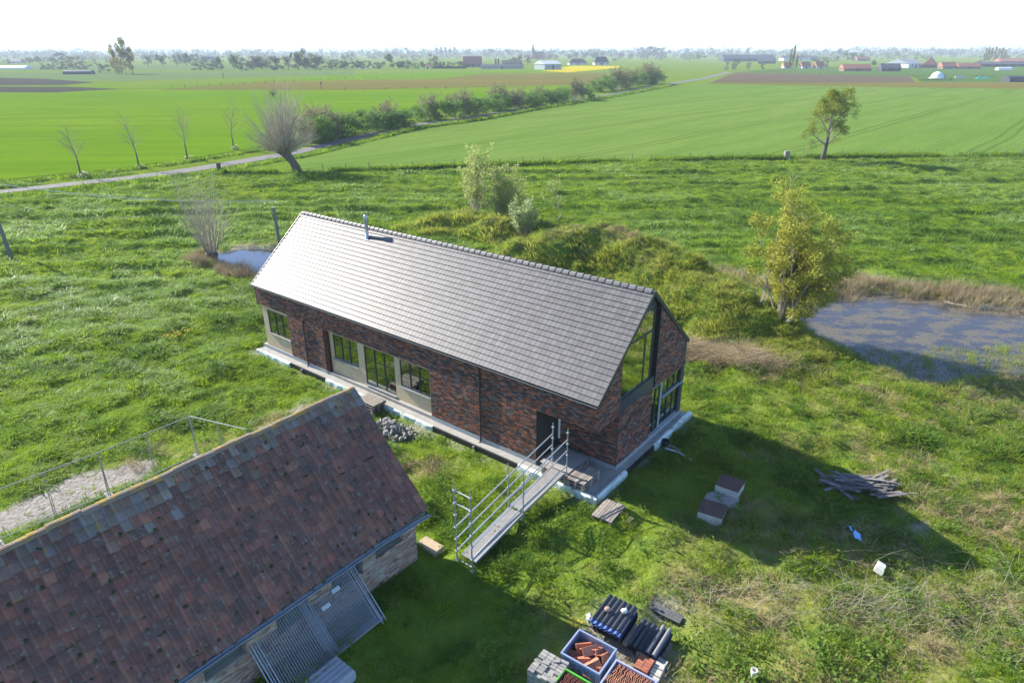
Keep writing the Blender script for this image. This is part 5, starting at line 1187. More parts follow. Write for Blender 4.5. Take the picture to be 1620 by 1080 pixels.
# flowers
m_yel = mat('yellow_petal', (.75,.48,.02), rough=.7); m_stem = mat('flower_stem', (.06,.14,.02), rough=.8)
def flowers(loc, n, rad, lab, big=1.0):
    t = thing('flower_clump', lab, 'flowers', (loc[0], loc[1], hz(*loc)), 0, None)
    hb = MB(); hb.lathe([(.012,-.012),(.045,.0),(.05,.012),(.022,.016),(.026,.04),(.0,.042)], n=8); hm = hb.mesh('flower_head', m_yel)
    sm = MB().path([(0,0,0),(.01,0,.18),(0,0,.36)], .006, 4).mesh('stem', m_stem)
    for i in range(n):
        a = rng.uniform(0, 6.3); d = rad*math.sqrt(rng.random()); s = place(sm, 'stem', t, (d*math.cos(a), d*math.sin(a), 0)); s.scale.z = rng.uniform(.8, 1.2)*big
        place(hm, 'flower_head', s, (0, 0, .36), rot=(rng.uniform(-.6, .6), rng.uniform(-.6, .6), 0), scale=(big, big, big))
flowers((1.88, 15.05), 16, .22, 'clump of yellow daffodils left of the dark sheets', .75)
flowers((-20.5, 37.3), 42, .75, 'patch of yellow flowers in the meadow left of the house', .9)

# ------------------------------------------------------------------ mesh fencing
m_wire = mat('fence_wire', (.42,.46,.50), (.33,.37,.41), scale=6, rough=.4, metal=.6)
def fence_panel_mesh(L_=3.45, H_=2.0, step=.10, stepz=.25, wr=.0026):
    f = MB(); r = .019
    for x in (0, L_): f.tube((x, 0, 0), (x, 0, H_), r, n=8)
    for z in (.12, H_-.02): f.tube((.02, 0, z), (L_-.02, 0, z), r, n=8)
    fm = f.mesh('frame', m_galv)
    b = MB(); b.tube((L_/2-.03, 0, .13), (L_/2-.03, 0, H_-.04), .012, n=6); b.tube((L_/2+.03, 0, .13), (L_/2+.03, 0, H_-.04), .012, n=6); mid = b.mesh('middle_bar', m_galv)
    w_ = MB(); n = int(L_/step)
    for i in range(1, n): w_.tube((i*L_/n, .006, .12), (i*L_/n, .006, H_-.02), wr, n=3, cap=False)
    z = .12+stepz
    while z < H_-.05: w_.tube((.02, -.003, z), (L_-.02, -.003, z), wr, n=3, cap=False); z += stepz
    return fm, mid, w_.mesh('wire_mesh', m_wire)
FM = fence_panel_mesh(step=.075, stepz=.11)
m_wire = mat('thin_wire', (.16,.17,.18), rough=.7)
_keep = m_galv; m_galv = mat('dull_galvanised', (.36,.385,.40), (.29,.31,.32), scale=6, rough=.65)
FM2 = fence_panel_mesh(step=.12, stepz=.25, wr=.0012)
m_galv = _keep
def mesh_panel(label, group, FMx, wires=True):
    t = thing('mesh_fence_panel', label, 'fence panel', (0,0,0), 0, group)
    place(FMx[0], 'frame', t); place(FMx[1], 'middle_bar', t); o = place(FMx[2], 'wire_mesh', t); return t
LG = 'mesh fence panels leaning on the barn'
for k, lab in enumerate(('rearmost mesh fence panel, flat against the barn wall', 'second mesh panel from the barn wall', 'third mesh panel from the barn wall', 'fourth mesh panel from the barn wall', 'fifth mesh panel from the barn wall', 'outermost mesh panel, with two small plates wired on')):
    t = mesh_panel(lab, LG, FM)
    sh = (-.05, .03, -.12, .06, .16, .02)[k]; v0 = -.98-.062*k; x, y = bw(-6.02+sh-.03*k, v0)
    t.location = (x, y, .04+.012*k); t.rotation_euler = (-R(43+.6*k), 0, BA)
    if k == 5:
        for (px, pz) in ((2.75, 1.66), (2.25, 1.42)): MB().box(px-.14, px+.14, -.016, -.008, pz-.06, pz+.06).build('name_plate', mat('pale_plate', (.50,.54,.56), rough=.5), t)
# grey plastic block foot stack under the panels
x, y = bw(-6.05, -1.95); t = thing('plastic_pallet', 'grey plastic slatted box below the leaning fence panels', 'box', (-5.02, 12.95, hz(-5.02, 12.95)), BA)
m_gp = mat('grey_plastic', (.36,.38,.40), (.30,.32,.34), scale=4, rough=.6)
MB().bev(-.55, .55, -.42, .42, .05, .34, .03).build('body', m_gp, t)
for i in range(5): MB().bev(-.52, .52, -.40+i*.165, -.29+i*.165, .342, .375, .01).build('slat', m_gp, t)
for sx in (-.42, .42): MB().box(sx-.1, sx+.1, -.41, .41, -.02, .048).build('foot', m_gp, t)
# standing fence behind the barn
FG = 'mesh fence panels standing behind the barn'; foot = MB().bev(-.35, .35, -.12, .12, 0, .14, .02).mesh('fence_foot', m_conc)
pts = [(-21.4, 15.8), (-18.1, 18.55), (-15.72, 21.35), (-13.45, 24.1), (-10.6, 22.9)]
labs = ['mesh fence panel at the left picture edge behind the barn ridge', 'mesh fence panel along the gravel patch, middle of the row', 'mesh fence panel along the grass end of the gravel patch', 'mesh fence panel turning back towards the barn ridge']
for i in range(4):
    (x0, y0), (x1, y1) = pts[i], pts[i+1]; t = mesh_panel(labs[i], FG, FM2); t.location = (x0, y0, hz(x0, y0)+.10); t.rotation_euler = (0, -math.atan2(hz(x1, y1)-hz(x0, y0), 3.6), math.atan2(y1-y0, x1-x0)); t.scale.x = (math.hypot(x1-x0, y1-y0)-.06)/3.45
flabs = ['concrete fence foot at the left end of the standing fence', 'concrete fence foot second from the left', 'concrete fence foot third from the left', 'concrete fence foot at the corner of the standing fence', 'concrete fence foot hidden near the barn ridge']
for (x, y), lb in zip(pts, flabs):
    o = place(foot, 'fence_foot', None, (x, y, hz(x, y)-.01)); o.rotation_euler.z = BA+PI/2; tag(o, lb, 'fence foot', 'feet of the standing fence')
# slab at the barn corner
t = MB().bev(-.25, .25, -.45, .45, -.1, .14, .01).build('wooden_step', mat('pale_board', (.42,.33,.22), (.35,.27,.18), scale=4, rough=.9), None, loc=(-2.95, 18.75, hz(-2.95, 18.75))); t.rotation_euler.z = BA; tag(t, 'pale board lying at the foot of the barn corner', 'board')
# poles and wire
m_pole = mat('pole_concrete', (.20,.19,.175), (.15,.14,.13), scale=4, rough=.95, stretch=(1,1,.2))
def pole(label, x, y, H_, lean):
    t = thing('utility_pole', label, 'pole', (x, y, hz(x, y)-.1), 0, 'utility poles carrying the wire'); t.rotation_euler = lean
    MB().tube((0,0,0), (0,0,H_), .17, .125, 10).build('shaft', m_pole, t); MB().tube((0,0,H_), (0,0,H_+.06), .14, .13, 10).build('cap', m_conc, t)
    b = MB(); b.path([(-.14,0,H_-.05),(-.2,-.02,H_-.3),(-.16,-.03,H_-.75),(-.18,0,H_-1.1)], .018, 5); b.build('hanging_cable', m_dark, t); return t
pole('weathered utility pole standing at the left picture edge', -43.3, 55.4, 6.4, (0, -.04, 0)); pole('shorter utility pole just behind the left end of the house', -20.0, 55.75, 4.7, (0, -.03, 0))
A_ = Vector((-43.5, 55.4, 6.25)); B_ = Vector((-20.1, 55.75, 4.55)); b = MB()
b.path([A_.lerp(B_, t/14) + Vector((0, 0, -.55*4*(t/14)*(1-t/14))) for t in range(15)], .032, 5)
o = b.build('overhead_wire', mat('pale_wire', (.50,.50,.48), rough=.5), None); tag(o, 'pale sagging wire strung between the two utility poles', 'wire')
# ------------------------------------------------------------------ trees and shrubs
m_bark = mat('bark', (.13,.105,.08), (.085,.07,.055), scale=7, rough=.95, bump=.4, stretch=(1,1,.3))
m_twig = mat('bare_twig', [(.26,.215,.16), (.31,.26,.195), (.22,.19,.145)], rough=.9)
m_twigp = mat('pale_twig', [(.36,.31,.235), (.42,.37,.285), (.30,.26,.20)], rough=.9)
L_willow = leaf_mat('willow_leaf', (.26,.29,.035), (.35,.355,.055), (.42,.40,.08), transl=.62, scale=.7)
L_pale = leaf_mat('pale_leaf', (.28,.34,.09), (.36,.41,.13), (.42,.45,.17), transl=.62, scale=.6)
L_grey = leaf_mat('grey_leaf', (.24,.33,.12), (.32,.39,.17), (.38,.43,.22), transl=.6, scale=.6)
L_oak = leaf_mat('young_leaf', (.20,.25,.035), (.26,.30,.045), (.32,.33,.06), transl=.45, scale=.4)
L_hedge = leaf_mat('hedge_leaf', (.09,.19,.035), (.135,.245,.045), (.19,.29,.065), transl=.42, scale=.15)
L_hedgeb = leaf_mat('hedge_bud', (.20,.22,.08), (.26,.26,.11), (.30,.27,.15), transl=.35, scale=.2)
L_bramble = leaf_mat('bramble_leaf', (.075,.075,.05), (.11,.105,.065), (.15,.13,.09), transl=.3, scale=.6)
class Tree:
    def __init__(s, seed): s.r = random.Random(seed); s.b = MB(); s.tips = []
    def limb(s, p, d, L_, r0, depth, kids, bend=.25, up=.05, ratio=.62, spread=.75, n=4, taper=.45, start=.3):
        r = s.r; pts = [Vector(p)]; rad = [r0]; d = Vector(d).normalized(); q = Vector(p)
        for k in range(n):
            d = (d + Vector((r.gauss(0, bend), r.gauss(0, bend), r.gauss(0, bend)*.6+up))).normalized(); q = q + d*(L_/n); pts.append(q); rad.append(r0*(1-(1-taper)*(k+1)/n))
        s.b.path(pts, rad, 5 if r0 > .06 else 3, 0, r.random())
        if depth <= 0: s.tips.append((pts[-1], d)); s.tips.append((pts[len(pts)//2], d)); return
        for i in range(kids[0]):
            t = start + (1-start)*((i+r.random())/kids[0]); f = t*n; j = min(int(f), n-1); pp = pts[j].lerp(pts[j+1], f-j); dd = (pts[j+1]-pts[j]).normalized()
            ax = dd.orthogonal().normalized(); ax.rotate(Matrix.Rotation(i*2.4+r.uniform(-.5, .5), 3, dd)); nd = (dd + ax*spread*r.uniform(.7, 1.3)).normalized()
            s.limb(pp, nd, L_*ratio*r.uniform(.7, 1.15)*(1.1-.45*t), rad[j]*.58*r.uniform(.8, 1.1), depth-1, kids[1:], bend, up, ratio, spread, max(2, n-1), taper, .2)
        s.tips.append((pts[-1], d))
def leaf_blob(b, c, rad, n, ls, r, flat=.8):
    for _ in range(n):
        while True:
            p = Vector((r.uniform(-1, 1), r.uniform(-1, 1), r.uniform(-1, 1)))
            if p.length <= 1: break
        p = Vector(c) + Vector((p.x*rad, p.y*rad, p.z*rad*flat)); nr = Vector((r.uniform(-1, 1), r.uniform(-1, 1), r.uniform(-.6, 1.2))).normalized()
        t = nr.orthogonal().normalized(); t.rotate(Matrix.Rotation(r.uniform(0, 6.3), 3, nr)); s = nr.cross(t); l = ls*r.uniform(.6, 1.35)
        b.add([tuple(p-t*l), tuple(p+s*l*.5), tuple(p+t*l), tuple(p-s*l*.5)], [(0,1,2,3)], 0, r.random()*.7)
def build_tree(name, label, cat, x, y, T, leaves=None, m_l=None, group=None, m_b=None, m_t=None, z=None, trunk=None):
    t = thing(name, label, cat, (x, y, hz(x, y)-.05 if z is None else z), 0, group)
    if trunk: trunk.build('trunk', m_b or m_bark, t, smooth=True)
    T.b.build('branches', m_t or m_twig, t)
    if leaves: leaves.build('crown', m_l, t)
    return t
# the big pollard willow by the lane: leaning stub trunk, a fist of a head, a fan of long rods and a haze of twigs
T = Tree(3); r = T.r; tk = MB(); tk.path([(.9,0,-.2),(.75,0,.6),(.35,0,1.5),(-.25,0,2.3),(-.6,.0,2.9)], [.75,.62,.55,.62,.80], 10); tk.lathe([(.5,-.5),(.95,-.1),(1.05,.3),(.7,.7),(.0,.8)], (-.7,0,2.9), 10)
for i in range(76):
    a = r.uniform(0, 6.3); tl = abs(r.gauss(0, .52)); d = (math.cos(a)*tl, math.sin(a)*tl, 1.0); c = (-.7+math.cos(a)*.6, math.sin(a)*.6, 3.2)
    T.limb(c, d, r.uniform(6.0, 10.2)*(1-.28*min(tl, 1)), r.uniform(.055, .10), 2, (6, 4), bend=.08, up=.05, ratio=.36, spread=.6, n=5, taper=.2, start=.25)
for i in range(210):
    a = r.uniform(0, 6.3); tl = r.uniform(.6, 5.0); d = (math.cos(a)*tl, math.sin(a)*tl, 1.0); c = (-.7+math.cos(a)*.8, math.sin(a)*.8, 3.0+r.uniform(-.4, .4))
    T.limb(c, d, r.uniform(2.5, 5.4), r.uniform(.018, .032), 1, (6,), bend=.13, up=.10, ratio=.35, spread=.6, n=4, taper=.3)
wl = build_tree('pollard_willow', 'large bare pollard willow with leaning trunk beside the lane', 'tree', -32.2, 98.6, T, m_t=m_twigp, trunk=tk)
q = MB()
for i in range(60):
    v = Vector((r.gauss(0, .2), r.gauss(0, .2), r.gauss(0, .2))); w_ = Vector((r.uniform(-1, 1), r.uniform(-1, 1), r.uniform(-.5, .5)))*.28; q.tube(v-w_, v+w_, .02, n=3)
o = q.build('bird_nest', m_bark, None, loc=(-33.3, 98.4, 10.7)); tag(o, 'dark ball of a bird nest high in the pollard willow', 'nest')
# smaller pollard by the ditch water
T = Tree(5); r = T.r; tk = MB(); tk.path([(.0,0,-.6),(.05,0,.2),(.0,0,.75)], [.42,.36,.42], 9); tk.lathe([(.3,-.3),(.52,0),(.5,.25),(.25,.45),(0,.5)], (0,0,.7), 9)
for i in range(62):
    a = r.uniform(0, 6.3); tl = abs(r.gauss(0, .40)); c = (math.cos(a)*.35, math.sin(a)*.35, 1.0)
    T.limb(c, (math.cos(a)*tl, math.sin(a)*tl, 1), r.uniform(4.4, 7.4)*(1-.3*min(tl, 1)), r.uniform(.024, .040), 1, (7,), bend=.06, up=.08, ratio=.28, spread=.4, n=5, taper=.25)
build_tree('pollard_willow', 'small thin pollard willow beside the ditch water', 'tree', -25.4, 54.3, T, m_t=m_twigp, trunk=tk)
# four young bare trees along the lane
for i, (x, y, h_) in enumerate(((-60.6,94.7,7.2),(-56.2,102,7.9),(-53,111.1,8.2),(-49.9,122.7,8.0))):
    T = Tree(20+i); tk = MB(); tk.path([(0,0,-.1),(.05,0,h_*.2),(0,.03,h_*.33)], [.14,.11,.095], 7)
    T.limb((0,.03,h_*.33), (T.r.uniform(-.08, .08), 0, 1), h_*.62, .10, 3, (13, 6, 4), bend=.08, up=.03, ratio=.56, spread=.85, n=5, taper=.15, start=.02)
    build_tree('young_tree', '%s young bare tree on the lane verge' % ('leftmost', 'second from the left', 'third from the left', 'fourth and farthest')[i], 'tree', x, y, T, group='young bare trees along the lane', trunk=tk)
    b = MB(); rr = random.Random(i); leaf_blob(b, (0,0,.35), .75, 160, .16, rr, .6); o = b.build('verge_bush', L_grey, None, loc=(x+.3, y, hz(x, y))); tag(o, 'low tuft of scrub at the foot of the %s bare lane tree' % ('leftmost', 'second', 'third', 'fourth')[i], 'bush', 'scrub at the lane trees')
# lone tree in the field
T = Tree(31); r = T.r; tk = MB(); tk.path([(0,0,-.2),(0,0,1.2),(.05,0,2.6),(.08,0,3.6)], [.46,.34,.30,.26], 9)
T.limb((.08,0,3.5), (-.05,0,1), 5.6, .24, 3, (10, 5, 4), bend=.07, up=.02, ratio=.62, spread=.85, n=6, taper=.2, start=.0)
T.limb((.04,0,2.1), (.85,.2,.5), 3.8, .16, 2, (6, 4), bend=.16, up=-.02, ratio=.6, spread=.8, n=5, taper=.2); T.limb((.04,0,2.4), (-.8,-.1,.6), 3.7, .16, 2, (6, 4), bend=.16, up=.0, ratio=.6, spread=.8, n=5, taper=.2)
b = MB()
for p, d in T.tips: leaf_blob(b, p, .52, 26, .10, r)
build_tree('lone_tree', 'lone tree in thin olive-yellow leaf on the field fence line', 'tree', 49.6, 108.6, T, b, L_oak, trunk=tk)
# the big yellow-green willow at the pond
T = Tree(41); r = T.r; tk = MB(); tk.path([(0,0,-.5),(.05,0,.2),(.1,0,.6)], [.45,.36,.30], 8)
for i in range(17):
    a = r.uniform(0, 6.3); tl = abs(r.gauss(0, .5))+.05; T.limb((math.cos(a)*.15, math.sin(a)*.15, .4), (math.cos(a)*tl+.10, math.sin(a)*tl, 1), r.uniform(4.6, 7.6)*(1-.25*tl), r.uniform(.06, .11), 2, (7, 3), bend=.08, up=.07, ratio=.36, spread=.6, n=5, taper=.2, start=.12)
b = MB()
for p, d in T.tips:
    if r.random() < .9: leaf_blob(b, p, .44, 40, .078, r)
build_tree('pond_willow', 'bushy yellow-green willow at the left end of the pond', 'tree', 16.3, 37.5, T, b, L_willow, z=.25, trunk=tk, m_t=m_twigp)
T = Tree(42)
for i in range(3): T.limb((0,0,0), (.06+.07*i, .02*i, 1), 9.3-1.1*i, .05, 1, (6,), bend=.03, up=.02, ratio=.16, spread=.5, n=6, taper=.2, start=.45)
build_tree('bare_stem', 'thin bare stems standing up through the left of the pond willow', 'tree', 15.3, 38.6, T, z=.4, m_t=m_twigp)
b = MB(); rr = random.Random(9); leaf_blob(b, (0,0,.5), .5, 260, .07, rr, 1.1)
o = b.build('small_shrub', leaf_mat('bright_leaf', (.10,.19,.02), (.15,.24,.03), (.2,.28,.05)), None, loc=(15.0, 47.9, hz(15, 47.9))); tag(o, 'small bright green shrub in the dry bank left of the pond', 'shrub')
# willow scrub on the hump behind the house
def whips(name, label, x, y, h_, n, sp, m_l, seed, ls=.085, per=22, rad=.32, z=None, group=None, dens=.85):
    T = Tree(seed); r = T.r
    for i in range(n):
        a = r.uniform(0, 6.3); tl = abs(r.gauss(0, sp)); d0 = math.sqrt(r.random())*.6
        T.limb((math.cos(a)*d0, math.sin(a)*d0, 0), (math.cos(a)*tl, math.sin(a)*tl, 1), h_*r.uniform(.65, 1.0), r.uniform(.016, .035), 1, (8,), bend=.06, up=.08, ratio=.22, spread=.55, n=5, taper=.2, start=.12)
    b = MB()
    for p, d in T.tips:
        if r.random() < dens: leaf_blob(b, p, rad, per, ls, r)
    return build_tree(name, label, 'shrub', x, y, T, b, m_l, group=group, z=z, m_t=m_twigp)
whips('willow_shrub', 'tall pale green willow scrub, left and highest clump on the hump', -3.6, 65.6, 6.7, 22, .13, L_pale, 51, .08, 17)
whips('willow_shrub', 'tall pale green willow scrub, middle clump on the hump', -1.5, 64.2, 5.6, 24, .17, L_pale, 52, .08, 16)
whips('willow_shrub', 'tall grey-green willow scrub, right clump on the hump', .2, 64.6, 4.6, 20, .20, L_pale, 53, .08, 15)
whips('grey_shrub', 'rounded grey-green shrub in front of the willow scrub', .9, 59.0, 3.0, 28, .32, L_grey, 54, .08, 15, .26)
T = Tree(55); T.limb((0,0,0), (0,0,1), 1.4, .07, 0, ()); T.limb((0,0,1.2), (0,0,1), 2.5, .055, 2, (9, 5), bend=.12, up=.04, ratio=.62, spread=.8, n=5, taper=.2, start=.0)
b = MB()
for p, d in T.tips:
    if T.r.random() < .6: leaf_blob(b, p, .26, 7, .055, T.r)
build_tree('small_tree', 'small round thin-leaved tree right of the willow scrub', 'tree', 4.5, 66.4, T, b, L_pale)
for i, (x, y, w_, h_, lb) in enumerate(((2.6, 61.8, 1.7, 1.1, 'dull brownish bramble bush between the hump and the small tree'), (3.9, 61.5, 1.3, .8, 'low grey bramble bush at the right foot of the small tree'))):
    b = MB(); rr = random.Random(60+i)
    for k in range(16): leaf_blob(b, (rr.gauss(0, w_*.4), rr.gauss(0, w_*.3), h_*rr.uniform(.2, .9)), .42, 40, .07, rr)
    o = b.build('bramble_bush', L_bramble, None, loc=(x, y, hz(x, y))); tag(o, lb, 'bush')
# hedge shrubs along the lane: a few kinds, copied with their own size and turn
def shrub_proto(kind, seed):
    r = random.Random(seed); b = MB(); w_ = MB()
    if kind == 'green':
        for k in range(30):
            a = r.uniform(0, 6.3); d = math.sqrt(r.random())*.40; zc = r.uniform(.10, .86); d *= (1.08-.75*max(0, zc-.45)); leaf_blob(b, (d*math.cos(a), d*math.sin(a), zc),   .14+.06*r.random(), 78, .030, r, .85)
    else:
        T = Tree(seed)
        for k in range(18):
            a = r.uniform(0, 6.3); tl = abs(r.gauss(0, .33)); T.limb((r.gauss(0, .08), r.gauss(0, .08), 0), (math.cos(a)*tl, math.sin(a)*tl, 1), r.uniform(.7, 1.05), .010, 2, (6, 4), bend=.09, up=.06, ratio=.42, spread=.55, n=4, taper=.2, start=.15)
        w_ = T.b
        for p, d in T.tips:
            if r.random() < .55: leaf_blob(b, p, .07, 8, .024, r)
    return b, w_
SH = []
for i in range(4): b, w_ = shrub_proto('green', 70+i); SH.append((b.mesh('foliage', L_hedge), None))
for i in range(3): b, w_ = shrub_proto('bare', 80+i); SH.append((b.mesh('foliage', L_hedgeb), w_.mesh('twigs', m_twigp)))
def shrub(k, x, y, wd, h_, label, group):
    t = thing('hedge_shrub', label, 'shrub', (x, y, -.1), rng.uniform(0, 6.3), group); t.scale = (wd, wd, h_)
    place(SH[k][0], 'foliage', t)
    if SH[k][1]: place(SH[k][1], 'twigs', t)
HW = [([(-39.5,131),(-36.3,137),(-34.2,143.5),(-30.8,151),(-27,158),(-24.2,165.5)], 13, 5.6, 4.9, 'first lane hedge behind the big willow', 2),
      ([(-22.6,174),(-16.4,179),(-10.6,187),(-4.2,204),(3,216),(11.3,230),(21.5,250),(29.5,264)], 24, 6.2, 5.3, 'long middle hedge along the lane', 3),
      ([(35.5,299),(52.5,331),(66,356),(80.5,385)], 13, 8.6, 7.8, 'farthest hedge along the lane', 2)]
for P, n, wd, h_, gname, mod in HW:
    Ls = [0]
    for a, c in zip(P[:-1], P[1:]): Ls.append(Ls[-1]+math.hypot(c[0]-a[0], c[1]-a[1]))
    for i in range(n):
        s = Ls[-1]*(i+.4+rng.uniform(-.15, .15))/n; k = max(j for j in range(len(Ls)) if Ls[j] <= s); k = min(k, len(P)-2); f = (s-Ls[k])/(Ls[k+1]-Ls[k]); x = P[k][0]+(P[k+1][0]-P[k][0])*f; y = P[k][1]+(P[k+1][1]-P[k][1])*f
        bare = rng.random() < .18; hh = h_*rng.uniform(.72, 1.05)*(1.12 if bare else 1)
        shrub(rng.randint(4, 6) if bare else rng.randint(0, 3), x+rng.uniform(-1, .5), y+rng.uniform(-1, 1), wd*rng.uniform(.95, 1.3), hh, '%s %s shrub of the %s' % (ordinal(i), 'twiggy' if bare else 'leafy', gname), gname)
        if rng.random() < .25: shrub(rng.randint(4, 6), x-3.2+rng.uniform(-1, .5), y+rng.uniform(0, 2), wd*1.0, h_*rng.uniform(.9, 1.15), 'thin shrub behind the %s in the %s' % (ordinal(i), gname), gname)
# scrub at the foot of the big willow
for i, (x, y, wd, h_, k, lb) in enumerate(((-43.5,124.5,3.5,3.2,5,'twiggy pale scrub left of the big pollard willow'), (-38.5,128.5,4.2,4.6,4,'twiggy scrub between the pollard and the first hedge block'), (-36.2,132,4.6,5.4,0,'dark green rounded shrub right behind the big pollard willow'))):
    shrub(k, x, y, wd, h_, lb, 'scrub behind the big willow')
# field fence: posts and wires
ff = thing('field_fence', 'low post and wire fence between the rough meadow and the wheat', 'fence', (0,0,0)); pm_ = MB().tube((0,0,-.3), (0,0,1.15), .065, .055, 6).mesh('post', mat('fence_post', [(.20,.165,.125), (.16,.135,.105), (.25,.215,.17)], rough=.95)); seg = []
for (x0, y0), (x1, y1) in zip(FENCE[1:-1], FENCE[2:]):
    L_ = math.hypot(x1-x0, y1-y0); n = max(1, round(L_/3.1))
    for i in range(n): seg.append((x0+(x1-x0)*i/n, y0+(y1-y0)*i/n))
for x, y in seg: place(pm_, 'post', ff, (x, y, 0), rot=(rng.uniform(-.07, .07), rng.uniform(-.07, .07), 0), scale=(1, 1, rng.uniform(.85, 1.1)))
for z in (.55, 1.0):
    b = MB(); b.path([(x, y, z) for x, y in seg], .008, 3); b.build('wire', m_dark, ff)
t = MB().bev(-.35, .35, -.35, .35, 0, 1.25, .1).build('stone_post', mat('pale_stone', (.24,.225,.20), (.18,.165,.15), scale=3, rough=.95), None, loc=(44.3, 110.2, 0)); tag(t, 'short thick pale stone post on the fence line left of the lone tree', 'post')
t = thing('gate_post', 'dark wooden post at the gap in the lane hedge', 'post', (-42.4, 97.9, 0)); MB().box(-.22, .22, -.22, .22, -.2, 1.3).build('shaft', m_bark, t); MB().lathe([(.3,0),(.22,.1),(0,.12)], (0,0,1.3), 8).build('cap', m_bark, t)
# ------------------------------------------------------------------ the far plain: trees, farms, villages
L_f1 = leaf_mat('far_leaf_green', (.08,.125,.045), (.115,.16,.055), (.15,.195,.07), transl=.3, scale=.05)
L_f2 = leaf_mat('far_leaf_bud', (.145,.14,.085), (.17,.165,.10), (.20,.18,.115), transl=.3, scale=.05)
L_f3 = leaf_mat('far_leaf_yellow', (.24,.22,.05), (.28,.25,.06), (.30,.27,.08), transl=.4, scale=.1)
L_f4 = leaf_mat('far_leaf_red', (.20,.10,.06), (.24,.13,.07), (.22,.14,.10), transl=.3, scale=.05)
L_f5 = leaf_mat('far_leaf_dark', (.035,.06,.032), (.05,.08,.04), (.06,.09,.045), transl=.2, scale=.05)
def far_crown(seed, shape, m, ncl=16, per=34):
    r = random.Random(seed); b = MB()
    for k in range(ncl):
        a = r.uniform(0, 6.3); q = math.sqrt(r.random())
        if shape == 'round': zc = r.uniform(.22, .86); d = q*.42*math.sin(max(.05, min(1, (zc-.05)))*PI)**.6
        elif shape == 'tall': zc = r.uniform(.08, .93); d = q*.34*(1.05-zc*.6)
        else: zc = r.uniform(.08, .80); d = q*.44
        leaf_blob(b, (d*math.cos(a), d*math.sin(a), zc), .145, int(per*1.5), .046, r, .8)
    if shape != 'bush':
        b.path([(0,0,0),(.01,0,.4),(0,0,.8)], [.022,.016,.006], 4, 1)
        for i in range(5): a = i*1.3; b.path([(0,0,.3+.08*i),(.16*math.cos(a),.16*math.sin(a),.48+.08*i),(.26*math.cos(a),.26*math.sin(a),.62+.07*i)], [.010,.007,.003], 3, 1)
    return b.mesh('far_tree', [m, m_bark])
PF = {}
for kind, shape, m, ncl, per in (('green','round',L_f1,18,36),('bud','round',L_f2,16,22),('bush','bush',L_f1,14,36),('budbush','bush',L_f2,14,30),('yellow','tall',L_f3,20,26),('poplar','tall',L_f2,16,24),('red','round',L_f4,16,28),('dark','round',L_f5,18,40),('darkbush','bush',L_f5,14,40),('ypop','tall',L_f3,22,34)):
    PF[kind] = [far_crown(hash(kind) % 97 + 200 + i if False else 200 + 10*len(PF) + i, shape, m, ncl, per) for i in range(3)]
def far_tree(kind, x, y, wd, h_, label, group=None, cat='tree', name='far_tree'):
    o = place(rng.choice(PF[kind]), name, None, (x, y, -.2), rot=(0, 0, rng.uniform(0, 6.3)), scale=(wd*1.15, wd*1.15, h_)); return tag(o, label, cat, group)
def row(kinds, L_, text, group):
    L_ = sorted(L_, key=lambda q: q[0]/q[1])
    for i, (x, y, wd, h_) in enumerate(L_):
        k = kinds[i % len(kinds)]; far_tree(k, x, y, wd, h_, text % ordinal(i), group, 'bush' if 'bush' in k else 'tree')
row(['yellow'], [(-314,567,9,22),(-306,567,12,27),(-301,568,9,20)], '%s from the left of three tall yellowish trees on the left plain', 'tall yellowish trees')
T = Tree(91); T.limb((0,0,0), (-.45,0,1), 15, .5, 3, (7, 5, 3), bend=.12, up=.0, ratio=.5, spread=.7, n=5, taper=.3); build_tree('leaning_tree', 'bare leaning tree left of the tall yellowish trees', 'tree', -345, 601, T)
row(['darkbush','budbush','bush','bud','budbush','bush','darkbush'], [(-476,731,11.6,6.8),(-466,732,11.6,8.9),(-457,733,12.9,9.6),(-449,734,15.5,13.7),(-439,735,14.2,9.6),(-353,620,9.9,8),(-340,621,8,6)], '%s shrub from the left in the thicket beside the leaning tree', 'thicket on the left plain')
row(['green','dark'], [(-778,1158,14.2,10.8),(-765,1160,14.3,10.8),(-742,1163,14.3,11.9),(-826,1320,18.5,17.2)], '%s round tree from the left at the far left horizon', 'round trees at the far left')
row(['bud','green'], [(-441,871,13.8,14.6),(-425,873,13.8,14.7),(-427,915,14.5,14.5),(-415,916,14.5,16.2),(-424,962,15.2,15.2)], '%s round tree from the left in the row right of the tall yellowish trees', 'row of round trees on the left')
row(['budbush','bush','bud','bush','green','bush','budbush','bud','green'], [(-296,680,13.2,8.9),(-288,681,14.4,10.8),(-280,682,12.0,8.3),(-261,683,13.3,14.1),(-254,684,13.3,11.5),(-247,684,14.5,14.1),(-239,685,14.5,12.8),(-230,686,15.7,15.4),(-222,686,14.5,13.5),(-214,687,14.5,14.1),(-207,688,8.5,18.6),(-198,688,17.0,21.2),(-190,689,14.6,16.7),(-182,690,15.8,14.2),(-173,690,13.4,10.3),(-165,691,13.4,9.0),(-272,670,5.9,15.7),(-260,671,7.1,15.1)], '%s tree from the left in the long belt left of the big willow top', 'tree belt left of centre')
row(['bush','green','bush','budbush'], [(-166,730,11.6,8.2),(-158,731,11.6,9.6),(-150,732,12.9,8.9),(-141,732,11.6,8.2),(-129,733,15.5,18.5),(-116,734,14.2,8.2),(-108,735,11.7,8.9),(-101,736,5.2,6.9),(-97,736,5.8,6.2),(-92,737,5.2,7.6),(-88,737,4.5,5.5),(-82,737,10.4,16.5),(-79,738,9.1,6.9),(-73,738,9.1,7.6),(-67,739,9.1,7.6),(-61,739,9.1,6.9),(-55,740,11.7,9.0),(-48,740,7.8,6.2)], '%s tree from the left in the hedge leading to the red-roofed farm barn', 'trees left of the farm')
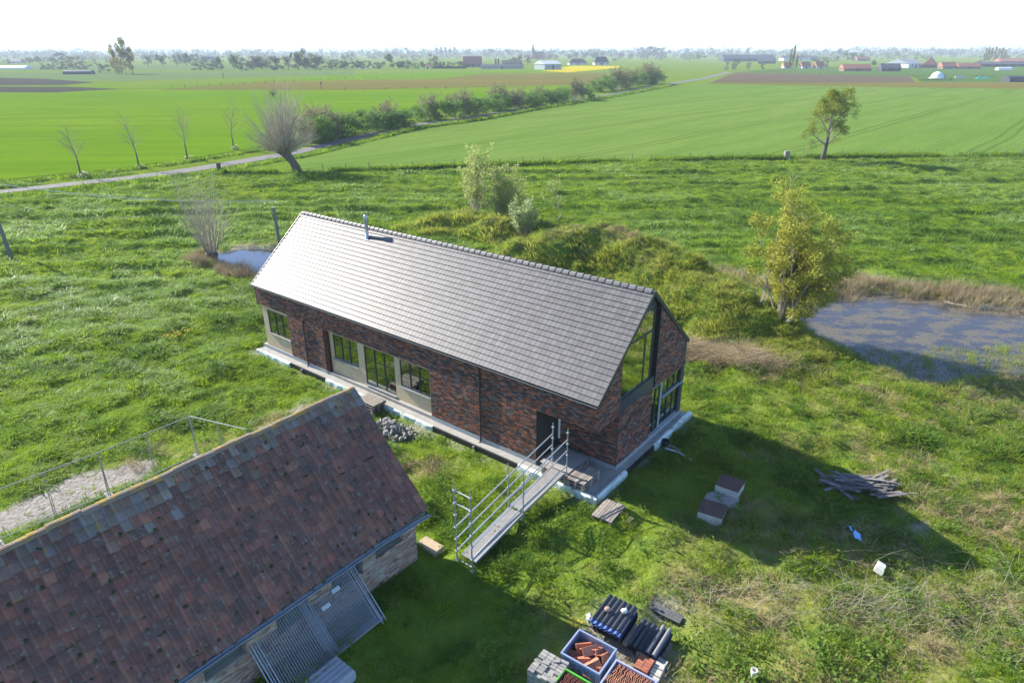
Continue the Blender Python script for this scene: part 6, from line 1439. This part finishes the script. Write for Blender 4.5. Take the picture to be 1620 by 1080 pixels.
row(['red'], [(-52,795,11.3,8.0),(48,1456,15.4,12.3),(61,1458,18.0,12.3),(76,1461,15.5,10.9),(89,1463,12.9,11.0)], '%s russet tree from the left along the centre horizon', 'russet trees')
row(['green','poplar','bud'], [(1,897,10.8,9.8),(10,908,10.8,13.9),(20,920,11.3,12.9),(125,1596,19.6,11.9),(142,1599,19.6,14.9),(162,1603,19.7,14.9),(182,1607,19.7,14.9),(221,1752,21.5,16.3),(247,1618,12.8,12.0),(266,1622,12.8,12.1)], '%s tree from the left between the farm and the far bare wood', 'trees between farm and wood')
row(['green','bush','budbush'], [(859,1877,29.6,20.9),(563,1200,19.0,15.6),(611,1279,20.2,15.5),(504,1128,13.9,10.5),(463,1065,15.0,7.9),(473,1124,15.8,8.4),(407,810,7.8,7.6),(664,1148,12.1,6.4),(514,789,6.9,7.4),(902,1319,13.9,9.8)], '%s tree from the left among the farms on the right horizon', 'trees among the right farms')
row(['ypop'], [(275,712,3.8,18.7),(278,712,3.8,21.4),(282,713,3.8,14.7)], '%s of three narrow poplars behind the orange-roofed cottage, from the left', 'narrow poplars at the cottage')
row(['ypop'], [(717,1095,5.8,20.4),(722,1096,5.8,22.4),(727,1096,5.8,20.4),(733,1097,5.8,21.5),(738,1097,5.8,19.4),(744,1098,5.8,20.5),(749,1099,5.8,16.4)], '%s poplar from the left in the yellowish row at the right edge', 'yellowish poplar row')
row(['poplar'], [(-210,2014,12.3,26.2),(-198,2017,12.4,30.0),(-186,2019,12.4,30.0),(-173,2022,12.4,28.2),(-161,2025,12.4,28.2)], '%s tall tree from the left in the comb on the horizon left of centre', 'comb of tall trees')
row(['bud'], [(331,1887,26.5,22.8),(343,1890,26.5,28.1),(357,1893,26.5,29.9),(371,1896,26.6,29.9),(383,1898,26.6,26.4),(393,1900,26.6,15.9)], '%s tree from the left in the bare round wood below the mast', 'bare wood below the mast')
for i, (x, y, wd, h_) in enumerate([(185,619,4.4,8.1),(191,620,4.4,7.5),(200,640,5.7,10.8),(211,641,4.5,7.8),(217,622,4.4,8.1),(314,717,4.4,8.0)]):
    far_tree('bud', x, y, wd, h_, '%s small bare tree from the left at the end of the lane' % ordinal(i), 'small trees at the lane end')
# far woods that read as one mass: bands of crowns along the horizon
def wood_band(name, y0, y1, x0, x1, n, h0, h1, m, seed):
    r = random.Random(seed); b = MB()
    for i in range(n):
        y = r.uniform(y0, y1); x = r.uniform(x0, x1); h_ = r.uniform(h0, h1)*(.6+.7*float(vn(np.array([x]), np.array([y]), 260, seed)[0])); wd = h_*r.uniform(.8, 1.5)
        for k in range(7):
            a = r.uniform(0, 6.3); d = wd*.45*math.sqrt(r.random()); leaf_blob(b, (x+d*math.cos(a), y+d*math.sin(a), h_*r.uniform(.12, .85)), wd*.2, 7, wd*.10, r)
    return b.build(name, m, None, kind='stuff')
wood_band('far_wood', 2100, 2900, -2600, 2700, 900, 16, 26, L_f1, 301)
wood_band('far_wood_bare', 1900, 2500, -2200, 2300, 420, 13, 22, L_f2, 302)
wood_band('distant_wood', 3300, 4600, -4200, 4300, 800, 22, 34, L_f1, 303)
wood_band('near_thickets', 1150, 1750, -1300, 1350, 190, 7, 13, L_f2, 304)
wood_band('right_thickets', 1300, 1900, 300, 1600, 150, 9, 16, L_f1, 305)
wood_band('left_thickets', 900, 1500, -1150, -250, 130, 8, 14, L_f1, 306)
# ---- farm buildings
m_fred = mat('far_red_roof', [(.36,.15,.10), (.40,.18,.12), (.33,.14,.10)], rough=.9); m_forange = mat('far_orange_roof', (.46,.22,.11), rough=.9)
m_fdark = mat('far_dark_roof', (.075,.080,.090), rough=.6); m_fgrey = mat('far_grey_roof', (.26,.28,.30), rough=.6); m_fpale = mat('far_pale_roof', (.50,.52,.53), rough=.6)
m_fbrick = mat('far_brick_wall', (.22,.14,.11), rough=.95); m_fwhite = mat('far_white_wall', (.62,.61,.58), rough=.9); m_fgwall = mat('far_grey_wall', (.30,.34,.31), rough=.9); m_fdwall = mat('far_dark_wall', (.06,.062,.065), rough=.9)
m_fthatch = mat('far_thatch', (.095,.088,.082), rough=1); m_fwin = mat('far_window', (.05,.06,.065), rough=.2, spec=.6)
def farm(name, label, cat, x, y, L_, D, hwall, hroof, rz, mw, mr_, wins=4, door=True, hip=0.0, over=.5, chim=0):
    t = thing(name, label, cat, (x, y, -.1), rz)
    MB().box(-L_/2, L_/2, -D/2, D/2, 0, hwall).build('wall', mw, t)
    a = L_/2+over; c = D/2+over; e = hwall-.15; h = max(.01, hip)
    b = MB(); b.add([(-a,-c,e),(a,-c,e),(a,c,e),(-a,c,e),(-a+h,0,hroof),(a-h,0,hroof)], [(0,1,5,4),(2,3,4,5),(1,2,5),(3,0,4),(3,2,1,0)]); r_ = b.build('roof', mr_, t)
    if not hip:
        for sx in (-1, 1):
            b = MB(); X = sx*(L_/2+.02); b.add([(X,-D/2,hwall-.1),(X,D/2,hwall-.1),(X,0,hroof-.25)], [(0,1,2) if sx > 0 else (2,1,0)]); 
    for i in range(chim): MB().box(-a*.4+i*a*.8-.5, -a*.4+i*a*.8+.5, -.5, .5, hroof-1.2, hroof+1.0).build('chimney', m_fbrick, r_)
    for i in range(wins):
        q = -L_/2+L_*(i+.5)/wins; f = MB(); f.box(q-.6, q+.6, -D/2-.05, -D/2+.02, hwall*.35, hwall*.75); w_ = f.build('window', m_fwhite if mw is not m_fwhite else m_fdwall, t)
        MB().box(q-.5, q+.5, -D/2-.08, -D/2-.052, hwall*.37, hwall*.73).build('pane', m_fwin, w_)
    if door: MB().box(-1.0, 1.0, -D/2-.06, -D/2-.01, 0, hwall*.78).build('door', m_fdwall, t)
    return t
farm('farmhouse', 'dark hipped house on the far left horizon', 'house', -796, 1155, 24, 12, 2.8, 7.2, .1, m_fgwall, m_fdark, 4, True, 5)
farm('farmhouse', 'dark-roofed barn half hidden behind the tree belt on the left', 'house', -501, 1198, 28, 14, 3.5, 9, .3, m_fgwall, m_fdark, 3)
farm('shed', 'tiny pale shed at the field edge left of the farm', 'shed', -85, 723, 3.8, 3.5, 2.6, 4.0, 0, m_fwhite, m_fred, 1)
farm('farm_barn', 'tall red-roofed barn of the centre farm', 'barn', -44, 797, 20, 14, 3.2, 11, .12, m_fbrick, m_fred, 3)
farm('farm_barn', 'long low grey shed in front of the red-roofed centre barn', 'barn', -10, 716, 42, 10, 2.7, 4.4, .02, m_fgwall, m_fdark, 7)
farm('farm_barn', 'brown-roofed low building behind the long grey shed', 'barn', 0, 877, 24, 10, 3, 6.2, .04, m_fbrick, m_fthatch, 4)
farm('farm_shed', 'big pale-roofed open shed at the right of the centre farm', 'shed', 34, 684, 19, 18, 5.2, 8.0, .55, m_fgwall, m_fpale, 2)
MB().box(-.5, .5, -.5, .5, -.5, .5)
for i, (x, lb) in enumerate(((-20, 'left of two brown silo towers at the centre farm'), (-16.6, 'right of two brown silo towers at the centre farm'))):
    t = thing('silo', lb, 'silo', (x, 875, 0)); MB().tube((0,0,0), (0,0,7.4), 1.25, n=14).build('drum', m_fbrick, t); MB().lathe([(1.35,0),(.6,.5),(0,.6)], (0,0,7.4), 14).build('lid', m_fdark, t)
t = thing('garden_wall', 'low dark brick wall running left from the red-roofed barn', 'wall', (-63, 725, 0)); MB().box(-16.5, 16.5, -.2, .2, 0, 1.9).build('wall_body', m_fdwall, t); MB().box(-16.6, 16.6, -.3, .3, 1.9, 2.05).build('coping', m_fbrick, t)
farm('thatched_house', 'low dark thatched house left of the pair beyond the yellow field', 'house', 84, 927, 23, 11, 2.4, 7, .15, m_fwhite, m_fthatch, 4, True, 5)
farm('thatched_house', 'steep dark-roofed house right of the pair beyond the yellow field', 'house', 112, 908, 18, 12, 3, 9.6, .1, m_fwhite, m_fthatch, 4, True, 3, chim=1)
farm('village_house', 'white house beside the church on the centre horizon', 'house', 44, 1700, 20, 10, 5, 9, .1, m_fwhite, m_fred, 4)
t = thing('church', 'church with needle spire on the centre horizon', 'church', (46, 1590, 0), .2); MB().box(-3.2, 3.2, -3.2, 3.2, 0, 17).build('tower', m_fbrick, t); MB().lathe([(4.2,0),(2.4,5),(.9,13),(0,19)], (0,0,17), 8).build('spire', m_fdark, t)
b = MB(); b.box(4, 24, -5, 5, 0, 9); b.build('nave', m_fbrick, t); b = MB(); b.add([(3.5,-6,9),(24.5,-6,9),(24.5,6,9),(3.5,6,9),(3.5,0,15),(24.5,0,15)], [(0,1,5,4),(2,3,4,5),(1,2,5),(3,0,4)]); b.build('roof', m_fdark, t)
for x, y, hh, lb in ((-790, 3000, 34, 'thin church spire poking above the left tree belt'), (1900, 2890, 38, 'small church spire on the right horizon')):
    t = thing('church', lb, 'church', (x, y, 0)); MB().box(-3, 3, -3, 3, 0, hh*.5).build('tower', m_fbrick, t); MB().lathe([(4.2,0),(1.6,hh*.25),(0,hh*.6)], (0,0,hh*.5), 8).build('spire', m_fdark, t)
# lattice mast
t = thing('radio_mast', 'tall thin red and white radio mast above the bare wood', 'mast', (362, 1947, 0)); H_ = 92
for k in range(8):
    b = MB(); z0, z1 = H_*k/8, H_*(k+1)/8
    for i in range(3):
        a = 2*PI*i/3; c = 2*PI*(i+1)/3; R_ = .75; b.tube((R_*math.cos(a), R_*math.sin(a), z0), (R_*math.cos(a), R_*math.sin(a), z1), .16, n=4)
        for q in range(6): b.tube((R_*math.cos(a), R_*math.sin(a), z0+(z1-z0)*q/6), (R_*math.cos(c), R_*math.sin(c), z0+(z1-z0)*(q+1)/6), .08, n=3)
    b.build('mast_section', mat('mast_red', (.35,.16,.14), rough=.7) if k % 2 else m_fwhite, t)
farm('long_barn', 'very long blue-grey barn on the right horizon', 'barn', 383, 1176, 84, 26, 4.6, 10.2, .05, m_fdwall, m_fdark, 10)
farm('long_barn', 'low dark barn at the right end of the very long barn', 'barn', 345, 975, 22, 14, 3, 6.8, -.3, m_fdwall, m_fdark, 3)
farm('long_barn', 'pale-walled barn behind the right end of the very long barn', 'barn', 500, 1260, 60, 20, 4.5, 8, .05, m_fwhite, m_fdark, 5)
farm('cottage', 'orange-roofed white cottage below the narrow poplars', 'house', 273, 714, 7.6, 6, 2, 6, .1, m_fwhite, m_forange, 3)
farm('cottage', 'small red-roofed cottage, left of two right of the poplars', 'house', 288, 706, 8.4, 6.5, 2.2, 6.2, .1, m_fwhite, m_fred, 3)
farm('cottage', 'red-roofed white cottage, right of two right of the poplars', 'house', 301, 705, 9, 6.5, 2.2, 6.6, .3, m_fwhite, m_fred, 3, chim=1)
farm('red_barn', 'long red-roofed barn by the paddock on the right', 'barn', 291, 608, 23, 9, 2.3, 5.6, .02, m_fbrick, m_fred, 3)
farm('red_barn', 'distant red-roofed farm behind the paddock barn', 'barn', 585, 1203, 21, 10, 3, 7, .1, m_fbrick, m_fred, 3)
farm('dark_barn', 'dark weathered barn right of the red paddock barn', 'barn', 316, 601, 15, 10, 2.8, 6.2, -.1, m_fdwall, m_fdark, 2)
farm('hall', 'wide pale hall with grey roof behind the dark barn', 'barn', 395, 724, 22, 26, 4.2, 8.2, .45, m_fwhite, m_fgrey, 2)
farm('gabled_house', 'steep red brick house with dark gable on the right', 'house', 415, 713, 10, 11, 3.2, 9, .9, m_fbrick, m_fred, 2, chim=1)
farm('red_range', 'left half of the long red-roofed range on the right', 'barn', 412, 679, 14, 8, 2.4, 6, .05, m_fbrick, m_fred, 3)
farm('red_range', 'right half of the long red-roofed range with dark roof panels', 'barn', 430, 678, 21, 8, 2.2, 5.3, .05, m_fbrick, m_fred, 4)
farm('dark_shed', 'long low black shed at the right picture edge', 'shed', 518, 762, 54, 14, 2.8, 4.8, .02, m_fdwall, m_fdark, 6)
farm('dark_shed', 'red-roofed barn behind the long black shed', 'barn', 655, 943, 40, 14, 3, 6.4, .05, m_fbrick, m_fred, 4)
def tunnel(name, label, cat, x, y, L_, wd, h_, rz, m):
    t = thing(name, label, cat, (x, y, 0), rz); v = []
    for X in (-L_/2, L_/2):
        for k in range(9): a = PI*k/8; v.append((X, wd/2*math.cos(a), h_*math.sin(a)))
    b = MB(); b.add(v, [(k+1, k, 9+k, 10+k) for k in range(8)] + [tuple(range(9)), tuple(range(17, 8, -1))]); b.build('cover', m, t)
    for i in range(3): MB().tube((-L_/2+.2+i*(L_/2-.2), wd/2+.02, 0), (-L_/2+.2+i*(L_/2-.2), wd/2+.02, .3), .1, n=5).build('stake', m_fdwall, t)
m_film2 = mat('white_film', (.70,.72,.74), rough=.4)
tunnel('polytunnel', 'white plastic tunnel in front of the long black shed', 'greenhouse', 430, 627, 12.2, 5, 2.4, 0, m_film2)
tunnel('polytunnel', 'long white plastic sheet tunnel at the left edge of the plain', 'greenhouse', -530, 757, 40, 12, 3.2, .0, m_film2)
m_sil = mat('black_silage_sheet', (.05,.055,.06), rough=.45)
tunnel('silage_heap', 'black sheeted silage heap under the leaning tree', 'heap', -342, 565, 21, 8, 3.1, .1, m_sil); tunnel('silage_heap', 'black sheeted silage clamp at the right picture edge', 'heap', 279, 393, 14, 8, 3.2, 0, m_sil)
t = thing('dome', 'white igloo-shaped dome standing in the right field', 'dome', (265, 445, 0)); MB().lathe([(3.7,0),(3.6,1.0),(3.2,2.1),(2.4,3.1),(1.2,3.75),(0,3.95)], n=18).build('shell', m_film2, t, smooth=True); MB().box(.4, 3.9, -1.9, 1.9, 0, 2.0).build('grey_door', m_fgrey, t); MB().lathe([(4.6,0),(4.6,.35),(3.7,.4),(0,.4)], n=18).build('base_ring', m_fwhite, t)
for (x, y, L_, h_, lb, mm) in ((244,408,20.3,1.3,'clipped dark hedge in front of the white dome',L_f5), (262,452,22,2.2,'loose hedge behind the white dome',L_f1), (296,447,14,2.0,'loose hedge right of the white dome',L_f1)):
    b = MB(); rr = random.Random(int(x))
    for k in range(int(L_*2.4)): leaf_blob(b, (rr.uniform(-L_/2, L_/2), rr.uniform(-.5, .5), h_*rr.uniform(.2, .8)), .55, 12, .2, rr)
    o = b.build('clipped_hedge', mm, None, loc=(x, y, 0)); tag(o, lb, 'hedge')
t = thing('low_wall', 'low pale concrete wall right of the white dome', 'wall', (280, 446, 0)); MB().box(-3.2, 3.2, -.2, .2, 0, 1.3).build('wall_body', m_fwhite, t); MB().box(-3.3, 3.3, -.28, .28, 1.3, 1.4).build('coping', m_fgrey, t)
b = MB(); b.add([(-4.6,-1.5,.1),(4.6,-1.5,.1),(3.6,1.5,.2),(-3.4,1.5,.2),(-2.4,0,1.1),(2.6,0,1.0)], [(0,1,5,4),(2,3,4,5),(1,2,5),(3,0,4)]); o = b.build('tarpaulin', mat('teal_tarp', (.05,.36,.30), rough=.5), None, loc=(288, 437, 0)); tag(o, 'teal green tarpaulin heap right of the white dome', 'tarpaulin')
for i, (x, y) in enumerate([(-160.3,691.4),(-147.1,692.5),(-141.6,698),(-136.4,695.5)]):
    t = thing('cow', '%s pale grazing cow from the left before the tree belt' % ordinal(i), 'cow', (x, y, 0), rng.uniform(-.4, .4), 'grazing cows'); b = MB()
    b.path([(-.9,0,1.0),(-.6,0,1.05),(0,0,1.0),(.7,0,1.08),(1.0,0,1.15),(1.35,0,.85),(1.6,0,.45)], [.2,.38,.42,.38,.28,.2,.12], 8)
    for sx in (-.7, .6):
        for sy in (-.22, .22): b.path([(sx,sy,.85),(sx+.05,sy,.5),(sx,sy,.0)], [.13,.08,.07], 6)
    b.path([(-.95,0,1.2),(-1.08,0,.9),(-1.05,0,.5)], .035, 4); b.build('body', m_fwhite, t)
# fences of the far fields
def far_fence(label, P, step, h_=1.2):
    ff = thing('field_fence', label, 'fence', (0,0,0)); pm2 = MB().tube((0,0,-.2), (0,0,h_), .13, .11, 4).mesh('post', m_bark); pts = []
    for (x0, y0), (x1, y1) in zip(P[:-1], P[1:]):
        n = max(1, int(math.hypot(x1-x0, y1-y0)/step)); pts += [(x0+(x1-x0)*i/n, y0+(y1-y0)*i/n) for i in range(n)]
    for x, y in pts: place(pm2, 'post', ff, (x, y, 0), scale=(1, 1, rng.uniform(.8, 1.15)))
    b = MB(); b.path([(x, y, h_*.8) for x, y in pts], .02, 3); b.build('wire', m_bark, ff)
far_fence('thin post fence across the stubble strip on the left plain', [(-166,346),(-102,457),(-49,460)], 7); far_fence('thin post fence along the barley edge on the left plain', [(-77,326),(15,335)], 9)
far_fence('pale post fence round the paddock on the right plain', [(197,630),(216,569),(240,512)], 6, 1.5)
for i, (x, y, hh) in enumerate(((-89,331,3.1),(-190,470,3.5))):
    t = thing('sign_post', ('small dark post in the barley edge left of the big willow', 'lone dark post by the pale field on the left plain')[i], 'post', (x, y, 0)); MB().box(-.12, .12, -.12, .12, 0, hh).build('shaft', m_bark, t); MB().box(-.5, .5, -.14, -.125, hh-.7, hh-.2).build('plate', m_fdark, t)
# haze between here and the horizon
hb = MB().box(-16000, 16000, -600, 15000, -3.0, 112).mesh('haze', [])
hm = bpy.data.materials.new('haze'); hm.use_nodes = True; ht = hm.node_tree; ht.nodes.remove(ht.nodes['Principled BSDF'])
pv_ = ht.nodes.new('ShaderNodeVolumePrincipled'); pv_.inputs['Color'].default_value = (.80,.91,1.0,1); pv_.inputs['Density'].default_value = .00023; pv_.inputs['Anisotropy'].default_value = .0
ht.links.new(pv_.outputs[0], ht.nodes['Material Output'].inputs['Volume'])
hb.materials.clear(); hb.materials.append(hm); place(hb, 'haze', kind='stuff')
